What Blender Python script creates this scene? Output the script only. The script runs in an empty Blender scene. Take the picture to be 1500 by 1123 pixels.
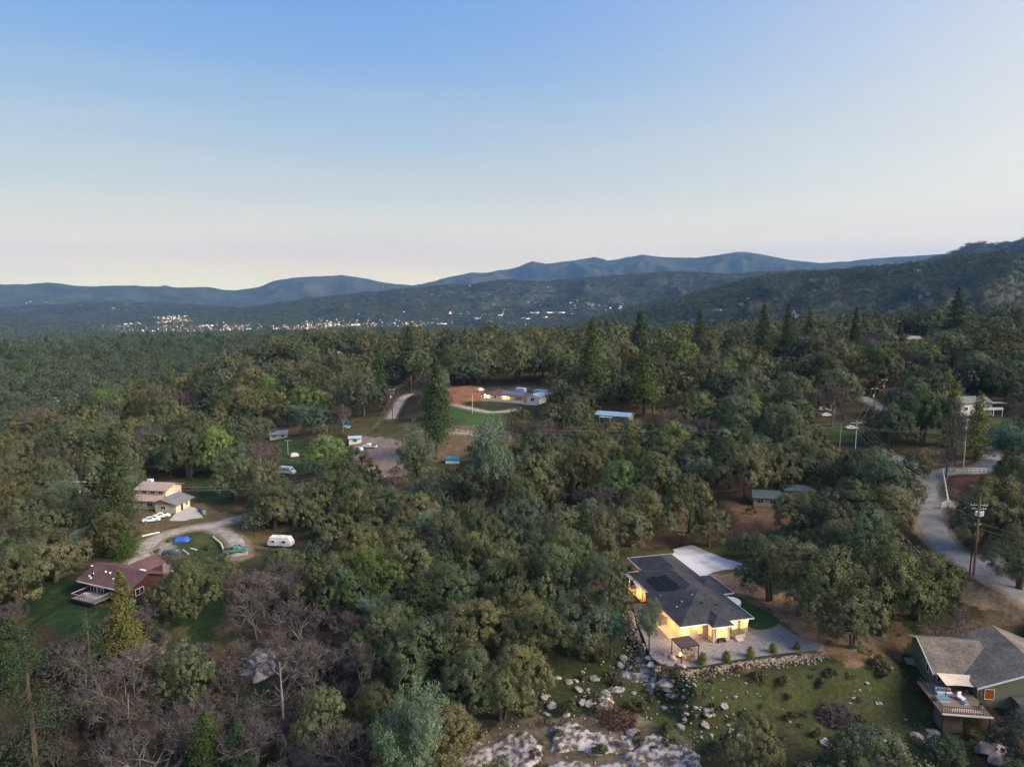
import bpy, math, random
import numpy as np
from mathutils import Vector, Matrix
R = math.radians
sc = bpy.context.scene
COL = sc.collection
random.seed(7); rng = np.random.default_rng(7)

# ------------------------------------------------------------------ camera, sky, sun, exposure
CAM_H = 60.0; PITCH = R(7.5); FPX = 1040.0
cam = bpy.data.objects.new('camera', bpy.data.cameras.new('camera'))
COL.objects.link(cam)
cam.location = (0, 0, CAM_H); cam.rotation_euler = (R(90) - PITCH, 0, 0)
cam.data.sensor_fit = 'HORIZONTAL'; cam.data.sensor_width = 36.0
cam.data.lens = 36.0 * FPX / 1500.0
cam.data.clip_start = 1.0; cam.data.clip_end = 60000.0
sc.camera = cam
SUN_EL = 5.0; SUN_AZ = 110.0            # azimuth clockwise from the view direction (+Y)
w = bpy.data.worlds.new("World"); sc.world = w; w.use_nodes = True
nt = w.node_tree; bg = nt.nodes['Background']
sky = nt.nodes.new('ShaderNodeTexSky'); sky.sky_type = 'NISHITA'; sky.sun_disc = False
sky.sun_elevation = R(SUN_EL); sky.sun_rotation = R(SUN_AZ)
sky.altitude = 0; sky.air_density = 1.0; sky.dust_density = 1.2; sky.ozone_density = 1.6
def wn(t, **k):
    n = nt.nodes.new(t)
    for a, b in k.items(): setattr(n, a, b)
    return n
# the dusk sky: pale cream at the horizon, blue overhead, paler towards the side where the sun has set;
# a part of it is the physical sky, and faint streaks of high cloud lie over both
def math_n(op, a, b=None, c=None, clamp=False):
    n = wn('ShaderNodeMath', operation=op); n.use_clamp = clamp
    for i, q in enumerate((a, b, c)):
        if q is None: continue
        if isinstance(q, (int, float)): n.inputs[i].default_value = q
        else: nt.links.new(q, n.inputs[i])
    return n.outputs[0]
def mix_n(f, a, b):
    n = wn('ShaderNodeMix', data_type='RGBA')
    for k, q in (('Factor', f), ('A', a), ('B', b)):
        if isinstance(q, (int, float, tuple)): n.inputs[k].default_value = q
        else: nt.links.new(q, n.inputs[k])
    return n.outputs['Result']
tc = wn('ShaderNodeTexCoord'); sx = wn('ShaderNodeSeparateXYZ'); nt.links.new(tc.outputs['Generated'], sx.inputs[0])
ramp = wn('ShaderNodeValToRGB'); ramp.color_ramp.interpolation = 'B_SPLINE'
stops = [(0.0, (1.27, .91, .45)), (.03, (1.02, .79, .45)), (.075, (.71, .65, .48)), (.13, (.45, .50, .49)), (.22, (.255, .385, .52)), (.34, (.125, .27, .56)), (.5, (.10, .235, .55)), (1.0, (.085, .19, .47))]
el = ramp.color_ramp.elements
while len(el) < len(stops): el.new(.5)
for e, (p, c) in zip(el, stops): e.position = p; e.color = (*c, 1)
nt.links.new(sx.outputs[2], ramp.inputs[0])
dot = math_n('ADD', math_n('MULTIPLY', sx.outputs[0], math.sin(R(SUN_AZ))), math_n('MULTIPLY', sx.outputs[1], math.cos(R(SUN_AZ))))
gl = math_n('MULTIPLY_ADD', dot, .95, .57, clamp=True)
gl = math_n('MULTIPLY', math_n('MULTIPLY', gl, gl), .92)
hz = math_n('SUBTRACT', 1.0, math_n('MULTIPLY', sx.outputs[2], .8), clamp=True)
c1 = mix_n(math_n('MULTIPLY', gl, hz), ramp.outputs[0], (.86, .78, .66, 1))
mp = wn('ShaderNodeMapping'); mp.inputs['Scale'].default_value = (1.0, 1.0, 13); mp.inputs['Rotation'].default_value = (0, R(4), 0)
nz = wn('ShaderNodeTexNoise'); nz.inputs['Scale'].default_value = 1.6; nz.inputs['Detail'].default_value = 4; nz.inputs['Roughness'].default_value = .45
nt.links.new(tc.outputs['Generated'], mp.inputs[0]); nt.links.new(mp.outputs[0], nz.inputs[0])
cl = math_n('MULTIPLY', math_n('MULTIPLY_ADD', nz.outputs[0], 4.0, -1.75, clamp=True), math_n('MULTIPLY_ADD', sx.outputs[2], -2.2, .72, clamp=True))
c2 = mix_n(math_n('MULTIPLY', cl, .6), c1, (.56, .52, .48, 1))
sk = wn('ShaderNodeVectorMath', operation='SCALE'); sk.inputs[3].default_value = .12; nt.links.new(sky.outputs[0], sk.inputs[0])
c3 = mix_n(.10, c2, sk.outputs[0])
up = wn('ShaderNodeVectorMath', operation='SCALE'); up.inputs[3].default_value = .93 / .15; nt.links.new(c3, up.inputs[0])
nt.links.new(up.outputs[0], bg.inputs[0])
bg.inputs[1].default_value = 0.15
sd = bpy.data.lights.new('sun', 'SUN'); sun = bpy.data.objects.new('sun', sd); COL.objects.link(sun)
sd.energy = 4.7; sd.angle = R(32); sd.color = (1.0, .82, .62)
_d = Vector((math.sin(R(SUN_AZ)) * math.cos(R(SUN_EL + 27)), math.cos(R(SUN_AZ)) * math.cos(R(SUN_EL + 27)), math.sin(R(SUN_EL + 27))))
sun.rotation_euler = _d.to_track_quat('Z', 'Y').to_euler(); sun.location = (300, -50, 300)
vs = sc.view_settings; vs.view_transform = 'Standard'; vs.look = 'None'; vs.exposure = 0.7; vs.gamma = 1.0
vs.use_curve_mapping = False
HAZE = 3.2e-5
cy = sc.cycles
cy.max_bounces = 4; cy.diffuse_bounces = 2; cy.glossy_bounces = 1; cy.transmission_bounces = 1
cy.volume_bounces = 0; cy.transparent_max_bounces = 4; cy.use_denoising = True
cy.caustics_reflective = False; cy.caustics_refractive = False; cy.sample_clamp_indirect = 4

# ------------------------------------------------------------------ small maths
_f = np.array([0, math.cos(PITCH), -math.sin(PITCH)]); _u = np.array([0, math.sin(PITCH), math.cos(PITCH)])
CP = np.array([0, 0, CAM_H])
def ray(u, v): return _f + (u - 750) / FPX * np.array([1., 0, 0]) + (561.5 - v) / FPX * _u
def P(u, v, z=0.0):
    d = ray(u, v); return d * ((z - CAM_H) / d[2]) + CP
def proj(X, Y, Z):
    zc = Y * _f[1] + (Z - CAM_H) * _f[2]
    return 750 + FPX * X / zc, 561.5 - FPX * (Y * _u[1] + (Z - CAM_H) * _u[2]) / zc, zc
def _hash(xi, yi, s):
    h = (xi * 374761393 + yi * 668265263 + s * 1442695041) & 0xffffffff
    h = ((h ^ (h >> 13)) * 1274126177) & 0xffffffff
    return ((h ^ (h >> 16)) & 0xffff) / 65535.0
def vn(x, y, s=0):
    x = np.asarray(x, float); y = np.asarray(y, float)
    xi = np.floor(x).astype(np.int64); yi = np.floor(y).astype(np.int64); a = x - xi; b = y - yi
    a = a * a * (3 - 2 * a); b = b * b * (3 - 2 * b)
    return (_hash(xi, yi, s) * (1 - a) + _hash(xi + 1, yi, s) * a) * (1 - b) + (_hash(xi, yi + 1, s) * (1 - a) + _hash(xi + 1, yi + 1, s) * a) * b
def fbm(x, y, s=0, o=4):
    t = 0; amp = .5
    for i in range(o):
        t = t + amp * (vn(x, y, s + i * 17) - .5); x = np.asarray(x) * 2.03 + 7.1; y = np.asarray(y) * 2.03 - 3.7; amp *= .5
    return t
def sst(a, b, x):
    t = np.clip((x - a) / (b - a), 0, 1); return t * t * (3 - 2 * t)
def inpoly(X, Y, poly):
    ins = np.zeros(np.shape(X), bool); n = len(poly)
    for i in range(n):
        x1, y1 = poly[i]; x2, y2 = poly[(i + 1) % n]
        if y1 == y2: continue
        c = ((y1 > Y) != (y2 > Y)) & (X < (x2 - x1) * (Y - y1) / (y2 - y1) + x1); ins ^= c
    return ins
def dist_line(X, Y, pts):
    d = np.full(np.shape(X), 1e9)
    for (x1, y1), (x2, y2) in zip(pts[:-1], pts[1:]):
        l2 = (x2 - x1) ** 2 + (y2 - y1) ** 2 + 1e-9
        t = np.clip(((X - x1) * (x2 - x1) + (Y - y1) * (y2 - y1)) / l2, 0, 1)
        d = np.minimum(d, np.hypot(X - x1 - t * (x2 - x1), Y - y1 - t * (y2 - y1)))
    return d

# ------------------------------------------------------------------ terrain height
CTL = [(23, 138, 0), (50, 150, 0), (40, 160, 0.3), (40, 118, 0), (27, 100, -3.2), (30, 91, -4.6), (45, 100, -3.0), (60, 100, -3.5), (10, 105, -3.4),
 (75, 103, -3), (0, 88, -8), (-30, 90, -12), (-70, 95, -14), (-60, 60, -18), (0, 60, -10), (50, 60, -7), (90, 70, -6), (-75, 132, -2), (-90, 140, -2),
 (-60, 116, -8), (-100, 110, -9), (-103, 200, -4), (-70, 160, -3.5), (-60, 150, -4), (-20, 130, -4), (0, 122, -2.5), (-20, 200, -2), (20, 200, 2),
 (45, 178, 2.5), (70, 190, 4.5), (88, 132, 5.5), (95, 165, 5.5), (115, 130, 7), (100, 100, 0), (120, 85, -3), (105, 205, 7.5), (150, 245, 9.5), (182, 276, 12),
 (200, 200, 12), (150, 150, 9), (300, 300, 20), (0, 250, 2), (-50, 248, .5), (-52, 264, 2), (-60, 285, 3), (-3, 306, 12), (0, 283, 9.8), (-15, 262, 8), (39, 276, 9), (-100, 260, -5),
 (-150, 200, -8), (-110, 340, -2), (-201, 322, -9), (-199, 381, -8), (-190, 440, -1), (-169, 502, 7), (-133, 554, 12), (-320, 510, -56), (-295, 575, -56), (-270, 640, -50), (-240, 715, -40), (-190, 780, -30), (-100, 450, 4), (-330, 660, -62), (-380, 900, -60), (-540, 1120, -46), (-480, 1330, -37), (-200, 1330, -36),
 (-900, 1200, -38), (0, 1000, -20), (60, 1350, -44), (-20, 600, 11), (100, 420, 16), (150, 600, 14), (300, 450, 20), (400, 632, 27), (260, 596, 20), (400, 800, 10), (600, 900, 14), (-250, 1000, -52),
 (200, 1000, -22), (300, 1400, -50), (800, 1300, -30), (-700, 720, -62), (-400, 200, -40), (400, 150, 30), (-200, 50, -40), (250, 0, 0), (0, -80, -20), (-900, 200, -60), (900, 300, 40), (60, 700, 8)]
_C = np.array(CTL, float); _xy = _C[:, :2] / 300.0
def _tk(r2): return np.where(r2 > 0, .5 * r2 * np.log(r2 + 1e-12), 0)
_n = len(_C); _K = _tk(((_xy[:, None] - _xy[None]) ** 2).sum(-1)) + np.eye(_n) * 2e-4
_A = np.zeros((_n + 3, _n + 3)); _A[:_n, :_n] = _K; _A[:_n, _n] = 1; _A[:_n, _n + 1:] = _xy; _A[_n, :_n] = 1; _A[_n + 1:, :_n] = _xy.T
_W = np.linalg.solve(_A, np.concatenate([_C[:, 2], np.zeros(3)]))
def near_h(X, Y):
    x = np.ravel(X) / 300.0; y = np.ravel(Y) / 300.0; z = _W[_n] + _W[_n + 1] * x + _W[_n + 2] * y
    for i in range(_n): z = z + _W[i] * _tk((x - _xy[i, 0]) ** 2 + (y - _xy[i, 1]) ** 2)
    return z.reshape(np.shape(X))
# pads levelled for buildings and yards: centre, half sizes, turn, height, soft edge
PADS = [(38, 133, 17, 28, R(14), 0.0, 5), (31, 112, 7.6, 3.5, R(8), 0.0, 1.6), (44, 113.5, 9, 3.5, R(10), 0.0, 1.6), (-78, 133, 9, 6, R(-10), -2.0, 5),
        (-104, 203, 14, 10, R(12), -4.0, 6), (-2, 306, 17, 8, R(-27), 12.0, 8), (80, 106, 10, 8, 0, -2.6, 5), (180, 272, 10, 8, R(8), 12, 8), (39, 276, 9, 5, R(-25), 9, 6), (-83, 260, 7, 5, 0, -4.0, 6), (66, 178, 9, 6, 0, 4.3, 5)]
FLAT_LINES = []; BB = {}                          # (points, half width): noise is smoothed away under roads
# hills and mountains: distance, front width, back width, height of the floor, skyline profile
LAYERS = [
 (2900, 1450, 1600, -190, .24, [(700, 486), (800, 484), (850, 477), (890, 463), (950, 447), (1000, 437), (1060, 421), (1100, 410), (1150, 404), (1200, 402), (1290, 394), (1360, 388), (1400, 381), (1450, 375), (1500, 371), (1600, 364), (1800, 360)]),
 (6300, 2000, 1500, -190, .34, [(-600, 462), (150, 470), (330, 456), (420, 442), (520, 431), (600, 423), (680, 417), (740, 412), (800, 413), (860, 408), (940, 402), (1000, 400), (1060, 403), (1150, 399), (1250, 396), (1500, 395)]),
 (7600, 900, 1200, -190, .15, [(-700, 450), (-100, 455), (0, 453), (100, 447), (150, 444), (250, 446), (330, 450), (400, 457), (500, 468), (700, 480)]),
 (5600, 1500, 1500, -190, .12, [(860, 520), (1000, 470), (1100, 430), (1200, 412), (1300, 398), (1360, 381), (1400, 366), (1420, 358), (1440, 353), (1455, 356), (1470, 355), (1485, 354), (1500, 348), (1560, 344), (1700, 350)]),
 (12500, 2800, 2200, -190, .42, [(-700, 420), (-100, 414), (0, 416), (35, 417), (70, 414), (110, 419), (160, 419), (200, 418), (260, 421), (300, 421), (345, 425), (380, 420), (400, 412), (430, 407), (470, 404), (500, 402), (530, 406), (570, 415), (620, 421), (700, 430), (800, 440)]),
 (13500, 3500, 2200, -190, .45, [(540, 432), (600, 420), (630, 413), (660, 406), (690, 400), (715, 399), (740, 395), (765, 390), (780, 384), (800, 388), (835, 383), (870, 377), (890, 383), (905, 381), (920, 377), (940, 375), (975, 378), (1000, 379), (1020, 379), (1040, 376), (1060, 373), (1080, 370), (1100, 371), (1120, 374), (1135, 377), (1160, 382), (1200, 386), (1240, 383), (1290, 378), (1330, 377), (1370, 374), (1400, 372), (1800, 360)]),
 (17000, 1200, 900, -190, .1, [(180, 430), (225, 421), (240, 417), (258, 420), (275, 426), (560, 428), (600, 418), (640, 413), (700, 425)]),
]
_LY = []
for D, wf, wb, fl, na, prof in LAYERS:
    az = []; sl = []
    for u, v in prof:
        d = ray(u, v); az.append(math.atan2(d[0], d[1])); sl.append(d[2] / math.hypot(d[0], d[1]))
    _LY.append((D, wf, wb, fl, na, np.array(az), CAM_H + D * np.array(sl)))
def far_h(X, Y):
    r = np.hypot(X, Y); az = np.arctan2(X, Y)
    z = np.full(np.shape(X), -190.0) + 6 * fbm(X / 700, Y / 700, 5)
    big = fbm(X / 1500, Y / 1500, 11, 5)
    for i, (D, wf, wb, fl, na, a, h) in enumerate(_LY):
        hc = np.interp(az, a, h)
        hc = hc + (D / 13000.0) * 42 * fbm(az * 55, az * 0 + i, 3 + i, 6)
        dd = D * (1 + .16 * fbm(az * 4, az * 0 + i, 30 + i, 3))
        s = np.where(r < dd, (dd - r) / wf, (r - dd) / wb)
        sh = 1 - sst(0, 1, np.clip(s, 0, 1)) ** .8
        sh = np.where(s >= 1, 0, sh)
        rid = 1 - np.abs(2 * (vn(X / (D * .055), Y / (D * .055), 40 + i) + .5 * fbm(X / (D * .025), Y / (D * .025), 50 + i, 4)) - 1) * 1.5
        zz = fl + (hc - fl) * (sh + na * 2.2 * (rid - .55) * sh * (1 - sh) * 1.6 * (np.clip(s, 0, 1) > 0))
        z = np.maximum(z, zz)
    return z
def height(X, Y):
    X = np.asarray(X, float); Y = np.asarray(Y, float); r = np.hypot(X, Y)
    wfar = sst(1350, 2300, r)
    zn = near_h(X, Y) + (2.0 + r * .006) * fbm(X / 45, Y / 45, 1) + .8 * fbm(X / 9, Y / 9, 2)
    zn = np.clip(zn, -200, 90)
    for cx, cy_, hx, hy, a, z0, e in PADS:
        dx = X - cx; dy = Y - cy_; lx = dx * math.cos(a) + dy * math.sin(a); ly = -dx * math.sin(a) + dy * math.cos(a)
        d = np.hypot(np.maximum(abs(lx) - hx, 0), np.maximum(abs(ly) - hy, 0))
        k = 1 - sst(0, e, d); zn = zn * (1 - k) + z0 * k
    for pts, hw, zs in FLAT_LINES:
        q = hw + 4; a_ = BB.get(id(pts))
        if a_ is None: c_ = np.array(pts); a_ = BB[id(pts)] = (c_[:, 0].min() - q, c_[:, 0].max() + q, c_[:, 1].min() - q, c_[:, 1].max() + q)
        m_ = (X > a_[0]) & (X < a_[1]) & (Y > a_[2]) & (Y < a_[3])
        if not np.any(m_): continue
        d = dist_line(X, Y, pts); k = 1 - sst(hw, hw + 3.5, d)
        if np.any(k > 0):
            num = 0; den = 1e-9
            for (px, py), pz in zip(pts, zs):
                wgt = 1 / ((X - px) ** 2 + (Y - py) ** 2 + 2) ** 1.5; num = num + wgt * pz; den = den + wgt
            zn = np.where(k > 0, zn * (1 - k) + k * num / den, zn)
    return zn * (1 - wfar) + far_h(X, Y) * wfar if np.any(wfar > 0) else zn
_ts = np.concatenate([np.geomspace(55, 700, 420), np.geomspace(705, 16000, 500)])
def G(u, v, tmin=0):
    """the point where the ground is seen at this picture position"""
    d = ray(u, v); hd = math.hypot(d[0], d[1]); d = d / hd; ts = _ts[_ts > tmin]
    for k in range(2):
        X = d[0] * ts; Y = d[1] * ts; Z = CAM_H + d[2] * ts
        below = Z < height(X, Y); i = max(1, int(np.argmax(below)) if below.any() else len(ts) - 1)
        if k == 0: ts = np.linspace(ts[i - 1], ts[i], 16)
    return np.array([X[i], Y[i], float(height(X[i:i + 1], Y[i:i + 1])[0])])
def gz(x, y): return float(height(np.array([x]), np.array([y]))[0])
def densify(pts, n=6):
    pts = [np.array(p, float) for p in pts]; out = []
    for i in range(len(pts) - 1):
        p0 = pts[max(i - 1, 0)]; p1 = pts[i]; p2 = pts[i + 1]; p3 = pts[min(i + 2, len(pts) - 1)]
        for k in range(n):
            t = k / n
            out.append(.5 * ((2 * p1) + (-p0 + p2) * t + (2 * p0 - 5 * p1 + 4 * p2 - p3) * t * t + (-p0 + 3 * p1 - 3 * p2 + p3) * t ** 3))
    out.append(pts[-1]); return out
def road_pts(pix, hw):
    pts = densify([G(u, v)[:2] for u, v in pix], 5)
    xs = np.array(pts); zs = near_h(xs[:, 0], xs[:, 1])
    k = np.ones(7) / 7; zs = np.convolve(np.pad(zs, 3, mode='edge'), k, 'valid')
    return [tuple(p) for p in pts], hw, zs
ROAD_A = road_pts([(1560, 915), (1520, 882), (1484, 858), (1440, 832), (1402, 808), (1378, 785), (1364, 760), (1360, 735), (1356, 712), (1352, 696), (1340, 682), (1318, 672), (1298, 664)], 3.1)
ROAD_B = road_pts([(1358, 706), (1372, 692), (1400, 688), (1428, 686), (1446, 678), (1452, 664), (1440, 652), (1424, 648)], 2.6)
ROAD_C = road_pts([(1440, 815), (1470, 818), (1500, 824), (1540, 836)], 2.3)
ROAD_D = road_pts([(1380, 731), (1400, 737), (1425, 748)], 1.6)
ROAD_E = road_pts([(1262, 582), (1276, 590), (1292, 598), (1300, 604)], 2.6)
TRACK_A = road_pts([(196, 846), (204, 818), (222, 796), (250, 782), (285, 774), (318, 768), (352, 760), (400, 752)], 2.4)
TRACK_B = road_pts([(262, 779), (296, 772), (322, 778), (340, 790), (350, 806), (352, 818)], 2.2)
TRACK_C = road_pts([(572, 612), (578, 600), (592, 580), (612, 573)], 2.0)
TRACK_D = road_pts([(660, 634), (700, 638), (740, 642)], 1.5)
TRACK_E = road_pts([(668, 590), (690, 598), (720, 604), (756, 598)], 2.0)
ROADS = [ROAD_A, ROAD_B, ROAD_C, ROAD_D, ROAD_E, TRACK_A, TRACK_B, TRACK_C, TRACK_D, TRACK_E]
FLAT_LINES.extend(ROADS)

# ------------------------------------------------------------------ materials (base colours are those of the things themselves)
MATS = {}
def mat(name, col, rough=.8, col2=None, scale=4., bump=0., detail=4, emit=None, metal=0., spec=.3, bscale=None, stretch=None, mode='noise', lo=.35, hi=.65):
    if name in MATS: return MATS[name]
    m = bpy.data.materials.new(name); m.use_nodes = True; t = m.node_tree; b = t.nodes['Principled BSDF']
    b.inputs['Roughness'].default_value = rough; b.inputs['Metallic'].default_value = metal
    b.inputs['Specular IOR Level'].default_value = spec; b.inputs['Base Color'].default_value = (*col, 1)
    if col2 is not None or bump:
        c = t.nodes.new('ShaderNodeTexCoord'); mpn = t.nodes.new('ShaderNodeMapping')
        if stretch: mpn.inputs['Scale'].default_value = stretch
        t.links.new(c.outputs['Object'], mpn.inputs[0])
        n = t.nodes.new('ShaderNodeTexNoise'); n.inputs['Scale'].default_value = scale; n.inputs['Detail'].default_value = detail
        t.links.new(mpn.outputs[0], n.inputs[0])
        if col2 is not None:
            r_ = t.nodes.new('ShaderNodeValToRGB'); r_.color_ramp.elements[0].position = lo; r_.color_ramp.elements[1].position = hi
            r_.color_ramp.elements[0].color = (*col, 1); r_.color_ramp.elements[1].color = (*col2, 1)
            t.links.new(n.outputs[0], r_.inputs[0]); t.links.new(r_.outputs[0], b.inputs['Base Color'])
        if bump:
            q = t.nodes.new('ShaderNodeBump'); q.inputs['Strength'].default_value = bump; q.inputs['Distance'].default_value = .05
            n2 = t.nodes.new('ShaderNodeTexNoise'); n2.inputs['Scale'].default_value = bscale or scale * 3; n2.inputs['Detail'].default_value = 6
            t.links.new(mpn.outputs[0], n2.inputs[0]); t.links.new(n2.outputs[0], q.inputs['Height']); t.links.new(q.outputs[0], b.inputs['Normal'])
    if emit:
        b.inputs['Emission Color'].default_value = (*emit[0], 1); b.inputs['Emission Strength'].default_value = emit[1]
    MATS[name] = m; return m
def shingles(name, c1, c2, course=.3):
    """asphalt shingle roof: mottled tabs in courses (follows each roof's height, so courses run level)"""
    m = mat(name, c1, .9); t = m.node_tree; b = t.nodes['Principled BSDF']
    c = t.nodes.new('ShaderNodeTexCoord'); mpn = t.nodes.new('ShaderNodeMapping'); mpn.inputs['Scale'].default_value = (3, 3, 9)
    t.links.new(c.outputs['Object'], mpn.inputs[0])
    v = t.nodes.new('ShaderNodeTexVoronoi'); v.inputs['Scale'].default_value = 1.0; t.links.new(mpn.outputs[0], v.inputs[0])
    n = t.nodes.new('ShaderNodeTexNoise'); n.inputs['Scale'].default_value = .35; n.inputs['Detail'].default_value = 5; t.links.new(c.outputs['Object'], n.inputs[0])
    a = t.nodes.new('ShaderNodeMath'); a.operation = 'MULTIPLY_ADD'; t.links.new(v.outputs['Color'], a.inputs[0]); a.inputs[1].default_value = .45; t.links.new(n.outputs[0], a.inputs[2])
    r_ = t.nodes.new('ShaderNodeValToRGB'); r_.color_ramp.elements[0].position = .38; r_.color_ramp.elements[1].position = 1.0
    r_.color_ramp.elements[0].color = (*c1, 1); r_.color_ramp.elements[1].color = (*c2, 1)
    t.links.new(a.outputs[0], r_.inputs[0]); t.links.new(r_.outputs[0], b.inputs['Base Color'])
    q = t.nodes.new('ShaderNodeBump'); q.inputs['Strength'].default_value = .5; q.inputs['Distance'].default_value = .03
    t.links.new(v.outputs['Color'], q.inputs['Height']); t.links.new(q.outputs[0], b.inputs['Normal'])
    return m
def leafmat(name, cols, rough=.75, far=False):
    m = bpy.data.materials.new(name); m.use_nodes = True; t = m.node_tree; b = t.nodes['Principled BSDF']
    b.inputs['Roughness'].default_value = rough; b.inputs['Specular IOR Level'].default_value = .12
    oi = t.nodes.new('ShaderNodeObjectInfo'); at = t.nodes.new('ShaderNodeAttribute'); at.attribute_name = 'tone'
    r_ = t.nodes.new('ShaderNodeValToRGB'); el_ = r_.color_ramp.elements
    while len(el_) < len(cols): el_.new(.5)
    for i, (e, c) in enumerate(zip(el_, cols)): e.position = i / (len(cols) - 1); e.color = (*c, 1)
    ad = t.nodes.new('ShaderNodeMath'); ad.operation = 'MULTIPLY_ADD'; t.links.new(oi.outputs['Random'], ad.inputs[0]); ad.inputs[1].default_value = .75
    sub = t.nodes.new('ShaderNodeMath'); sub.operation = 'MULTIPLY'; t.links.new(at.outputs['Fac'], sub.inputs[0]); sub.inputs[1].default_value = .25
    t.links.new(sub.outputs[0], ad.inputs[2]); t.links.new(ad.outputs[0], r_.inputs[0])
    k = t.nodes.new('ShaderNodeMath'); k.operation = 'MULTIPLY_ADD'; t.links.new(at.outputs['Fac'], k.inputs[0]); k.inputs[1].default_value = .9; k.inputs[2].default_value = .55
    m1 = t.nodes.new('ShaderNodeVectorMath'); m1.operation = 'SCALE'; t.links.new(r_.outputs[0], m1.inputs[0]); t.links.new(k.outputs[0], m1.inputs[3])
    m2 = t.nodes.new('ShaderNodeVectorMath'); m2.operation = 'MULTIPLY'; t.links.new(m1.outputs[0], m2.inputs[0]); t.links.new(oi.outputs['Color'], m2.inputs[1])
    t.links.new(m2.outputs[0], b.inputs['Base Color']); MATS[name] = m; return m
M = mat
leaf_oak = leafmat("oak_leaves", [(0.049, 0.078, 0.036), (0.083, 0.101, 0.045), (0.125, 0.121, 0.058), (0.063, 0.094, 0.043), (0.125, 0.123, 0.069), (0.090, 0.116, 0.056), (0.054, 0.076, 0.056), (0.112, 0.108, 0.074)])
leaf_pine = leafmat("pine_needles", [(.030, .050, .026), (.044, .066, .030), (.064, .080, .034), (.044, .064, .036)])
leaf_grey = leafmat("grey_pine_needles", [(.095, .145, .105), (.12, .165, .115), (.10, .15, .12)])
leaf_cedar = leafmat('cedar_leaves', [(.060, .090, .020), (.115, .130, .026), (.085, .115, .030)])
leaf_shrub = leafmat('shrub_leaves', [(.045, .060, .028), (.085, .070, .038), (.060, .075, .030), (.080, .060, .040)])
twig_mat = leafmat('bare_twigs', [(.080, .070, .068), (.100, .088, .086), (.070, .060, .060), (.115, .100, .098)])
bark = M('bark', (.055, .042, .032), .95, (.11, .09, .075), 3, .6, stretch=(1, 1, .25))
bark_grey = M('grey_bark', (.09, .085, .08), .95, (.17, .16, .15), 3, .6, stretch=(1, 1, .25))
white = M('white_paint', (.78, .77, .74), .6, (.70, .69, .66), 2)
black_metal = M('black_metal', (.02, .02, .02), .45)
dark_glass = M('window_glass', (.015, .02, .028), .08, spec=.8)
lit_glass = M('lit_window', (.6, .45, .25), .3, emit=((1.0, .42, .07), .85), col2=(.5, .35, .2), scale=2)
lamp_mat = M('lamp_bulb', (.9, .8, .6), .3, emit=((1.0, .72, .36), 60))
asphalt = M('road_asphalt', (.135, .133, .135), .9, (.25, .245, .245), .28, .4, detail=12, bscale=14, lo=.30, hi=.66)
gravel_track = M('track_gravel', (.20, .185, .17), .95, (.36, .33, .30), .5, .5, bscale=9)

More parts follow.
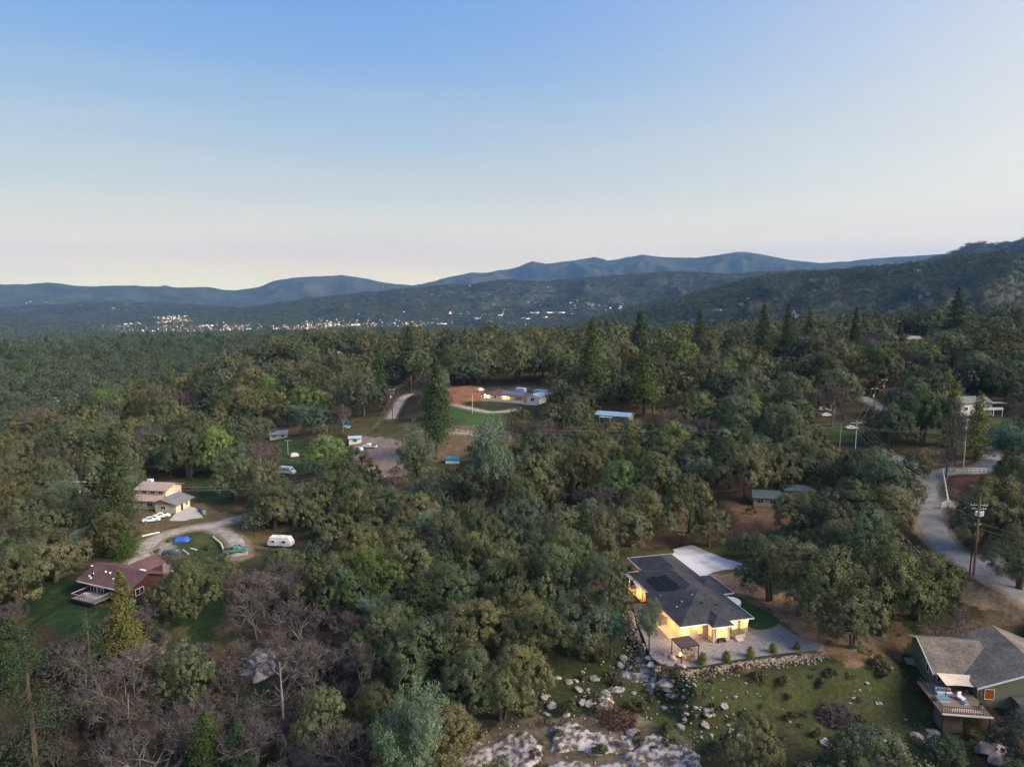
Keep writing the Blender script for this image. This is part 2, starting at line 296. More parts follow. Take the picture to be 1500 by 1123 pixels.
# ------------------------------------------------------------------ mesh building
class MB:
    def __init__(s): s.v = []; s.f = []
    def add(s, V, Fc):
        o = len(s.v); s.v += [tuple(map(float, p)) for p in V]; s.f += [tuple(i + o for i in f) for f in Fc]; return s
    def box(s, c, d, rz=0., taper=1.):
        hx, hy, hz_ = d[0] / 2, d[1] / 2, d[2] / 2; ca, sa = math.cos(rz), math.sin(rz); V = []
        for z, k in ((-hz_, 1), (hz_, taper)):
            for x, y in ((-hx, -hy), (hx, -hy), (hx, hy), (-hx, hy)):
                x *= k; y *= k; V.append((c[0] + x * ca - y * sa, c[1] + x * sa + y * ca, c[2] + z))
        return s.add(V, [(0, 3, 2, 1), (4, 5, 6, 7), (0, 1, 5, 4), (1, 2, 6, 5), (2, 3, 7, 6), (3, 0, 4, 7)])
    def b2(s, x0, x1, y0, y1, z0, z1): return s.box(((x0 + x1) / 2, (y0 + y1) / 2, (z0 + z1) / 2), (x1 - x0, y1 - y0, z1 - z0))
    def tube(s, pts, rad, n=6, cap=True):
        pts = [Vector(p) for p in pts]; rad = rad if hasattr(rad, '__len__') else [rad] * len(pts); V = []; Fc = []
        for i, p in enumerate(pts):
            t = (pts[min(i + 1, len(pts) - 1)] - pts[max(i - 1, 0)]).normalized()
            a = t.orthogonal().normalized() if abs(t.z) < .9 else Vector((1, 0, 0)); a = (a - t * a.dot(t)).normalized(); b = t.cross(a)
            for k in range(n):
                q = 2 * math.pi * k / n; V.append(p + (a * math.cos(q) + b * math.sin(q)) * rad[i])
        for i in range(len(pts) - 1):
            for k in range(n): Fc.append((i * n + k, i * n + (k + 1) % n, (i + 1) * n + (k + 1) % n, (i + 1) * n + k))
        if cap: Fc.append(tuple(reversed(range(n)))); Fc.append(tuple(range((len(pts) - 1) * n, len(pts) * n)))
        return s.add(V, Fc)
    def bar(s, a, b, w_, h_=None): return s.tube([a, b], w_ / 2 * 1.2, 4)
    def prism(s, poly, z0, z1):
        n = len(poly); V = [(x, y, z0) for x, y in poly] + [(x, y, z1) for x, y in poly]
        return s.add(V, [tuple(reversed(range(n))), tuple(range(n, 2 * n))] + [(i, (i + 1) % n, (i + 1) % n + n, i + n) for i in range(n)])
    def lathe(s, prof, n=12, c=(0, 0, 0)):
        V = []; Fc = []
        for r_, z in prof:
            for k in range(n): q = 2 * math.pi * k / n; V.append((c[0] + r_ * math.cos(q), c[1] + r_ * math.sin(q), c[2] + z))
        for i in range(len(prof) - 1):
            for k in range(n): Fc.append((i * n + k, i * n + (k + 1) % n, (i + 1) * n + (k + 1) % n, (i + 1) * n + k))
        Fc.append(tuple(reversed(range(n)))); Fc.append(tuple(range((len(prof) - 1) * n, len(prof) * n)))
        return s.add(V, Fc)
    def mesh(s, name, m=None, smooth=False):
        me = bpy.data.meshes.new(name); me.from_pydata(s.v, [], s.f); me.update()
        if m: me.materials.append(m)
        if smooth: me.polygons.foreach_set('use_smooth', [True] * len(me.polygons))
        return me
    def build(s, name, m, parent=None, smooth=False, loc=None, rz=0.):
        o = bpy.data.objects.new(name, s.mesh(name, m, smooth)); COL.objects.link(o)
        if parent: o.parent = parent
        if loc is not None: o.location = loc
        if rz: o.rotation_euler.z = rz
        return o
def link(name, me, parent=None, loc=None, rz=0., scale=None):
    o = bpy.data.objects.new(name, me); COL.objects.link(o)
    if parent: o.parent = parent
    if loc is not None: o.location = loc
    if rz: o.rotation_euler.z = rz
    if scale is not None: o.scale = scale
    return o
def tag(o, label=None, cat=None, group=None, kind=None):
    if label: o['label'] = label
    if cat: o['category'] = cat
    if group: o['group'] = group
    if kind: o['kind'] = kind
    return o
def thing(name, label, cat, loc=(0, 0, 0), rz=0., group=None):
    o = bpy.data.objects.new(name, None); COL.objects.link(o); o.empty_display_size = .5
    o.location = loc; o.rotation_euler.z = rz; return tag(o, label, cat, group)
def np_mesh(name, V, Q, m, tone=None, smooth=False, mat_idx=None):
    me = bpy.data.meshes.new(name); V = np.asarray(V, np.float32); Q = np.asarray(Q, np.int32); k = Q.shape[1]
    me.vertices.add(len(V)); me.vertices.foreach_set('co', V.ravel()); me.loops.add(Q.size); me.loops.foreach_set('vertex_index', Q.ravel())
    me.polygons.add(len(Q)); me.polygons.foreach_set('loop_start', np.arange(len(Q), dtype=np.int32) * k)
    if tone is not None:
        a = me.attributes.new('tone', 'FLOAT', 'POINT'); a.data.foreach_set('value', np.asarray(tone, np.float32))
    for mm in (m if isinstance(m, (list, tuple)) else [m]): me.materials.append(mm)
    if mat_idx is not None: me.polygons.foreach_set('material_index', np.asarray(mat_idx, np.int32))
    if smooth: me.polygons.foreach_set('use_smooth', np.ones(len(Q), bool))
    me.update(); me.validate(); return me

# ------------------------------------------------------------------ ground paint: what grows or lies where (colours of the soil itself)
def GP(pix): return [tuple(G(u, v)[:2]) for u, v in pix]
SOIL = (.115, .072, .045); ORANGE = (.30, .185, .11); GRASS = (.030, .047, .014); DRY = (.115, .088, .045); LITTER = (.040, .032, .020); TANGRASS = (.075, .068, .030)
PAINT = [
 ([(1035, 785), (1200, 795), (1262, 900), (1250, 962), (1180, 960), (1090, 905), (1045, 860)], (.14, .10, .06), .85, 2),  # pixel outline, colour, share, edge roughness (m)
 ([(880, 955), (960, 1000), (1100, 985), (1220, 955), (1330, 930), (1400, 960), (1420, 1040), (1440, 1090), (1300, 1110), (1180, 1100), (1050, 1060), (960, 1060), (840, 1040), (820, 980)], (.040, .050, .018), .8, 3),
 ([(1030, 842), (1080, 836), (1120, 842), (1180, 868), (1230, 900), (1250, 935), (1215, 960), (1165, 925), (1145, 905), (1100, 872), (1070, 865)], ORANGE, 1., 1.5),
 ([(1195, 930), (1230, 900), (1300, 905), (1340, 930), (1330, 965), (1240, 975)], (.17, .115, .07), .9, 2),
 ([(930, 720), (1000, 690), (1080, 700), (1160, 730), (1160, 770), (1095, 792), (1000, 800), (940, 800), (905, 770)], SOIL, 1., 3),
 ([(1000, 800), (1040, 790), (1095, 795), (1100, 822), (1060, 815), (1025, 800)], GRASS, .8, 1),
 ([(1092, 842), (1130, 842), (1158, 864), (1140, 874), (1108, 856)], (.03, .06, .018), .9, 1.5),
 ([(1095, 792), (1150, 790), (1160, 830), (1100, 826)], ORANGE, .7, 2),
 ([(1370, 780), (1388, 800), (1430, 822), (1500, 835), (1500, 760), (1440, 740), (1395, 745)], DRY, .9, 1.5),
 ([(1380, 842), (1420, 850), (1500, 890), (1500, 930), (1420, 880), (1360, 862)], (.17, .125, .085), .95, 1.5),
 ([(1335, 680), (1352, 690), (1352, 790), (1335, 780), (1320, 700)], (.16, .12, .08), .9, 1.5),
 ([(1388, 694), (1432, 692), (1436, 720), (1416, 733), (1394, 728)], (.13, .055, .042), 1., .6),
 ([(1368, 690), (1390, 692), (1394, 735), (1376, 720)], TANGRASS, .9, 1),
 ([(1352, 655), (1425, 652), (1440, 668), (1400, 682), (1350, 684)], DRY, .9, 1.5),
 ([(1400, 610), (1500, 605), (1500, 650), (1450, 655), (1410, 640)], GRASS, .9, 2),
 ([(1200, 628), (1255, 622), (1260, 650), (1200, 650)], (.032, .060, .020), .9, 2),
 ([(990, 560), (1090, 565), (1090, 580), (1000, 575)], GRASS, .9, 3),
 ([(515, 640), (548, 636), (600, 650), (618, 690), (560, 700), (520, 682)], (.21, .165, .14), 1., 1.2),
 ([(470, 618), (560, 610), (600, 618), (600, 645), (540, 640), (480, 636)], TANGRASS, 1., 2),
 ([(405, 632), (440, 640), (470, 690), (420, 700), (405, 680)], (.028, .066, .020), .85, 2),
 ([(385, 628), (440, 622), (440, 634), (390, 640)], SOIL, 1., 1.5),
 ([(655, 596), (712, 602), (750, 620), (740, 632), (660, 628)], (.035, .085, .022), .95, 1.5),
 ([(655, 566), (706, 566), (716, 588), (660, 592)], (.25, .125, .075), 1., 1.5),
 ([(600, 632), (760, 634), (800, 660), (720, 680), (610, 676)], (.13, .095, .06), .9, 3),
 ([(800, 590), (960, 590), (980, 620), (830, 630)], (.10, .08, .05), .8, 3),
 ([(205, 738), (280, 735), (345, 755), (380, 765), (360, 790), (300, 795), (200, 800), (190, 760)], DRY, .9, 2),
 ([(232, 790), (262, 779), (300, 776), (336, 792), (348, 812), (300, 835), (235, 825)], (.03, .055, .018), .9, 1.5),
 ([(208, 800), (250, 790), (262, 808), (245, 840), (210, 846)], (.19, .18, .17), .9, 1.5),
 ([(40, 850), (110, 830), (115, 880), (240, 880), (330, 850), (345, 905), (250, 960), (120, 940), (50, 910)], (.015, .036, .014), .95, 3),
 ([(270, 700), (330, 698), (345, 735), (290, 732)], (.02, .045, .014), .9, 2),
 ([(340, 765), (420, 775), (415, 800), (350, 805)], DRY, .9, 2),
 ([(120, 765), (185, 775), (190, 810), (140, 815)], (.16, .14, .12), .8, 2),
 ([(700, 1065), (780, 1048), (900, 1040), (960, 1060), (1020, 1085), (1040, 1140), (660, 1140), (680, 1100)], (.15, .12, .09), .6, 3),
 ([(560, 1000), (700, 1010), (760, 1040), (700, 1070), (560, 1060)], (.05, .05, .03), .8, 3),
]
PAINT = [(GP(p), c, s, e) for p, c, s, e in PAINT]
def ground_colour(X, Y, r):
    n1 = fbm(X / 14, Y / 14, 60); n2 = fbm(X / 3.2, Y / 3.2, 61); n3 = fbm(X / 60, Y / 60, 62)
    C = np.empty(X.shape + (3,)); k = sst(-.12, .16, n1 + n3 * .7)[..., None]
    C[:] = np.array(LITTER) * (1 - k) + np.array((.032, .044, .018)) * k
    k = sst(.05, .25, n2 + .6 * n1)[..., None]; C = C * (1 - k) + np.array((.085, .062, .04)) * k
    for poly, c, s, e in PAINT:
        xs = [p[0] for p in poly]; ys = [p[1] for p in poly]
        msk = (X > min(xs) - 8) & (X < max(xs) + 8) & (Y > min(ys) - 8) & (Y < max(ys) + 8)
        if not msk.any(): continue
        x = X[msk] + e * 2.2 * fbm(X[msk] / 4, Y[msk] / 4, 70); y = Y[msk] + e * 2.2 * fbm(X[msk] / 4, Y[msk] / 4, 71)
        ins = inpoly(x, y, poly).astype(float)
        pat = np.clip(s + (1.2 - s) * 2.2 * fbm(x / 2.5, y / 2.5, 72), 0, 1)
        var = 1 + .7 * fbm(X[msk] / 1.6, Y[msk] / 1.6, 73) + .5 * fbm(X[msk] / 7, Y[msk] / 7, 74)
        kk = (ins * pat)[:, None]; cc = np.array(c)[None] * var[:, None]
        if c == GRASS or (c[1] > c[0] * 1.5):                      # worn brown patches in the grass
            br = sst(.08, .2, fbm(X[msk] / 5, Y[msk] / 5, 75) + .5 * fbm(X[msk] / 1.3, Y[msk] / 1.3, 76))[:, None]
            cc = cc * (1 - br * .75) + np.array((.085, .07, .035)) * br * .75
        C[msk] = C[msk] * (1 - kk) + cc * kk
    for pts, hw, zs in ROADS:
        a = np.array(pts); msk = (X > a[:, 0].min() - 6) & (X < a[:, 0].max() + 6) & (Y > a[:, 1].min() - 6) & (Y < a[:, 1].max() + 6)
        if not msk.any(): continue
        d = dist_line(X[msk], Y[msk], pts) + fbm(X[msk] / 1.5, Y[msk] / 1.5, 77) * 1.2
        k = (1 - sst(hw + .2, hw + 1.3, d))[:, None] * .85; C[msk] = C[msk] * (1 - k) + np.array((.20, .16, .115)) * k
    return np.clip(C, 0.004, 1)
def gmat(name, far=False):
    m = bpy.data.materials.new(name); m.use_nodes = True; t = m.node_tree; b = t.nodes['Principled BSDF']
    b.inputs['Roughness'].default_value = .95; b.inputs['Specular IOR Level'].default_value = .1
    c = t.nodes.new('ShaderNodeTexCoord')
    if not far:
        at = t.nodes.new('ShaderNodeAttribute'); at.attribute_name = 'soil'
        n = t.nodes.new('ShaderNodeTexNoise'); n.inputs['Scale'].default_value = 1.6; n.inputs['Detail'].default_value = 8; n.inputs['Roughness'].default_value = .7
        t.links.new(c.outputs['Object'], n.inputs[0])
        k = t.nodes.new('ShaderNodeMath'); k.operation = 'MULTIPLY_ADD'; t.links.new(n.outputs[0], k.inputs[0]); k.inputs[1].default_value = 2.4; k.inputs[2].default_value = -.2
        s = t.nodes.new('ShaderNodeVectorMath'); s.operation = 'SCALE'; t.links.new(at.outputs['Color'], s.inputs[0]); t.links.new(k.outputs[0], s.inputs[3])
        t.links.new(s.outputs[0], b.inputs['Base Color'])
        q = t.nodes.new('ShaderNodeBump'); q.inputs['Strength'].default_value = .8; q.inputs['Distance'].default_value = .15
        t.links.new(n.outputs[0], q.inputs['Height']); t.links.new(q.outputs[0], b.inputs['Normal'])
    else:
        n = t.nodes.new('ShaderNodeTexVoronoi'); n.inputs['Scale'].default_value = 1 / 22.; t.links.new(c.outputs['Object'], n.inputs[0])
        n2 = t.nodes.new('ShaderNodeTexNoise'); n2.inputs['Scale'].default_value = 1 / 420.; n2.inputs['Detail'].default_value = 9; n2.inputs['Roughness'].default_value = .62
        t.links.new(c.outputs['Object'], n2.inputs[0])
        a = t.nodes.new('ShaderNodeMath'); a.operation = 'MULTIPLY_ADD'; t.links.new(n.outputs['Color'], a.inputs[0]); a.inputs[1].default_value = .22; t.links.new(n2.outputs[0], a.inputs[2])
        r_ = t.nodes.new('ShaderNodeValToRGB'); el_ = r_.color_ramp.elements
        st = [(.40, (.012, .020, .012)), (.56, (.032, .045, .026)), (.68, (.046, .052, .034)), (.90, (.075, .07, .048))]
        while len(el_) < len(st): el_.new(.5)
        for e, (p, cc) in zip(el_, st): e.position = p; e.color = (*cc, 1)
        t.links.new(a.outputs[0], r_.inputs[0]); t.links.new(r_.outputs[0], b.inputs['Base Color'])
        q = t.nodes.new('ShaderNodeBump'); q.inputs['Strength'].default_value = 1; q.inputs['Distance'].default_value = 14
        t.links.new(a.outputs[0], q.inputs['Height']); t.links.new(q.outputs[0], b.inputs['Normal'])
    MATS[name] = m; return m
g_near = gmat('forest_floor'); g_far = gmat('wooded_hillside', True)
def polar(rs, az):
    A, Rr = np.meshgrid(az, rs); X = Rr * np.sin(A); Y = Rr * np.cos(A); return X, Y, height(X, Y)
def grid_mesh(name, rs, az, m, soil):
    X, Y, Z = polar(rs, az); nr, na = X.shape; V = np.stack([X, Y, Z], -1).reshape(-1, 3)
    i = np.arange(nr - 1)[:, None] * na + np.arange(na - 1)[None]; Q = np.stack([i, i + na, i + na + 1, i + 1], -1).reshape(-1, 4)
    me = np_mesh(name, V, Q, m, smooth=True)
    if soil:
        C = ground_colour(X, Y, np.hypot(X, Y)).reshape(-1, 3); a = me.attributes.new('soil', 'FLOAT_COLOR', 'POINT')
        a.data.foreach_set('color', np.concatenate([C, np.ones((len(C), 1))], 1).astype(np.float32).ravel())
    return tag(link(name, me), kind='structure'), (X, Y, Z)
az_in = np.radians(np.arange(-40, 40.01, .22)); az_out = np.radians(np.array([48, 56, 65, 75, 88.]))
AZ = np.concatenate([-az_out[::-1], az_in, az_out])
rs1 = np.concatenate([[5, 25, 45, 60, 70], np.geomspace(76, 420, 400), np.geomspace(424, 1500, 120)])
_o, GR0 = grid_mesh('ground', rs1, AZ, g_near, True)
az2 = np.concatenate([-az_out[::-1], np.radians(np.arange(-40, 40.01, .16)), az_out])
GR = {}
for nm, a, b, n in (('hills', 1500, 9000, 210), ('mountains', 9000, 19500, 130)):
    o, GR[nm] = grid_mesh(nm, np.geomspace(a, b, n), az2, g_far, False)
# from here on heights are read off the finished ground, so that everything stands on it
_TAB = [(rs1, AZ, GR0[2]), (np.geomspace(1500, 9000, 210), az2, GR['hills'][2]), (np.geomspace(9000, 19500, 130), az2, GR['mountains'][2])]
def height(X, Y):
    X = np.asarray(X, float); Y = np.asarray(Y, float); r = np.hypot(X, Y); az = np.arctan2(X, Y); out = np.zeros(r.shape)
    for (rs, azs, Z), lo, hi in zip(_TAB, (0, 1500, 9000), (1500, 9000, 1e9)):
        m = (r >= lo) & (r < hi)
        if not m.any(): continue
        i = np.clip(np.searchsorted(rs, r[m]) - 1, 0, len(rs) - 2); j = np.clip(np.searchsorted(azs, az[m]) - 1, 0, len(azs) - 2)
        a = np.clip((r[m] - rs[i]) / (rs[i + 1] - rs[i]), 0, 1); b = np.clip((az[m] - azs[j]) / (azs[j + 1] - azs[j]), 0, 1)
        out[m] = (Z[i, j] * (1 - a) + Z[i + 1, j] * a) * (1 - b) + (Z[i, j + 1] * (1 - a) + Z[i + 1, j + 1] * a) * b
    return out

# ------------------------------------------------------------------ roads, tracks and yards: sheets laid on the ground
def ribbon(name, road, m, label=None, dz=.10, hw=None, nx=5):
    pts, w0, _z = road; hw = hw or w0; pts = densify([np.array(p) for p in pts], 2); V = []; Q = []
    for i, p in enumerate(pts):
        t = pts[min(i + 1, len(pts) - 1)] - pts[max(i - 1, 0)]; t = t / (np.linalg.norm(t) + 1e-9); nrm = np.array([-t[1], t[0]])
        ww = hw * (1 + .10 * float(fbm(i * .35, 1.0, 5)))
        for k in range(nx):
            q = p + nrm * ww * (k / (nx - 1) * 2 - 1); V.append((q[0], q[1]))
    V = np.array(V); z = height(V[:, 0], V[:, 1]) + dz
    edge = (np.arange(len(V)) % nx == 0) | (np.arange(len(V)) % nx == nx - 1); z = z - edge * (dz + .05)
    for i in range(len(pts) - 1):
        for k in range(nx - 1): a = i * nx + k; Q.append((a, a + 1, a + nx + 1, a + nx))
    o = link(name, np_mesh(name, np.column_stack([V, z]), np.array(Q), m, smooth=True)); return tag(o, kind='structure')
ribbon('road', ROAD_A, asphalt); ribbon('road', ROAD_B, asphalt, dz=.106); ribbon('road', ROAD_C, asphalt, dz=.108); ribbon('road', ROAD_E, asphalt)
ribbon('driveway', ROAD_D, asphalt, dz=.114)
for t_, dz in ((TRACK_A, .10), (TRACK_B, .106), (TRACK_C, .1), (TRACK_D, .1), (TRACK_E, .1)): ribbon('gravel_track', t_, gravel_track, dz=dz)
def sheet(name, pts, z, m, th=.0):
    n = len(pts); mb = MB()
    if th: mb.prism(pts, z - th, z)
    else: mb.add([(x, y, z) for x, y in pts], [tuple(range(n))])
    return tag(mb.build(name, m), kind='structure')
gravel_m = M('yard_gravel', (.13, .135, .145), .95, (.22, .225, .24), 2.2, .9, bscale=14)
concrete = M('driveway_concrete', (.36, .34, .33), .85, (.58, .58, .61), .22, .2, detail=10, bscale=8, lo=.30, hi=.52)
lawn_m = M('mown_lawn', (.022, .055, .010), .95, (.036, .078, .016), 1.2, .8, bscale=25)
yard = [P(u, v)[:2] for u, v in [(926, 884), (934, 912), (944, 936), (952, 958), (962, 968), (975, 974), (1003, 977), (1040, 973), (1088, 964), (1151, 956), (1203, 949), (1180, 936), (1159, 926), (1141, 914), (1120, 900), (1090, 880)]]
yard = densify([np.array(p) for p in yard], 3)
sheet('gravel_yard', [tuple(p) for p in yard], .05, gravel_m, .3)
drv = [P(u, v)[:2] for u, v in [(1010, 799), (1016, 799), (1032, 806), (1048, 813), (1064, 819), (1088, 825), (1096, 827), (1096, 833), (1086, 834), (1062, 834), (1044, 838), (1026, 846), (1008, 838), (975, 818), (984, 813), (988, 808), (986, 805), (1000, 801)]]
sheet('driveway', [tuple(p) for p in drv], .10, concrete, .3)
lawn = [P(u, v)[:2] for u, v in [(1066, 872), (1080, 872), (1112, 890), (1136, 904), (1141, 911), (1134, 918), (1118, 922), (1100, 919), (1080, 900)]]
sheet('lawn', [tuple(p) for p in densify([np.array(p) for p in lawn], 3)], .09, lawn_m, .3)

# ------------------------------------------------------------------ building helpers (local metres: x along the front, y away from the camera)
def frame_thing(name, label, cat, ox, oy, z, deg, group=None): return thing(name, label, cat, (ox, oy, z), R(deg), group)
def hip_roof(x0, x1, y0, y1, ze, p, t=.16):
    mb = MB(); w_ = min(x1 - x0, y1 - y0) / 2; h = w_ * p
    if x1 - x0 >= y1 - y0: r0, r1 = (x0 + w_, (y0 + y1) / 2), (x1 - w_, (y0 + y1) / 2); fs = [(0, 1, 5, 4), (1, 2, 5), (2, 3, 4, 5), (3, 0, 4)]
    else: r0, r1 = ((x0 + x1) / 2, y0 + w_), ((x0 + x1) / 2, y1 - w_); fs = [(0, 1, 4), (1, 2, 5, 4), (2, 3, 5), (3, 0, 4, 5)]
    V = [(x0, y0, ze), (x1, y0, ze), (x1, y1, ze), (x0, y1, ze), (*r0, ze + h), (*r1, ze + h)] + [(x0, y0, ze - .03), (x1, y0, ze - .03), (x1, y1, ze - .03), (x0, y1, ze - .03)]
    return mb.add(V, fs + [(6, 9, 8, 7), (0, 6, 7, 1), (1, 7, 8, 2), (2, 8, 9, 3), (3, 9, 6, 0)])
def fascia(x0, x1, y0, y1, z, skip='', h=.2):
    mb = MB(); e = .03
    if 's' not in skip: mb.b2(x0 - e, x1 + e, y0 - .07, y0 - .005, z - h, z + .02)
    if 'n' not in skip: mb.b2(x0 - e, x1 + e, y1 + .005, y1 + .07, z - h, z + .02)
    if 'w' not in skip: mb.b2(x0 - .07, x0 - .005, y0 + .01, y1 - .01, z - h, z + .018)
    if 'e' not in skip: mb.b2(x1 + .005, x1 + .07, y0 + .01, y1 - .01, z - h, z + .018)
    return mb
def gable_roof(x0, x1, y0, y1, rp, zr, zlo, zhi, axis='x', t=.14):
    """two slabs; axis = ridge direction, rp = ridge position across, zlo/zhi = the two eave heights"""
    mb = MB()
    if axis == 'x': q = lambda a, c, z: (a, c, z); A0, A1, C0, C1 = x0, x1, y0, y1
    else: q = lambda a, c, z: (c, a, z); A0, A1, C0, C1 = y0, y1, x0, x1
    for c, ze in ((C0, zlo), (C1, zhi)):
        V = [q(A0, c, ze), q(A1, c, ze), q(A1, rp, zr), q(A0, rp, zr)]; V += [(a, b, z - t) for a, b, z in V]
        fs = [(0, 1, 2, 3), (7, 6, 5, 4), (0, 4, 5, 1), (1, 5, 6, 2), (2, 6, 7, 3), (3, 7, 4, 0)]
        mb.add(V, fs)
    return mb
def gable_walls(x0, x1, y0, y1, rp, zb, zr, zlo, zhi, axis='x'):
    mb = MB(); q = (lambda a, c, z: (a, c, z)) if axis == 'x' else (lambda a, c, z: (c, a, z))
    A0, A1, C0, C1 = (x0, x1, y0, y1) if axis == 'x' else (y0, y1, x0, x1); V = []
    for a in (A0, A1): V += [q(a, C0, zb), q(a, C1, zb), q(a, C1, zhi), q(a, rp, zr), q(a, C0, zlo)]
    return mb.add(V, [(0, 1, 2, 3, 4), (9, 8, 7, 6, 5), (0, 5, 6, 1), (1, 6, 7, 2), (2, 7, 8, 3), (3, 8, 9, 4), (4, 9, 5, 0)])
def window(par, x, y, z, ang, w_, h_, glass=None, n=2, fm=None, name='window'):
    """ang: direction the window faces, local degrees; frame with mullions, pane behind it"""
    a = R(ang); nx, ny = math.cos(a), math.sin(a); tx, ty = -ny, nx; mb = MB(); q = .07
    def bx(s, zz, ws, hs, off=.05, d=.09): mb_.box((tx * s + nx * off, ty * s + ny * off, zz), (d, ws, hs), a)
    mb_ = mb
    for s in (-w_ / 2, w_ / 2): bx(s, 0, q, h_ + q)
    for s in (-h_ / 2, h_ / 2): bx(0, s, w_ - q, q)
    for i in range(1, n): bx(-w_ / 2 + w_ * i / n, 0, .05, h_ - q)
    fr = mb.build(name, fm or white, par, loc=(x, y, z))
    mb_ = MB(); bx(0, 0, w_ - .02, h_ - .02, .02, .03); mb_.build('pane', glass or dark_glass, fr); return fr
def door(par, x, y, z, ang, w_, h_, m, handle=True):
    a = R(ang); nx, ny = math.cos(a), math.sin(a); mb = MB().box((nx * .04, ny * .04, 0), (.08, w_, h_), a)
    d = mb.build('door', m, par, loc=(x, y, z))
    if handle: MB().box((nx * .1 - ny * w_ * .38, ny * .1 + nx * w_ * .38, 0), (.06, .05, .05), a).build('handle', black_metal, d)
    return d
def lamp(par, x, y, z, power, col=(1.0, .52, .16), size=.12, name='wall_light'):
    MB().lathe([(.03, .10), (size, .05), (size, -.07), (.05, -.11)], 8).build(name, lamp_mat, par, loc=(x, y, z))
    l = bpy.data.lights.new('lamp_light', 'POINT'); l.energy = power * 1.05; l.color = col; l.shadow_soft_size = size
    o = bpy.data.objects.new('lamp_light', l); COL.objects.link(o); o.parent = par; o.location = (x, y, z - .25 - size); return o
def vents(par, spots, m=None, name='roof_vent'):
    for x, y, z in spots: MB().box((0, 0, .12), (.32, .36, .26), taper=.8).build(name, m or black_metal, par, loc=(x, y, z))

# ------------------------------------------------------------------ the big lit house
HX, HY, HR = 28.9, 114.8, 14.3
stucco = M('beige_stucco', (.50, .37, .27), .9, (.60, .46, .34), .8, .3, bscale=10)
roof_dark = shingles('charcoal_shingles', (.016, .019, .025), (.055, .060, .070))
house = frame_thing('house', 'large single-storey house with charcoal hip roof, solar panels beside the pale driveway', 'house', HX, HY, 0.02, HR)
def Hw(x, y): a = R(HR); return (HX + x * math.cos(a) - y * math.sin(a), HY + x * math.sin(a) + y * math.cos(a))
PT = .37; ZE = 2.95
walls = MB(); wt = 2.93
walls.prism([(.55, 5.9), (.55, .7), (5.5, .7), (5.5, -1.15), (8.65, -1.15), (8.65, .7), (13.4, .7), (13.4, 9.0), (13.4, 18.2), (13.2, 30.6), (4.3, 30.6), (4.3, 24.0), (4.3, 16.6), (1.15, 16.6), (1.15, 5.9)], 0, wt - .14)
walls.b2(13.4, 15.6, 10.6, 18.2, 0, wt - .145)
walls.build('wall', stucco, house)
roof = hip_roof(-.2, 14, 0, 14.5, ZE, PT).build('roof', roof_dark, house)
hip_roof(.55, 14.02, 4, 24.1, ZE + .002, PT - .003).build('roof', roof_dark, house)
hip_roof(3.7, 13.9, 15, 31.2, ZE + .12, PT).build('roof', roof_dark, house)
hip_roof(9, 16.2, 10.0, 18.8, ZE + .06, PT).build('roof', roof_dark, house)
hip_roof(4.95, 9.2, -1.75, 6, ZE + .03, PT + .1).build('roof', roof_dark, house)
f_ = MB(); W_ = .1
def fb(x0, x1, y0, y1, z=ZE): f_.b2(x0, x1, y0, y1, z - .2, z + .03)
fb(-.27, 4.94, -.07, -.005); fb(9.22, 14.07, -.07, -.005); fb(-.27, -.205, 0, 7.2); fb(-.26, .54, 7.21, 7.28); fb(.48, .545, 7.3, 24.1); fb(.48, 3.69, 24.11, 24.18)
fb(3.63, 3.695, 24.2, 31.2, ZE + .12); fb(3.65, 13.95, 31.21, 31.28, ZE + .12); fb(13.91, 13.98, 18.9, 31.2, ZE + .12); fb(16.21, 16.28, 10, 18.8, ZE + .06); fb(14.1, 16.26, 9.92, 9.995, ZE + .06); fb(14.1, 16.26, 18.81, 18.88, ZE + .06)
fb(14.025, 14.09, 0, 9.9); fb(4.88, 9.27, -1.82, -1.755, ZE + .03); fb(4.88, 4.945, -1.75, -.08, ZE + .03); fb(9.205, 9.27, -1.75, -.08, ZE + .03)
f_.build('fascia', white, house)
# soffit under the wide eaves, covered patios on the west side
MB().b2(.0, 4.3, 16.7, 24.0, ZE - .2, ZE - .15).build('soffit', white, house)
for yy in (17.2, 20.6, 23.7): MB().b2(.75, .93, yy - .09, yy + .09, .05, ZE - .21).build('post', white, house)
patio_m = M('patio_slab', (.42, .34, .26), .8, (.50, .42, .33), 1.2, .2)
MB().b2(.3, 4.28, 16.7, 24.2, 0, .12).build('patio_slab', patio_m, house)
MB().b2(-1.2, .5, .8, 6.6, 0, .10).build('patio_slab', patio_m, house)
# glowing sliding doors on the west wall, windows on the south wall
for i in range(4): window(house, .56, 1.55 + i * 1.25, 1.38, 180, 1.15, 2.35, lit_glass, 1, name='sliding_door')
for x, w_, n in ((1.5, 1.0, 1), (3.9, 1.0, 1)): window(house, x, .69, 1.7, -90, w_, 1.5, lit_glass, n)
window(house, 5.49, -.2, 1.55, 180, 1.0, 1.7, lit_glass, 1)
window(house, 7.08, -1.16, 1.6, -90, 2.1, 1.6, lit_glass, 2)
door(house, 9.6, .69, 1.1, -90, .9, 2.1, M('door_paint', (.35, .28, .2), .5))
window(house, 10.7, .69, 1.7, -90, 1.0, 1.4, lit_glass, 1); window(house, 12.5, .69, 1.7, -90, 1.3, 1.5, lit_glass, 2)
window(house, 13.41, 2.3, 1.7, 0, 1.2, 1.4, lit_glass, 2); window(house, 13.41, 5.6, 1.7, 0, 1.4, 1.4, dark_glass, 2)
window(house, 1.14, 8.6, 1.7, 180, 1.6, 1.4, lit_glass, 2); window(house, 1.14, 12.4, 1.7, 180, 1.2, 1.2, lit_glass, 2)
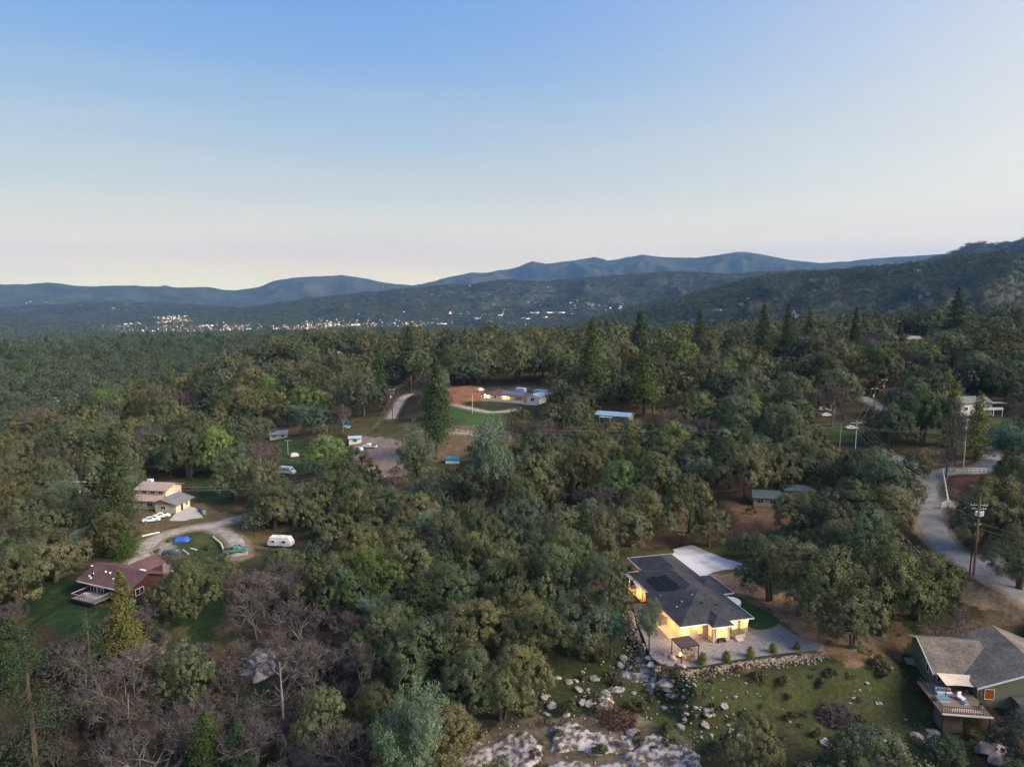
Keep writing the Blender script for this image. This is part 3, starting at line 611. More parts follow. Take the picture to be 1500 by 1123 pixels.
window(house, 4.29, 18.6, 1.35, 180, 2.4, 2.3, lit_glass, 2, name='sliding_door'); window(house, 4.29, 22.2, 1.6, 180, 1.4, 1.4, lit_glass, 2)
garage_m = M('garage_door_paint', (.62, .58, .52), .6)
for yy in (12.6, 16.2):
    g = MB().b2(-.05, .05, -1.3, 1.3, 0, 2.3).build('garage_door', garage_m, house, loc=(15.63, yy, .1))
    for k in range(4): MB().b2(.055, .075, -1.25, 1.25, .05 + k * .57, .56 + k * .57).build('panel', garage_m, g)
# entry canopy with a curved white edge
arc = [(14.1, 5.4)] + [(14.1 + 1.5 * math.sin(t), 7.1 - 1.7 * math.cos(t)) for t in np.linspace(0, math.pi, 12)] + [(14.1, 8.8)]
MB().prism(arc, ZE - .22, ZE + .04).build('entry_canopy', white, house)
for yy in (5.9, 8.3): MB().lathe([(.12, 0), (.10, .1), (.10, ZE - .25), (.13, ZE - .22)], 10).build('column', white, house, loc=(15.0, yy, .05))
# solar panels lie on the west slope: rows of black modules
sol_m = M('solar_cells', (.008, .009, .012), .5, (.013, .014, .018), 3, spec=.15); sol_f = M('solar_frame', (.03, .03, .035), .4)
sl = math.atan(PT - .003)
arr = thing('solar_array', 'black solar panels laid in two rows on the charcoal roof of the large lit house', 'solar panels', Hw(2.2, 18.4) + (ZE + .02 + (2.2 - .55) * (PT - .003) + .14,), R(HR))
for row, (cols, off) in enumerate(((8, 0.0), (6, 1.0))):
    for k in range(cols):
        y = -k * 1.06 - off; xa = row * 1.78; V = []
        for (dx, dy) in ((0, 0), (1.72, 0), (1.72, -1.02), (0, -1.02)): V.append((xa * math.cos(sl) + dx * math.cos(sl), y + dy, (xa + dx) * math.sin(sl)))
        V2 = [(a, b, c - .05) for a, b, c in V]
        pm = MB().add(V + V2, [(0, 3, 2, 1), (4, 5, 6, 7), (0, 1, 5, 4), (1, 2, 6, 5), (2, 3, 7, 6), (3, 0, 4, 7)]); pf = pm.build('panel', sol_f, arr)
        I = [(V[0][0] * (1 - s) + V[2][0] * s, 0, 0) for s in (.03, .97)]
        c_ = [sum(q[i] for q in V) / 4 for i in range(3)]
        MB().add([tuple(c_[i] + (q[i] - c_[i]) * .955 + (0, 0, .006)[i] for i in range(3)) for q in V], [(0, 3, 2, 1)]).build('cells', sol_m, pf)
rz_ = lambda x: ZE + (x - .55) * (PT - .003)
vents(house, [(4.3, 26.2, 4.0), (2.6, 22.4, rz_(2.6)), (3.0, 10.9, rz_(3)), (6.3, 4.4, 4.55), (5.6, 12.6, rz_(5.6)), (8.8, 3.6, 4.25), (5.2, 14.5, rz_(5.2))])
vents(house, [(3.4, 6.4, 4.2), (2.0, 5.6, 3.7), (1.6, 11.2, 3.4), (5.7, 6.9, 5.0)], M('pale_metal', (.20, .21, .22), .5))
for x, y, p_ in ((-.05 + .35, 6.75, 260), (.1 + .2, .35, 260), (1.8, 20.4, 700), (3.0, .35, 30), (10.2, .3, 55), (12.9, .3, 45), (7.0, -1.5, 25)):
    lamp(house, x, y, ZE - .32, p_)
lamp(house, .4, 3.7, 2.5, 170, (1., .62, .25)); lamp(house, .85, 10.6, 2.45, 60)

# ------------------------------------------------------------------ the yard of the lit house
pg = thing('pergola', 'dark square pergola with four thin posts over the fire pit on the gravel', 'pergola', (*P(1003, 962)[:2], .06), R(17))
for sx in (-1, 1):
    for sy in (-1, 1): MB().box((sx * 1.55, sy * 1.55, 1.25), (.13, .13, 2.5)).build('post', black_metal, pg); MB().box((sx * 1.55, sy * 1.55, .1), (.22, .22, .2)).build('post_base', black_metal, pg)
fr = MB()
for s in (-1, 1): fr.box((0, s * 1.6, 2.58), (3.4, .1, .16)); fr.box((s * 1.65, 0, 2.58), (.1, 3.1, .16))
fr.build('roof_frame', black_metal, pg)
pslat = MB().box((0, 0, 0), (.27, 3.08, .03)).mesh('slat', M('pergola_slat', (.075, .055, .05), .6))
for k in range(11): link('slat', pslat, pg, (-1.45 + k * .29, 0, 2.62))
fp_xy = P(997, 960, .3)[:2]
fp = thing('fire_pit', 'small burning fire pit under the front corner of the pergola', 'fire pit', (*fp_xy, .06), 0)
MB().lathe([(.30, 0), (.34, .30), (.42, .34), (.42, .40), (.30, .40), (.28, .30)], 14).build('bowl', M('rusty_steel', (.12, .07, .05), .7), fp)
fl = MB()
for k in range(9):
    a = k * 2.4; r_ = .05 + .02 * k; h = .5 - .03 * k
    fl.lathe([(.03, .3), (.075, .42), (.05, .3 + h * .7), (.006, .3 + h)], 6, (r_ * math.cos(a), r_ * math.sin(a), 0))
fl.build('flame', M('flame', (1, .4, .08), .5, emit=((1., .36, .07), 45)), fp)
l = bpy.data.lights.new('fire_light', 'POINT'); l.energy = 90; l.color = (1, .42, .14); l.shadow_soft_size = .2
o = bpy.data.objects.new('fire_light', l); COL.objects.link(o); o.parent = fp; o.location = (0, 0, 1.0)
wicker = M('wicker', (.16, .11, .08), .8, (.24, .18, .13), 14, .5); cush = M('cream_cushion', (.55, .47, .40), .9)
def make_chair():
    t = thing('patio_chair', '', 'chair')
    MB().box((0, 0, .30), (.66, .62, .12)).build('seat', wicker, t); MB().box((0, .0, .41), (.54, .50, .10)).build('cushion', cush, t)
    MB().box((0, .30, .62), (.66, .09, .62)).build('backrest', wicker, t)
    for s in (-1, 1):
        MB().box((s * .33, 0, .48), (.08, .62, .20)).build('armrest', wicker, t)
        for q in (-1, 1): MB().box((s * .29, q * .26, .12), (.06, .06, .24)).build('leg', wicker, t)
    return t
def dup(root, loc, rz=0., label=None, group=None, sc_=None):
    r = root.copy(); COL.objects.link(r); r.location = loc; r.rotation_euler.z = rz
    if label: r['label'] = label
    if group: r['group'] = group
    if sc_ is not None: r.scale = sc_
    for ch in list(root.children):
        c = ch.copy(); COL.objects.link(c); c.parent = r
        for g in ch.children: d_ = g.copy(); COL.objects.link(d_); d_.parent = c
    return r
ch0 = make_chair()
spots = [(1003, 948, 10, 'wicker patio chair farthest from the fire, near the house side of the pergola'), (1014, 951, -60, 'wicker patio chair at the far right of the fire pit group'),
         (1016, 962, -130, 'wicker patio chair at the near right of the fire pit group'), (1008, 967, 180, 'wicker patio chair nearest the camera in the fire pit group')]
for i, (u, v, a, lb) in enumerate(spots):
    p = P(u, v, .06)
    if i == 0: ch0.location = (p[0], p[1], .06); ch0.rotation_euler.z = R(a); ch0['label'] = lb; ch0['group'] = 'chairs around the fire pit'
    else: dup(ch0, (p[0], p[1], .06), R(a), lb, 'chairs around the fire pit')
p = P(1008, 957, .06); t = thing('low_table', 'low wooden table between the patio chairs under the pergola', 'table', (p[0], p[1], .06), R(17))
MB().box((0, 0, .40), (.9, .6, .06)).build('tabletop', wicker, t)
for s in (-1, 1):
    for q in (-1, 1): MB().box((s * .4, q * .25, .185), (.06, .06, .37)).build('leg', wicker, t)
p = P(1057, 940, .06); t = thing('bench', 'dark metal bench under the pair of lit bay windows', 'bench', (p[0], p[1], .06), R(HR))
MB().box((0, 0, .44), (1.5, .5, .05)).build('seat', black_metal, t); MB().box((0, .26, .72), (1.5, .05, .45)).build('backrest', black_metal, t)
for s in (-1, 1): MB().box((s * .68, 0, .215), (.06, .46, .40)).build('leg', black_metal, t)
p = P(1079, 931, .06); t = thing('hot_tub', 'hot tub under a dark green cover beside the beige bay wall', 'hot tub', (p[0], p[1], .06), R(HR + 8))
MB().box((0, 0, .4), (2.1, 2.0, .8), taper=1.03).build('shell', M('tub_shell', (.5, .42, .33), .6), t); MB().box((0, .03, .87), (2.2, 2.1, .12)).build('cover', M('tub_cover', (.05, .075, .07), .6), t)
MB().box((-.5, -1.45, .12), (1.3, .7, .24)).build('step', M('step_grey', (.5, .48, .45), .8), t)
p = P(1091, 922, .06); t = thing('patio_table', 'round white patio table left of the hot tub corner by the lit door', 'table', (p[0], p[1] + .3, .06))
MB().lathe([(.55, 0), (.56, .03), (.5, .05)], 14, (0, 0, .7)).build('tabletop', white, t); MB().lathe([(.3, 0), (.05, .08), (.05, .7)], 8).build('leg', white, t)
# small conical junipers along the gravel edge come with the planting below
# basketball hoop
p = P(998, 798); t = thing('basketball_hoop', 'tall black basketball hoop with clear backboard at the far edge of the driveway', 'basketball hoop', (p[0], p[1], 0.05), R(-20))
MB().box((0, .2, .1), (1.0, .8, .2), taper=.7).build('base', black_metal, t); MB().tube([(0, 0, .1), (0, -.05, 2.6), (0, -.7, 3.3)], .08, 6).build('pole', black_metal, t)
bb = MB().box((0, -.85, 3.35), (1.4, .05, .9)).build('backboard', M('backboard', (.10, .12, .13), .2), t)
e = MB(); [e.box((s * .72, -.89, 3.35), (.06, .03, 1.0)) for s in (-1, 1)]; [e.box((0, -.89, 3.35 + s * .47), (1.38, .03, .06)) for s in (-1, 1)]; e.build('border', white, bb)
MB().tube([(0.23 * math.cos(a), -1.15 + .23 * math.sin(a), 3.05) for a in np.linspace(0, 2 * math.pi, 13)], .02, 4, cap=False).build('rim', M('orange_rim', (.6, .15, .03), .5), t)
# iron fence on the west terrace
def fence(name, label, pts, h, npost, m, rails=(1.0,), pickets=0, group=None, pw=.1, cat='fence', zoff=0):
    a = np.array(pts[0], float); t = thing(name, label, cat, (a[0], a[1], gz(*a) + zoff), 0, group)
    segs = [np.array(p, float) for p in pts]; L = [0]
    for p, q in zip(segs[:-1], segs[1:]): L.append(L[-1] + np.linalg.norm(q - p))
    at = lambda s: np.array([np.interp(s, L, [p[i] for p in segs]) for i in (0, 1)])
    S = np.linspace(0, L[-1], npost); base = np.array([a[0], a[1], gz(*a) + zoff]); tops = []
    post = MB().box((0, 0, h / 2 - .1), (pw, pw, h + .2)).mesh('post', m)
    for s in S: q = at(s); z = gz(*q); link('post', post, t, (q[0] - base[0], q[1] - base[1], z + zoff - base[2])); tops.append((q[0] - base[0], q[1] - base[1], z + zoff - base[2]))
    for i in range(len(tops) - 1):
        for k in rails:
            a_, b_ = Vector(tops[i]), Vector(tops[i + 1]); up_ = Vector((0, 0, h * k - (.02 if k == 1 else 0)))
            MB().bar(a_ + up_, b_ + up_, pw * .7).build('rail', m, t)
        if pickets:
            mb = MB()
            for j in range(1, pickets): q = Vector(tops[i]).lerp(Vector(tops[i + 1]), j / pickets); mb.box((q.x, q.y, q.z + h * .52), (.025, .025, h * .85))
            tag(mb.build('pickets', m, t), kind='stuff')
    return t
fence('iron_fence', 'black iron fence on the terrace west of the lit covered patio', [P(u, v)[:2] for u, v in [(921, 890), (926, 878), (944, 880)]], 1.2, 5, black_metal, (1, .15), 6, pw=.06)
fence('white_rail_fence', 'white rail fence beside the bend of the grey road, left of the red paddock', [G(u, v)[:2] for u, v in [(1381, 692), (1383, 704), (1386, 722), (1389, 738)]], 1.3, 9, white, (1, .66, .33), pw=.16)
fence('white_rail_fence', 'white rail fence along the far side of the red paddock', [G(u, v)[:2] for u, v in [(1384, 690), (1400, 691), (1420, 692), (1444, 692)]], 1.3, 10, white, (1, .6), pw=.16)
fence('white_rail_fence', 'short white rail fence along the green lawn behind the airy grey-green pine', [G(u, v)[:2] for u, v in [(668, 633), (690, 636), (716, 640), (740, 643)]], 1.2, 9, white, (1, .6), pw=.14)
fence('white_gate', 'white gate and posts at the driveway mouth below the white road fence', [G(u, v)[:2] for u, v in [(1379, 745), (1384, 743), (1391, 742)]], 1.5, 3, white, (.9, .6, .3), pw=.3, cat='gate')

# ------------------------------------------------------------------ the green house with a deck (lower right)
sage = M('sage_siding', (.15, .165, .115), .85, (.19, .205, .145), 1.5, .3, stretch=(1, 1, 8)); roof_grey = shingles('brown_grey_shingles', (.065, .058, .055), (.19, .17, .155))
gh = frame_thing('green_house', 'sage green house with grey shingle gables and a sun sail over its deck, lower right', 'house', 66.0, 104.5, -2.6, -8)
Z0 = 2.6   # local z = world z + 2.6
gable_walls(.4, 8, .2, 9.0, 6.2, -.6, 5.66, 3.2, 4.6).build('wall', sage, gh)
gable_roof(-.1, 9.5, -.6, 9.8, 6.2, 5.9, 3.15, 4.55).build('roof', roof_grey, gh)
gable_walls(5.0, 22, -3.4, 10.0, 13.3, -.8, 6.6, 3.3, 3.3, 'y').build('wall', sage, gh)
gable_roof(4.5, 22.2, -4.2, 10.5, 13.3, 6.85, 3.35, 3.35, 'y').build('roof', roof_grey, gh)
tr = MB()
for (xa, za, xb, zb) in ((4.5, 3.35, 13.3, 6.85), (22.2, 3.35, 13.3, 6.85)): tr.add([(xa, -4.21, za + .03), (xb, -4.21, zb + .03), (xb, -4.21, zb - .24), (xa, -4.21, za - .24), (xa, -4.27, za + .03), (xb, -4.27, zb + .03), (xb, -4.27, zb - .24), (xa, -4.27, za - .24)], [(4, 5, 6, 7), (0, 1, 5, 4), (2, 3, 7, 6), (3, 2, 1, 0)])
for (ya, za, yb, zb) in ((-.6, 3.15, 6.2, 5.9), (9.8, 4.55, 6.2, 5.9)): tr.add([(-.11, ya, za + .03), (-.11, yb, zb + .03), (-.11, yb, zb - .2), (-.11, ya, za - .2), (-.17, ya, za + .03), (-.17, yb, zb + .03), (-.17, yb, zb - .2), (-.17, ya, za - .2)], [(7, 6, 5, 4), (4, 5, 1, 0), (6, 7, 3, 2), (0, 1, 2, 3)])
for k_ in range(4): q_ = MB(); q_.v = tr.v[k_ * 8:k_ * 8 + 8]; q_.f = [tuple(i - k_ * 8 for i in f) for f in tr.f[k_ * 4:k_ * 4 + 4]]; q_.build('barge_board', white, gh)
hip_roof(9.6, 17, -7.2, -2.0, 2.1, .30).build('porch_roof', roof_grey, gh); MB().b2(10.2, 16.6, -6.7, -3.45, -1.2, 2.06).build('wall', sage, gh)
window(gh, .39, 2.6, 2.6, 180, .9, 1.3, dark_glass, 1)
orange_glass = M('orange_lit_window', (.3, .1, .02), .3, (.1, .03, .01), 3, emit=((1., .20, .02), .05))
window(gh, 6.6, -3.41, 2.1, -90, 1.3, 1.6, orange_glass, 1)
door(gh, 5.8 - 3.2, .19, 2.0, -90, .9, 2.1, M('door_blue', (.04, .05, .09), .5)); window(gh, 3.8, .19, 2.2, -90, 1.1, 1.2, dark_glass, 2); window(gh, 1.3, .19, 2.2, -90, 1.1, 1.2, dark_glass, 2)
MB().b2(21.4 - 3.2, 22.2 - 3.2, -1.6, -.8, 3.9, 5.6).build('chimney', M('chimney_pale', (.45, .48, .52), .7), gh)
MB().b2(-1.0, .38, 7.0, 8.4, -.4, 1.1).build('lean_to', M('lean_to_pale', (.30, .31, .24), .8), gh)
dk = M('deck_boards', (.15, .115, .09), .8, (.21, .17, .14), 6, .3); dr = M('deck_rail', (.04, .03, .028), .6)
deckm = MB().b2(0, .255, 0, 8.6, 0, .05).mesh('deck_board', dk)
deck = thing('deck', 'raised wooden deck with dark railing in front of the sage green house', 'deck', (*[gh.location[i] + v for i, v in enumerate((0, 0))], -2.6), R(-8))
for k in range(24): link('deck_board', deckm, deck, (-2.1 + k * .28, -8.6, 1.5))
MB().b2(-2.15, 4.7, -8.72, -8.62, 1.3, 1.54).build('rim_board', white, deck)
MB().b2(-2.2, -2.12, -8.6, 0, 1.3, 1.54).build('rim_board', M('rim_wood', (.25, .17, .12), .8), deck)
for x in (-1.9, 1.2, 4.4):
    for y in (-8.4, -4.6): MB().b2(x - .08, x + .08, y - .08, y + .08, -2.4, 1.29).build('post', dr, deck)
for (x0, y0, x1, y1) in ((-2.1, -8.55, 4.6, -8.55), (-2.05, -8.4, -2.05, -.2), (4.6, -8.4, 4.6, -4.4)):
    MB().bar((x0, y0, 2.55), (x1, y1, 2.55), .09).build('rail', dr, deck); L_ = math.hypot(x1 - x0, y1 - y0); n = int(L_ / .3); mb = MB()
    for j in range(n + 1): q = j / n; mb.box((x0 + (x1 - x0) * q, y0 + (y1 - y0) * q, 2.04), (.05, .05, .96))
    tag(mb.build('balusters', dr, deck), kind='stuff')
MB().b2(-1.5, 1.2, -7.6, -4.8, -2.0, 1.28).build('lattice', M('under_deck_boards', (.20, .16, .12), .9, (.12, .1, .08), 3), deck)
sail = MB(); N = 9; V = []
for i in range(N):
    for j in range(N):
        a, b = i / (N - 1), j / (N - 1); V.append((.2 + 4.8 * a + .2 * b * (1 - a) - .2 * math.sin(a * math.pi) * 0, -.75 - 3.0 * b + .28 * math.sin(a * math.pi) * b, 3.55 - .35 * b - .32 * math.sin(a * math.pi) * math.sin(b * math.pi)))
sail.add(V + [(x, y, z - .02) for x, y, z in V], [(i * N + j, (i + 1) * N + j, (i + 1) * N + j + 1, i * N + j + 1) for i in range(N - 1) for j in range(N - 1)] + [(N * N + i * N + j, N * N + i * N + j + 1, N * N + (i + 1) * N + j + 1, N * N + (i + 1) * N + j) for i in range(N - 1) for j in range(N - 1)])
st = thing('sun_sail', 'cream sun sail stretched over the deck of the sage green house', 'sun sail', tuple(gh.location), R(-8))
sail.build('cloth', M('cream_canvas', (.50, .42, .35), .9, (.56, .48, .41), 2), st, smooth=True)
for x in (.35, 5.1): MB().b2(x - .05, x + .05, -3.85, -3.75, 1.55, 3.3).build('post', dr, st)
def on_deck(x, y, z=1.55): a = R(-8); return (gh.location[0] + x * math.cos(a) - y * math.sin(a), gh.location[1] + x * math.sin(a) + y * math.cos(a), -2.6 + z)
blue_c = M('blue_cushion', (.10, .20, .27), .9); whc = M('white_cushion', (.55, .55, .57), .9)
t = thing('outdoor_sofa', 'white outdoor sofa with blue cushions under the cream sun sail', 'sofa', on_deck(.3, -3.4), R(-8))
MB().box((0, 0, .22), (2.2, .85, .40)).build('seat', whc, t); MB().box((0, .48, .48), (2.2, .2, .75)).build('backrest', whc, t)
for s in (-.6, .1): MB().box((s, .2, .50), (.55, .25, .42)).build('cushion', blue_c, t)
MB().box((.7, .2, .48), (.5, .2, .35)).build('pillow', M('red_pillow', (.35, .03, .05), .9), t)
t = thing('daybed', 'low daybed with pale blue cover at the left rail of the deck', 'daybed', on_deck(-.7, -5.2), R(-8)); MB().box((0, 0, .18), (1.9, 1.1, .34)).build('base', whc, t); MB().box((0, 0, .42), (1.85, 1.05, .13)).build('mattress', blue_c, t)
t = thing('lounge_chair', 'white high-backed chair in the middle of the deck', 'chair', on_deck(2.2, -4.6), R(20)); MB().box((0, 0, .3), (.8, .8, .3)).build('seat', whc, t); MB().box((0, .42, .65), (.8, .15, .8)).build('backrest', whc, t); [MB().box((s * .34, 0, .075), (.06, .7, .15)).build('leg', dr, t) for s in (-1, 1)]
t = thing('ottoman', 'blue ottoman in front of the white chair on the deck', 'ottoman', on_deck(2.3, -5.7), 0); MB().box((0, 0, .14), (.62, .62, .28)).build('base', whc, t); MB().box((0, 0, .34), (.65, .65, .12), taper=.93).build('cushion', blue_c, t)
MBr = MB().prism([(2.2 * math.cos(a), 1.05 * math.sin(a)) for a in np.linspace(0, math.pi, 14)], 0, .02); rr = MBr.build('rug', M('tan_rug', (.33, .24, .18), .95, (.4, .3, .23), 3)); rr.location = on_deck(1.5, -8.0, 1.56); rr.rotation_euler.z = R(-8); tag(rr, 'half round tan rug on the front of the deck', 'rug')
for x, y, c, s in ((4.0, -6.4, 'stone grey planter with green plant by the right deck rail', .3), (4.1, -2.2, 'tan planter with green plant beside the sun sail post', .26)):
    t = thing('planter', c, 'planter', on_deck(x, y)); MB().lathe([(s * .7, 0), (s, .42), (s * .9, .42), (s * .8, .34)], 10).build('pot', M('pot_clay', (.3, .2, .14), .8), t)
    mb = MB(); [mb.add([(0, 0, .35), (.2 * math.cos(a) - .05 * math.sin(a), .2 * math.sin(a) + .05 * math.cos(a), .6 + .1 * math.sin(a * 3)), (.33 * math.cos(a), .33 * math.sin(a), .75), (.2 * math.cos(a) + .05 * math.sin(a), .2 * math.sin(a) - .05 * math.cos(a), .6)], [(0, 1, 2, 3)]) for a in np.linspace(0, 6, 14)]; mb.build('foliage', M('planter_leaf', (.03, .08, .02), .8), t)

# ------------------------------------------------------------------ the red house (left)
redw = M('barn_red_siding', (.042, .014, .017), .85, (.06, .02, .022), 1.5, .3); roof_red = shingles('maroon_shingles', (.055, .030, .034), (.12, .072, .070))
rh = frame_thing('red_house', 'barn red house with maroon roof and small railed deck on dark green grass', 'house', -89.5, 138.9, -2.0, -22.5)
gable_walls(1.0, 14.3, .9, 9.2, 5.0, -2.4, 4.85, 3.0, 3.0).build('wall', redw, rh)
gable_roof(0, 15, 0, 10, 5.0, 5.1, 3.1, 3.1).build('roof', roof_red, rh); gable_walls(4.4, 9.6, 8, 13, 7, -1, 4.5, 3.0, 3.0, 'y').build('wall', redw, rh); gable_roof(3.8, 10.2, 5.05, 13.5, 7.0, 4.95, 3.5, 3.5, 'y').build('roof', roof_red, rh)
MB().b2(.6, 12.6, -.09, -.01, 2.9, 3.08).build('gutter', white, rh)
window(rh, 14.31, 3.2, 1.9, 0, 1.9, 1.3, dark_glass, 2); window(rh, 11.5, .89, 1.4, -90, 1.5, 1.2, dark_glass, 2)
for x in (4.2, 6.2): window(rh, x, .89, 1.2, -90, 1.7, 2.0, dark_glass, 2, name='sliding_door')
MB().tube([(2.9, 1.8, 3.6), (2.9, 1.8, 5.9)], .12, 8).build('flue_pipe', black_metal, rh); MB().lathe([(.1, 0), (.22, .08), (.2, .2), (.03, .26)], 8).build('flue_cap', white, rh, loc=(2.9, 1.8, 5.85))
vents(rh, [(2.3, 1.5, 3.7), (2.4, 2.2, 4.0), (3.1, 1.2, 3.5), (4.9, 3.2, 4.4), (6.2, 3.2, 4.35), (8.6, 2.0, 3.9)], white); MB().box((12.3, 5.9, 5.0), (1.5, .5, .12)).build('skylight', white, rh)
dr2 = M('weathered_rail', (.30, .28, .27), .8); rd = thing('deck', 'small railed wooden deck on the near side of the red house', 'deck', tuple(rh.location), R(-22.5))
db = MB().b2(0, 6.8, 0, .26, 0, .05).mesh('deck_board', M('grey_boards', (.22, .21, .21), .8, (.3, .29, .29), 5, .3))
for k in range(14): link('deck_board', db, rd, (2.9, -3.1 + k * .28, 1.0))
MB().b2(2.85, 9.75, -3.2, -3.12, .6, 1.04).build('rim_board', redw, rd)
for x in (3.0, 6.3, 9.6):
    for y in (-2.95, -.9): MB().b2(x - .09, x + .09, y - .09, y + .09, -3.5, .98).build('post', redw, rd)
for a_, b_ in (((2.95, -3.05, 2.0), (9.65, -3.05, 2.0)), ((2.95, -3.0, 2.0), (2.95, .8, 2.0)), ((9.65, -3.0, 2.0), (9.65, .8, 2.0))):
    MB().bar(a_, b_, .13).build('rail', dr2, rd); mb = MB(); n = 14
    for j in range(n + 1): q = Vector(a_).lerp(Vector(b_), j / n); mb.box((q.x, q.y, 1.5), (.09, .05, .9))
    tag(mb.build('balusters', redw, rd), kind='stuff')
a_ = R(-22.5); rloc = lambda x, y, z: (rh.location[0] + x * math.cos(a_) - y * math.sin(a_), rh.location[1] + x * math.sin(a_) + y * math.cos(a_), -2 + z)
t = thing('patio_table', 'pale patio table on the deck of the red house', 'table', rloc(5.2, -1.6, 1.05), a_); MB().box((0, 0, .72), (1.5, .9, .05)).build('tabletop', dr2, t); [MB().box((s * .6, q * .35, .35), (.07, .07, .7)).build('leg', dr2, t) for s in (-1, 1) for q in (-1, 1)]
bx_, by_ = rloc(15.0, .6, 0)[:2]; t = thing('propane_tank', 'pale blue tank beside the end wall of the red house', 'tank', (bx_, by_, gz(bx_, by_)), .2); MB().tube([(-.9, 0, .75), (-.75, 0, .75), (.75, 0, .75), (.9, 0, .75)], [.25, .42, .42, .25], 12).build('tank', M('tank_blue', (.25, .35, .42), .5), t); [MB().box((s * .5, 0, .2), (.12, .6, .6)).build('leg', white, t) for s in (-1, 1)]

# ------------------------------------------------------------------ the cream house (upper left)
cream = M('cream_stucco', (.52, .47, .37), .9, (.60, .55, .45), .8, .2); roof_pink = shingles('faded_pink_shingles', (.27, .20, .185), (.38, .29, .26)); roof_sl = shingles('slate_shingles', (.11, .12, .13), (.19, .20, .21))
chs = frame_thing('cream_house', 'cream stucco house with pinkish upper roof and grey garage roof, upper left', 'house', -104.0, 199.6, -4.0, -9)
gable_walls(.3, 6.9, .2, 7.0, 2.6, -.3, 3.75, 2.6, 2.6, 'y').build('wall', cream, chs); gable_roof(-.3, 7.6, -.4, 8.6, 2.6, 3.95, 2.8, 2.5, 'y').build('roof', roof_sl, chs)
MB().add([(0, .12, 2.62), (6.9, .12, 2.5), (2.6, .12, 3.7), (0, .05, 2.62), (6.9, .05, 2.5), (2.6, .05, 3.7)], [(3, 4, 5), (0, 2, 1), (0, 3, 5, 2), (1, 2, 5, 4), (0, 1, 4, 3)]).build('gable_siding', M('salmon_siding', (.42, .24, .15), .8), chs)
window(chs, 2.9, .19, 1.5, -90, 1.4, 1.0, dark_glass, 2); door(chs, 6.91, 3.0, 1.1, 0, .95, 2.1, M('brown_door', (.05, .035, .03), .6)); window(chs, 6.91, 5.2, 1.5, 0, 1.1, 1.1, dark_glass, 2)
gable_walls(-9.5, -.2, 6.0, 13.6, 9.8, -.3, 6.0, 4.7, 4.7).build('wall', cream, chs); gable_roof(-10.2, .6, 5.3, 14.3, 9.8, 6.2, 4.8, 4.8).build('roof', roof_pink, chs)
gable_roof(-9.8, -.4, 1.6, 6.1, 6.0, 3.5, 2.7, 3.48).build('roof', roof_pink, chs); MB().b2(-9.2, -.6, 2.4, 5.9, -.3, 2.7).build('wall', cream, chs)
for x in (-7.2, -4.4, -1.8): window(chs, x, 5.99, 4.0, -90, 1.5, .9, dark_glass, 2)
window(chs, -3.0, 2.39, 1.5, -90, 1.6, 1.1, dark_glass, 2); MB().box((-8.4, 10.6, 6.2), (1.5, 1.3, 1.0)).build('roof_cooler', M('cooler_pale', (.5, .56, .6), .5), chs)

# ------------------------------------------------------------------ the long white ranch with a porch
whb = M('white_siding', (.72, .70, .70), .8, (.65, .64, .64), 2); brr = shingles('brown_purple_roof', (.085, .050, .055), (.15, .095, .09)); blue_metal = M('blue_grey_metal_roof', (.30, .40, .50), .45, (.36, .45, .55), .5, spec=.5)
wh = frame_thing('ranch_house', 'long low ranch with purple brown roof, white porch rail and pale metal roofed wing', 'house', -13.5, 308.0, 12.0, -27)
MB().b2(0, 20.5, 2.4, 11, 0, 2.7).build('wall', M('ranch_cream', (.50, .42, .30), .85), wh); hip_roof(-.5, 21, -.3, 11.6, 2.75, .30).build('roof', brr, wh)
for k in range(6): MB().b2(9.0 + k * 1.75, 10.65 + k * 1.75, 0, 3.4, 0, .05).build('solar_panel', M('grey_solar', (.11, .13, .17), .3, spec=.6), wh, loc=(0, 1.0, 3.20)).rotation_euler = (math.atan(.30), 0, 0)
MB().b2(0, 20.5, -.2, 2.3, -.4, .25).build('porch_floor', white, wh)
for x in np.linspace(.1, 20.4, 9): MB().b2(x - .1, x + .1, -.15, .05, .25, 2.74).build('post', white, wh)
MB().b2(0, 20.5, -.22, -.12, -.5, 1.1).build('porch_railing', white, wh)
for x, g in ((2.5, lit_glass), (6.0, dark_glass), (10.4, lit_glass), (12.2, lit_glass), (16.5, dark_glass)): window(wh, x, 2.39, 1.6, -90, 1.3, 1.2, g, 2)
lamp(wh, 1.2, 1.2, 2.4, 260, (1, .6, .3)); lamp(wh, 10.8, 1.2, 2.4, 200, (1, .6, .25)); lamp(wh, -1.2, 4.0, 2.3, 220, (1, .62, .35))
gable_walls(21.3, 27.5, 1.0, 11, 24.4, -.5, 3.9, 3.0, 3.0, 'y').build('wall', whb, wh); gable_roof(20.9, 28, .4, 11.6, 24.4, 4.2, 3.1, 3.1, 'y').build('roof', blue_metal, wh)
window(wh, 24.4, .99, 1.9, -90, 1.6, 1.4, dark_glass, 2); MB().b2(20.9, 27.6, -1.6, -1.5, -.6, .6).build('porch_railing', white, wh); MB().b2(20.9, 27.6, -1.5, .98, -.6, .0).build('porch_floor', white, wh)
MB().b2(12.5, 16.5, 8.6, 11.5, 3.2, 5.2).build('dormer', M('pale_blue_siding', (.38, .5, .62), .7), wh)
a_ = R(-27); sh = thing('shed', 'pale blue flat roofed shed behind the roof of the long ranch', 'shed', (-13.5 + 18 * math.cos(a_) + 15 * .454, 308 + 18 * math.sin(a_) + 15 * .891, 12.3), a_)
MB().b2(0, 7, 0, 5, -1, 3.2).build('wall', whb, sh); MB().b2(-.3, 7.3, -.3, 5.3, 3.21, 3.4).build('roof', blue_metal, sh); window(sh, 3.5, -.01, 1.8, -90, 1.5, 1.0, dark_glass, 2)

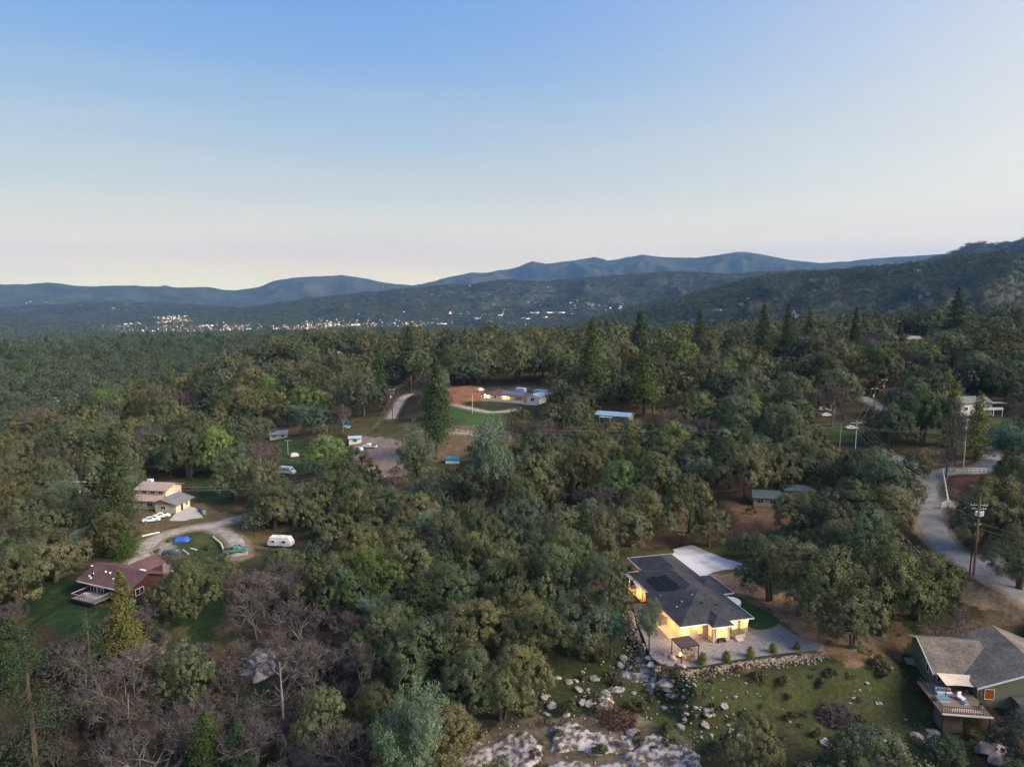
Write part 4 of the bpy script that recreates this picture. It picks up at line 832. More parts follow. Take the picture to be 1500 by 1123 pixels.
# ------------------------------------------------------------------ other houses
def small_house(name, label, u, v, L, D, h, pitch, deg, wm, rm, wins=3, z=None, xy=None, lit=0, group=None, axis='x'):
    p = G(u, v) if xy is None else np.array([*xy, gz(*xy)]); zz = p[2] if z is None else z
    t = thing(name, label, 'house' if 'shed' not in name else 'shed', (p[0], p[1], zz), R(deg), group); w_ = D / 2
    if axis == 'x': gable_walls(-L / 2, L / 2, 0, D, w_, -1.5, h + w_ * pitch, h, h).build('wall', wm, t); gable_roof(-L / 2 - .4, L / 2 + .4, -.5, D + .5, w_, h + w_ * pitch + .2, h + .05 - .5 * pitch, h + .05 - .5 * pitch).build('roof', rm, t)
    else: gable_walls(-L / 2, L / 2, 0, D, 0, -1.5, h + L / 2 * pitch, h, h, 'y').build('wall', wm, t); gable_roof(-L / 2 - .4, L / 2 + .4, -.5, D + .5, 0, h + L / 2 * pitch + .2, h + .05 - .4 * pitch, h + .05 - .4 * pitch, 'y').build('roof', rm, t)
    for k in range(wins): window(t, -L / 2 + L * (k + .5) / wins, -.01, h * .55, -90, min(1.5, L / wins * .6), min(1.2, h * .4), lit_glass if lit > k else dark_glass, 2)
    return t
tanw = M('tan_siding', (.40, .27, .16), .85, (.46, .32, .2), 1.5); teal = M('teal_metal_roof', (.05, .085, .095), .5, (.08, .12, .13), 1.5)
br_ = small_house('house', 'low house under a long pale blue metal roof, half hidden by oaks', 0, 0, 13.5, 6.5, 2.5, .25, -25, M('weathered_siding', (.20, .17, .14), .9), M('blue_metal_roof', (.17, .30, .46), .45, (.24, .38, .52), .5, spec=.5), 3, 9.0, (39, 273))
MB().b2(-4.5, .5, -2.6, -.55, 1.9, 2.0).build('lean_to_roof', blue_metal, br_); [MB().b2(x, x + .12, -2.5, -2.38, -.5, 1.89).build('post', white, br_) for x in (-4.3, -2, .2)]
cb = small_house('cabin', 'tan cabin with dark teal roof among the oaks above the driveway', 0, 0, 9.5, 6, 2.5, .33, -12, tanw, teal, 3, 4.3, (67.5, 178)); cb['category'] = 'cabin'
MB().b2(3.0, 9.6, 2.5, 7.5, -1, 4.0).build('wall', tanw, cb); hip_roof(2.8, 10.2, 2.0, 8.1, 4.1, .3).build('roof', teal, cb)
rhs = small_house('house', 'white two-level house with grey roof and upper deck behind the conical cedar, right', 0, 0, 13, 9, 5.0, .38, 6, whb, shingles('grey_green_shingles', (.09, .10, .10), (.17, .19, .19)), 3, 12.0, (179, 270))
MB().b2(1.0, 9.0, -2.6, -.05, 2.5, 2.65).build('deck', white, rhs); MB().b2(1.0, 9.0, -2.65, -2.6, 2.66, 3.5).build('deck_rail', M('pale_rail', (.5, .52, .55), .7), rhs); [MB().b2(x, x + .18, -2.6, -2.42, -1, 2.49).build('post', white, rhs) for x in (1.1, 5, 8.7)]
hip_roof(3.5, 10, -3.2, .2, 5.1, .25).build('porch_roof', MATS['grey_green_shingles'], rhs)
lamp(rhs, -3.0, 8.8, 6.9, 700, (1, .75, .45), .5)
small_house('house', 'wide hilltop house with pale brown roof at upper right below the wooded hill', 1328, 503, 26, 11, 3.2, .32, 4, M('far_tan', (.35, .28, .2), .8), shingles('pale_brown_shingles', (.25, .21, .18), (.35, .30, .26)), 5)
small_house('garden_shed', 'small slate blue roofed shed beside the bright green clearing', 408, 643, 7, 5, 2.3, .3, 15, M('shed_grey', (.35, .36, .37), .8), M('slate_blue_roof', (.22, .28, .36), .6), 2)
small_house('shed', 'low white shed with pale roof at the left end of the pickup yard', 520, 650, 4.5, 3.5, 2.3, .2, 10, whb, blue_metal, 1)
far_house = [(88, 588, 16, 'small white house in the trees at the far left edge', 20), (456, 526, 9, 'pale roofed house left of the pair at the top of the near ridge', -10), (492, 523, 9, 'pale roofed house right of the pair at the top of the near ridge', 12),
  (190, 513, 18, 'white house alone on the dark misty ridge, far left', 0), (152, 512, 14, 'tiny white house left of the misty ridge clearing', 10), (280, 512, 16, 'tiny white house right of the misty ridge clearing', -5), (25, 506, 15, 'tiny house at the left edge of the misty ridge', 0), (1078, 585, 9, 'small pale outbuilding in the shade left of the leafless trees', 10)]
for u, v, L, lb, dg in far_house: small_house('distant_house', lb, u, v, L, L * .55, 3.0, .3, dg, whb, M('far_pale_roof', (.42, .42, .43), .7), 3)

# ------------------------------------------------------------------ vehicles
rubber = M('tyre_rubber', (.02, .02, .02), .9); rim_m = M('wheel_rim', (.45, .45, .47), .35, metal=.6); cglass = M('car_glass', (.02, .025, .03), .1, spec=.7)
def loft(secs):
    """sections along x: (x, half width bottom, half width top, z0, z1)"""
    mb = MB(); V = []; Fc = []
    for x, wb, wt_, z0, z1 in secs: V += [(x, -wb, z0), (x, wb, z0), (x, wb, (z0 + z1) / 2), (x, wt_, z1), (x, -wt_, z1), (x, -wb, (z0 + z1) / 2)]
    for i in range(len(secs) - 1):
        for k in range(6): Fc.append((i * 6 + k, i * 6 + (k + 1) % 6, (i + 1) * 6 + (k + 1) % 6, (i + 1) * 6 + k))
    Fc.append((5, 4, 3, 2, 1, 0)); n = (len(secs) - 1) * 6; Fc.append(tuple(n + k for k in range(6))); return mb.add(V, Fc)
def vehicle(name, label, cat, u, v, deg, kind, col, group=None, xy=None):
    p = G(u, v) if xy is None else np.array([*xy, gz(*xy)]); t = thing(name, label, cat, (p[0], p[1], p[2] + .05), R(deg), group)
    pm = M('paint_%s' % '_'.join('%02d' % int(c * 99) for c in col), col, .25, spec=.6)
    if kind == 'pickup':
        loft([(-2.8, .9, .88, .45, 1.05), (-.5, .95, .93, .4, 1.08), (-.45, .95, .93, .4, 1.1), (1.3, .95, .92, .4, 1.12), (2.5, .92, .84, .4, 1.02), (2.78, .85, .78, .45, .85)]).build('body', pm, t)
        loft([(-.6, .88, .72, 1.08, 1.2), (-.42, .88, .70, 1.09, 1.78), (.8, .88, .70, 1.1, 1.78), (1.4, .88, .80, 1.1, 1.18)]).build('cabin', pm, t)
        MB().b2(-2.7, -.62, -.78, .78, 1.06, 1.09).build('truck_bed', M('bed_dark', (.03, .03, .03), .8), t); gx = (-.42, .8)
    elif kind == 'van':
        loft([(-2.9, 1.0, .95, .45, 2.5), (1.6, 1.0, .95, .45, 2.55), (2.1, 1.0, .93, .45, 1.75), (2.95, .95, .85, .45, 1.05)]).build('body', pm, t); gx = (-1.0, 1.2)
    else:
        loft([(-2.25, .82, .74, .42, .92), (-1.9, .88, .80, .38, 1.0), (-.2, .9, .84, .36, 1.0), (1.2, .9, .82, .36, .97), (2.0, .86, .76, .38, .80), (2.28, .78, .70, .45, .68)]).build('body', pm, t)
        hh = 1.70 if kind == 'suv' else 1.42; loft([(-2.0 if kind == 'suv' else -1.6, .82, .70, .98, 1.05), (-1.7 if kind == 'suv' else -1.05, .82, .62, .98, hh), (.35, .82, .62, .98, hh), (1.15, .82, .74, .96, 1.0)]).build('cabin', pm, t); gx = (-.95, .3)
    z1, z2 = {'pickup': (1.2, 1.66), 'van': (1.6, 2.15), 'suv': (1.12, 1.55), 'car': (1.05, 1.34)}[kind]
    for s in (-1, 1):
        y0, y1 = (.885, .76) if kind != 'van' else (1.0, .965)
        MB().add([(gx[0], s * y0, z1), (gx[1], s * y0, z1), (gx[1], s * y1, z2), (gx[0], s * y1, z2), (gx[0], s * (y0 - .1), z1), (gx[1], s * (y0 - .1), z1), (gx[1], s * (y1 - .1), z2), (gx[0], s * (y1 - .1), z2)], [(0, 1, 2, 3), (7, 6, 5, 4), (0, 4, 5, 1), (1, 5, 6, 2), (2, 6, 7, 3), (3, 7, 4, 0)]).build('side_window', cglass, t)
    wx = {'pickup': (.8, 1.4, 1.15, 1.8), 'van': (1.6, 2.15, 1.75, 2.4)}.get(kind, (.35, 1.15, 1.0, 1.45 if kind == 'car' else 1.66))
    x0, x1, za, zb = wx; n_ = Vector((zb - za, 0, x1 - x0)).normalized() * .02
    MB().add([(x1 - .03 + n_.x, -.72, za + n_.z), (x1 - .03 + n_.x, .72, za + n_.z), (x0 + .05 + n_.x, .6, zb - .05 + n_.z), (x0 + .05 + n_.x, -.6, zb - .05 + n_.z)], [(0, 1, 2, 3)]).build('windscreen', cglass, t)
    for sx in (-1.75 if kind in ('pickup', 'van') else -1.35, 1.75 if kind in ('pickup', 'van') else 1.4):
        for s in (-1, 1):
            w0 = MB().tube([(0, -.11, 0), (0, .11, 0)], .36, 12).build('wheel', rubber, t, loc=(sx, s * .84, .36)); MB().tube([(0, s * .10, 0), (0, s * .13, 0)], .2, 10).build('rim', rim_m, w0)
    return t
VEH = [('pickup_truck', 'white pickup parked at the top of the dirt yard, facing left', 'pickup truck', 541, 656, 172, 'pickup', (.72, .72, .74)),
 ('pickup_truck', 'pale blue and white truck left of the white pickup in the dirt yard', 'pickup truck', 526, 661, 130, 'suv', (.60, .68, .76)),
 ('pickup_truck', 'red pickup parked alone on the dirt yard', 'pickup truck', 537, 676, 160, 'pickup', (.45, .03, .02)),
 ('parked_car', 'pale blue car left and nearer of the two outside the cream house', 'car', 222, 764, 22, 'car', (.58, .68, .74)),
 ('parked_car', 'white car right and farther of the two outside the cream house', 'car', 237, 758, 22, 'car', (.72, .74, .74)),
 ('parked_car', 'white car seen through bare branches, farther of two beyond the power poles', 'car', 1207, 602, -10, 'suv', (.72, .72, .76)),
 ('parked_car', 'white car seen through bare branches, nearer of two beyond the power poles', 'car', 1211, 610, 5, 'car', (.70, .74, .78)),
 ('parked_car', 'white car at the left end of the long ranch house', 'car', 704, 573, 60, 'suv', (.72, .70, .68)),
 ('van', 'white camper van at the near edge of the bright green clearing', 'van', 421, 694, -18, 'van', (.70, .70, .74)),
 ('parked_car', 'dark car beside the gravel turning loop above the red house', 'car', 251, 816, 10, 'suv', (.04, .045, .05)),
 ('parked_car', 'white car behind the farther power pole between the oaks', 'car', 1247, 629, 8, 'car', (.6, .64, .64)),
 ('pickup_truck', 'dark teal pickup at the end of the curved gravel track', 'pickup truck', 345, 809, 20, 'pickup', (.06, .17, .14))]
for a in VEH: vehicle(*a)
# camper trailer
p = G(412, 801); t = thing('camper_trailer', 'white camper trailer half hidden among bare trees right of the gravel loop', 'trailer', (p[0], p[1], p[2] + .1), R(-8))
loft([(-3.2, 1.1, .95, .7, 1.5), (-2.6, 1.15, 1.0, .6, 2.7), (2.3, 1.15, 1.0, .6, 2.75), (3.1, 1.1, .95, .7, 1.6)]).build('body', M('camper_white', (.72, .72, .74), .5), t)
window(t, -1.6, -1.16, 1.7, -90, .9, .6, dark_glass, 1); window(t, 1.2, -1.16, 1.7, -90, 1.1, .6, dark_glass, 1); MB().box((0, 0, 2.85), (1.0, .7, .2)).build('roof_cooler', white, t); MB().bar((-3.1, 0, .6), (-4.3, 0, .5), .12).build('tow_bar', black_metal, t)
[MB().tube([(x, s * 1.06, 0), (x, s * 1.2, 0)], .38, 10).build('wheel', rubber, t, loc=(0, 0, .38)) for x in (-.4, .5) for s in (-1, 1)]
# tarps, bins, tanks, play frame
def tarp(label, u, v, sx, sy, h, deg, m, name='tarp'):
    p = G(u, v); N = 12; V = []
    for i in range(N):
        for j in range(N):
            a, b = i / (N - 1) * 2 - 1, j / (N - 1) * 2 - 1; e = min(1, (1 - max(abs(a), abs(b))) * 4)
            V.append((a * sx / 2, b * sy / 2, h * (.12 + .88 * e) * (1 + .25 * float(fbm(a * 2 + u, b * 2, 9)))))
    mb = MB().add(V, [(i * N + j, (i + 1) * N + j, (i + 1) * N + j + 1, i * N + j + 1) for i in range(N - 1) for j in range(N - 1)]); mb.add([(a * sx / 2, b * sy / 2, 0) for a, b in ((-1, -1), (1, -1), (1, 1), (-1, 1))], [(3, 2, 1, 0)])
    o = mb.build(name, m, smooth=True, loc=(p[0], p[1], p[2] - .05), rz=R(deg)); return tag(o, label, 'tarp')
bt = M('blue_tarp', (.02, .09, .45), .5, (.03, .13, .58), 1.5, .3)
tarp('bright blue tarp over a heap in the middle of the gravel loop', 266, 792, 3.8, 2.2, 1.0, 8, bt); tarp('small blue tarp among bare trees, right of the fallen pale trunk', 429, 856, 1.6, 2.0, .9, 30, bt); tarp('small blue tarp showing between the oaks, left of the green clearing', 320, 652, 3.5, 2.5, 1.4, 0, bt)
tarp('pale tarp on the bright green clearing', 431, 668, 3.4, 2.2, 1.3, 30, M('pale_tarp', (.42, .48, .5), .6)); tarp('deep blue tarp beside the play frame', 507, 621, 2.2, 1.8, 1.6, 0, M('navy_tarp', (.03, .04, .16), .6))
def bin_(label, u, v, m, deg=0):
    p = G(u, v); t = thing('wheelie_bin', label, 'bin', (p[0], p[1], p[2]), R(deg)); MB().box((0, 0, .5), (.6, .65, 1.0), taper=1.15).build('body', m, t); MB().box((0, 0, 1.04), (.72, .78, .07)).build('lid', m, t); [MB().tube([(s * .2, .32, .12), (s * .3, .32, .12)], .12, 8).build('wheel', rubber, t) for s in (-1, 1)]
bin_('blue bin at the end of the concrete apron of the cream house', 293, 750, M('bin_blue', (.02, .05, .3), .5)); bin_('pale green bin right of the blue bin by the cream house', 299, 753, M('bin_green', (.25, .42, .28), .5))
sheet('concrete_apron', [tuple(G(u, v)[:2]) for u, v in [(256, 753), (274, 741), (286, 744), (298, 758), (292, 766), (262, 765), (248, 762)]], -3.9, M('apron_concrete', (.38, .36, .34), .9, (.45, .43, .41), .8, .2))
p = G(663, 678); t = thing('water_tank', 'teal blue topped pale tank among trees below the brown field', 'tank', tuple(p), R(-5)); MB().tube([(-2.4, 0, 1.3), (-2.2, 0, 1.3), (2.2, 0, 1.3), (2.4, 0, 1.3)], [.8, 1.1, 1.1, .8], 14).build('tank', M('tank_teal', (.03, .22, .34), .5), t); MB().box((0, 0, .45), (4.6, 2.3, .9)).build('cradle', M('cradle_pale', (.6, .66, .68), .7), t)
p = G(502, 618); t = thing('play_frame', 'wooden climbing frame with slide at the edge of the tan meadow', 'play frame', tuple(p), R(15))
for s in (-1, 1):
    for q in (-1, 1): MB().bar((s * 1.6, q * 1.2, 0), (s * 1.2, q * .9, 3.0), .15).build('leg', dk, t)
MB().b2(-1.3, 1.3, -1, 1, 1.5, 1.6).build('platform', dk, t); gable_roof(-1.6, 1.6, -1.2, 1.2, 0, 3.6, 2.9, 2.9).build('roof', M('play_roof', (.05, .06, .1), .7), t); MB().add([(1.3, -.4, 1.55), (1.3, .4, 1.55), (3.6, .4, .1), (3.6, -.4, .1)], [(0, 1, 2, 3), (3, 2, 1, 0)]).build('slide', M('slide_teal', (.15, .4, .4), .4), t)
p = G(508, 626); t = thing('paddling_pool', 'small turquoise pool in front of the play frame', 'pool', tuple(p)); MB().lathe([(1.7, 0), (1.75, .6), (1.65, .6), (1.6, .1)], 16).build('wall', M('pool_turq', (.15, .42, .42), .4), t); MB().lathe([(1.6, .4), (1.6, .45)], 16).build('water', M('pool_water', (.1, .3, .32), .1), t)
# log edging and planks in the loop
for i, (u0, v0, u1, v1, lb, cmat) in enumerate([(312, 787, 328, 808, 'pale curved timber edging between the grass and the gravel loop', 'p'), (208, 786, 234, 780, 'white plank lying beside the gravel track', 'w'), (279, 804, 288, 806, 'pale board lying on the loop grass', 'p'), (268, 806, 276, 812, 'pale board leaning by the dark car in the loop', 'p')]):
    a, b = G(u0, v0), G(u1, v1); c = (a + b) / 2 + np.array([.5, .4, 0]) * (i == 0); mb = MB().tube([a + [0, 0, .15], [c[0], c[1], gz(c[0], c[1]) + .15], b + [0, 0, .15]], .28 if i == 0 else .2, 6)
    tag(mb.build('timber', M('pale_timber', (.50, .47, .38), .9) if cmat == 'p' else white), lb, 'timber')

# ------------------------------------------------------------------ power poles and lines
wood = M('pole_wood', (.16, .095, .06), .9, (.22, .14, .09), 4, .3, stretch=(1, 1, .2)); wood_d = M('dark_pole_wood', (.05, .04, .035), .9); insul = M('insulator', (.45, .5, .55), .3); trf = M('transformer_grey', (.42, .48, .54), .5); armw = M('pale_arm', (.42, .42, .38), .8)
POLES = {}
def pole(key, label, u, v, h, deg, arms=((1.0, 2.4),), trs=0, m=None, twin=False, r=.16):
    p = G(u, v); t = thing('utility_pole', label, 'utility pole', (p[0], p[1], p[2] - .2), R(deg))
    MB().tube([(0, 0, 0), (0, 0, h)], [r, r * .7], 8).build('post', m or wood, t)
    for k, L in arms:
        z = h - k; MB().box((0, .16, z), (L, .1, .12)).build('crossarm', armw, t)
        for s in ((-.46, -.28, .28, .46) if L > 2 else (-.44, .44)): MB().lathe([(.05, 0), (.08, .06), (.05, .14), (.07, .2), (.02, .26)], 6).build('insulator', insul, t, loc=(L * s, .16, z + .06))
    for k in range(trs): MB().lathe([(.24, 0), (.27, .05), (.27, .85), (.2, .95), (.05, 1.0)], 10).build('transformer', trf, t, loc=((-.55, .55, 0)[k], (-.1, -.1, -.45)[k], h - 3.6))
    if twin: MB().tube([(-.55, .3, 0), (-.5, .25, h * .68)], .13, 8).build('stub_pole', wood_d, t)
    POLES[key] = np.array([p[0], p[1], p[2] - .2 + h]); return t
pole('big', 'tall brown utility pole with three transformers and a shorter twin beside the road', 1426, 842, 15.6, -8, ((1.6, 3.1), (2.3, 2.6), (5.4, 1.2)), 3, twin=True, r=.22)
pole('r2', 'utility pole with one transformer beyond the red paddock', 1411, 684, 14.5, 20, ((.5, 2.0),), 1, armw)
pole('r3', 'pale utility pole with a wide green crossarm, right of the plain short pole', 1252, 668, 11.5, 5, ((.7, 3.8),), 0, armw)
pole('r4', 'plain tan pole without crossarm, left of the pole with the wide crossarm', 1229, 668, 11, 0, (), 0, M('tan_pole', (.34, .22, .12), .9))
pole('r5', 'brown utility pole standing behind the two-arm pole up the road', 1279, 610, 11.5, 12, ((.4, 3.0),), 1)
pole('r6', 'distant utility pole up the hill beyond the road, right', 1294, 592, 11, 12, ((.4, 3.0),), 1)
pole('c1', 'utility pole with a double crossarm at the left of the tan meadow road', 575, 616, 13.5, 8, ((.3, 2.6), (1.6, 1.6)), 1, wood_d)
pole('c2', 'thin pole behind the tall conifer near the ranch driveway', 603, 578, 10, 0, (), 0)
pole('l1', 'utility pole with white insulators among dark oaks at the left edge', 124, 768, 12.5, 0, ((.3, 2.4),), 1, wood_d)
pole('rr', 'small utility pole on the far ridge, left of the hilltop house', 1227, 520, 11, 5, ((.3, 3.2),), 0)
pole('wh', 'thin white pole on the lawn before the ranch house', 692, 605, 8, 0, (), 0, white, r=.09)
pole('cl', 'short pole with small crossarm in the bright green clearing', 422, 666, 6, 0, ((.2, 2.2),), 0, armw, r=.1)
wire_m = M('power_wire', (.20, .19, .18), .6); wire_l = M('bright_wire', (.28, .28, .26), .5)
def wire(label, a, b, sag, m, off=((0, 0),), r=.022, group=None):
    a = np.array(a, float); b = np.array(b, float); root = thing('power_line', label, 'power line', tuple(a), 0, group)
    for dx, dz in off:
        pts = []
        for k in range(13): q = k / 12; p = a * (1 - q) + b * q - a + np.array([dx, 0, dz - sag * 4 * q * (1 - q)]); pts.append(tuple(p))
        MB().tube(pts, r, 3, cap=False).build('wire', m, root)
Q = POLES; dn = np.array([0, 0, 1.])
three = ((-1.3, -1.5), (0, -1.5), (1.3, -1.5), (0, -4.5))
wire('overhead lines from the transformer pole back to the pole with the wide green crossarm', Q['big'], Q['r3'] + dn, 2.2, wire_m, three)
wire('bundle of lines running up to the brown pole on the hill road', Q['r3'] - .7 * dn, Q['r5'], 1.6, wire_m, ((-.9, 0), (.9, 0), (0, -1.5)))
wire('single bright line from the wide-arm pole to the pole beyond the paddock', Q['r3'] - 1.6 * dn, Q['r2'] - 2 * dn, 1.6, wire_l, ((0, 0), (0, -.5)), .035)
wire('long level lines crossing the oaks left of the plain tan pole', Q['r4'] - .2 * dn, np.array([8, 232, 14.]), 1.5, wire_l, ((0, 0), (0, -1.1)), .028)
wire('lines from the transformer pole out of the right edge', Q['big'] - 5 * dn, Q['big'] + np.array([32, -18, -8.]), 1.0, wire_l, ((0, 0), (.3, -1.2)), .025)
wire('lines from the tan meadow pole to the thin pole by the tall conifer', Q['c1'], Q['c2'], 1.2, wire_l, ((-.8, 0), (.8, 0)), .03)
wire('lines dropping from the tan meadow pole towards the play frame', Q['c1'] - dn, np.array([*G(545, 640)[:2], 6.]), 2.0, wire_m, ((0, 0), (1, 0)), .03)
wire('lines from the left edge pole across the cream house to the right', Q['l1'], np.array([-50, 196, 8.]), 2.5, wire_l, ((0, 0), (0, -1.)), .025)
wire('lines between the hill road poles', Q['r5'], Q['r6'], .8, wire_m, ((-.9, 0), (.9, 0)), .03)

# ------------------------------------------------------------------ plants: each kind is grown from its own twigs, leaves and limbs
def quads(C, Nrm, s, rg, aspect=1.0, droop=None):
    n = len(C); Nrm = Nrm / (np.linalg.norm(Nrm, axis=1, keepdims=True) + 1e-9)
    a = rg.normal(size=(n, 3)) if droop is None else droop
    t = a - Nrm * (a * Nrm).sum(1, keepdims=True); t /= (np.linalg.norm(t, axis=1, keepdims=True) + 1e-9); b = np.cross(Nrm, t)
    s = np.asarray(s).reshape(-1, 1) * np.ones((n, 1)) * .5; sb = s * aspect
    V = np.stack([C - t * s, C - b * sb * .9 + t * s * .1, C + t * s, C + b * sb * .9 - t * s * .1], 1).reshape(-1, 3)
    return V, np.arange(4 * n).reshape(-1, 4)
def merge(parts):
    V = []; Q = []; T = []; o = 0
    for v, q, t in parts: V.append(v); Q.append(q + o); T.append(t); o += len(v)
    return np.concatenate(V), np.concatenate(Q), np.concatenate(T)
def udir(rg, n, up=-.35):
    d = rg.normal(size=(n * 2 + 20, 3)); d /= np.linalg.norm(d, axis=1, keepdims=True); return d[d[:, 2] > up][:n]
LR = (.25, .41)
def oak_crown(rg, Rr, z0, Hh, nl, ncl, nleaf, leaf, name='crown', m=None):
    """lobes of foliage; on each lobe leafy clusters; each cluster a puff of leaf-sized faces"""
    lob = []
    for k in range(nl):
        a = rg.uniform(0, 2 * math.pi); q = math.sqrt(rg.uniform(0, 1)); rad = Rr * rg.uniform(*LR) * (1.15 - .35 * q)
        d = max(Rr * q - rad * .45, 0); zt = z0 + Hh * (1 - (d / Rr) ** 2 * .75) * (1 - rg.uniform(0, 1) ** 2.2 * .5) - rad * .6
        lob.append((d * math.cos(a), d * math.sin(a), max(zt, z0 + rad * .45), rad))
    lob.append((0, 0, z0 + Hh * .62, Rr * .45)); L = np.array(lob); parts = []
    for i, (x, y, z, rad) in enumerate(lob):
        d = udir(rg, ncl, -.55); c = np.array([x, y, z]) + d * rad * np.array([1, 1, 1.08]) * rg.uniform(.86, 1.06, (len(d), 1))
        ins = np.zeros(len(c), bool)
        for j, (x2, y2, z2, r2) in enumerate(lob):
            if j != i: ins |= (((c - [x2, y2, z2]) / [1, 1, 1.08]) ** 2).sum(1) < (r2 * .82) ** 2
        c = c[~ins]; d = d[~ins]; lt = rg.uniform(.15, .85)
        if not len(c): continue
        cr = rad * rg.uniform(.18, .34, len(c)); n = len(c) * nleaf; idx = np.repeat(np.arange(len(c)), nleaf)
        dd = rg.normal(size=(n, 3)); dd /= np.linalg.norm(dd, axis=1, keepdims=True); dd += d[idx] * .5
        P_ = c[idx] + dd * (cr[idx, None]) * rg.uniform(.55, 1.05, (n, 1)); nr = dd * .55 + d[idx] * .8 + rg.normal(size=(n, 3)) * .36 + [0, 0, .22]
        V, Qd = quads(P_, nr, leaf * rg.uniform(.7, 1.35, n), rg, .75); ct = rg.uniform(-.22, .22, len(c))
        T = np.clip(np.repeat(lt * .6 + .2 + ct[idx] + rg.uniform(-.16, .16, n), 4), 0, 1); parts.append((V, Qd, T))
    V, Qd, T = merge(parts); return np_mesh(name, V, Qd, m or leaf_oak, T), L
def limbs(rg, L, z0, tr, mt, stems=1, name='trunk'):
    mb = MB(); base = []
    for s in range(stems):
        a = rg.uniform(0, 6.28); off = .25 * (s > 0) + (stems > 1) * .35; bx, by = off * math.cos(a), off * math.sin(a)
        mb.tube([(bx, by, -.6), (bx * 1.1, by, z0 * .4), (bx * 1.6, by * 1.5, z0)], [tr * 1.35, tr, tr * .8], 7); base.append((bx * 1.6, by * 1.5, z0))
    pick = rg.permutation(len(L))[:7]
    for k, i in enumerate(pick):
        b = Vector(base[k % len(base)]); e = Vector(L[i][:3]); mid = b.lerp(e, .5) + Vector((rg.normal() * .3, rg.normal() * .3, -.3)); mb.tube([b, mid, e], [tr * .6, tr * .38, tr * .14], 5)
    return mb.mesh(name, mt)
def conifer(rg, h, Rr, nw, nb, nl, leaf, bare=.18, droop=.25, pw=.8, m=None, tufts=True, ragged=.35):
    parts = []; br = []
    for w_ in range(nw):
        f = bare + (1 - bare) * (w_ / nw) ** .9; z = h * f; ln = Rr * (1 - (f - bare) / (1 - bare)) ** pw * (1 if f > bare + .08 else .75) + .25
        for b in range(nb):
            a = rg.uniform(0, 6.28); l_ = ln * rg.uniform(1 - ragged, 1.1); zz = z + rg.uniform(-.5, .5) * h / nw; lt = rg.uniform(.1, .9)
            d = np.array([math.cos(a), math.sin(a), rg.uniform(-droop, droop * .6)]); br.append((zz, d, l_))
            n = max(3, int(nl * l_ / Rr)); s = rg.uniform(.2, 1.0, n) ** .7; side = rg.normal(size=(n, 3)) * np.array([.24, .24, .10]) * l_
            P_ = np.array([0, 0, zz]) + d * (s * l_)[:, None] + side * (.4 + .6 * s[:, None]) - np.array([0, 0, 1]) * (s ** 2 * l_ * .10)[:, None]
            nr = np.array([0, 0, 1.]) + rg.normal(size=(n, 3)) * .75 + d * .5; V, Q_ = quads(P_, nr, leaf * rg.uniform(.6, 1.3, n), rg, .62, droop=np.tile(d, (n, 1)) + rg.normal(size=(n, 3)) * .6)
            parts.append((V, Q_, np.clip(np.repeat(lt * .5 + .25 + rg.uniform(-.2, .2, n), 4), 0, 1)))
    V, Q_, T = merge(parts); cm = np_mesh('crown', V, Q_, m or leaf_pine, T); mb = MB().tube([(0, 0, -.6), (0, 0, h * .5), (0, 0, h * .97)], [h * .018 + .05, h * .012, .03], 7)
    for zz, d, l_ in br[:: max(1, len(br) // 26)]: mb.tube([(0, 0, zz), tuple(np.array([0, 0, zz]) + d * l_ * .8)], [.07, .02], 3)
    return cm, mb.mesh('trunk', bark)
def grey_pine(rg, h, Rr, nlimb, nt, nn, leaf):
    mb = MB(); parts = []; mb.tube([(0, 0, -.6), (.15, 0, h * .25), (.5, .1, h * .5)], [h * .022, h * .017, h * .012], 7); fork = np.array([.15, 0, h * .25])
    for k in range(nlimb):
        a = k * 2.4 + rg.uniform(-.4, .4); q = .15 if k < 2 else rg.uniform(.3, 1); top = np.array([math.cos(a) * Rr * q, math.sin(a) * Rr * q, h * rg.uniform(.62, 1.0) * (1 - .25 * q)])
        st = fork * rg.uniform(.8, 1.6) ; mid = st * .45 + top * .55 + np.array([math.cos(a), math.sin(a), -.6]) * Rr * .12; mb.tube([st, mid, top], [h * .011, h * .007, .03], 5)
        for t in range(nt):
            s = rg.uniform(.35, 1.0); c = (mid + (top - mid) * (s * 2 - 1)) if s > .5 else st + (mid - st) * s * 2
            c = c + rg.normal(size=3) * np.array([.30, .30, .18]) * Rr * (1.05 - s * .45); n = nn; dd = rg.normal(size=(n, 3)) * np.array([1, 1, .8]); dd /= np.linalg.norm(dd, axis=1, keepdims=True); dd[:, 2] += .25
            rad = Rr * rg.uniform(.12, .2); P_ = c + dd * rad * rg.uniform(.2, 1, (n, 1)); V, Q_ = quads(P_, rg.normal(size=(n, 3)) + [0, 0, .4], leaf * rg.uniform(.7, 1.3, n), rg, .28, droop=dd + [0, 0, .5])
            parts.append((V, Q_, np.clip(np.repeat(rg.uniform(.25, .8) + rg.uniform(-.2, .2, n), 4), 0, 1)))
    V, Q_, T = merge(parts); return np_mesh('crown', V, Q_, leaf_grey, T), mb.mesh('trunk', bark)
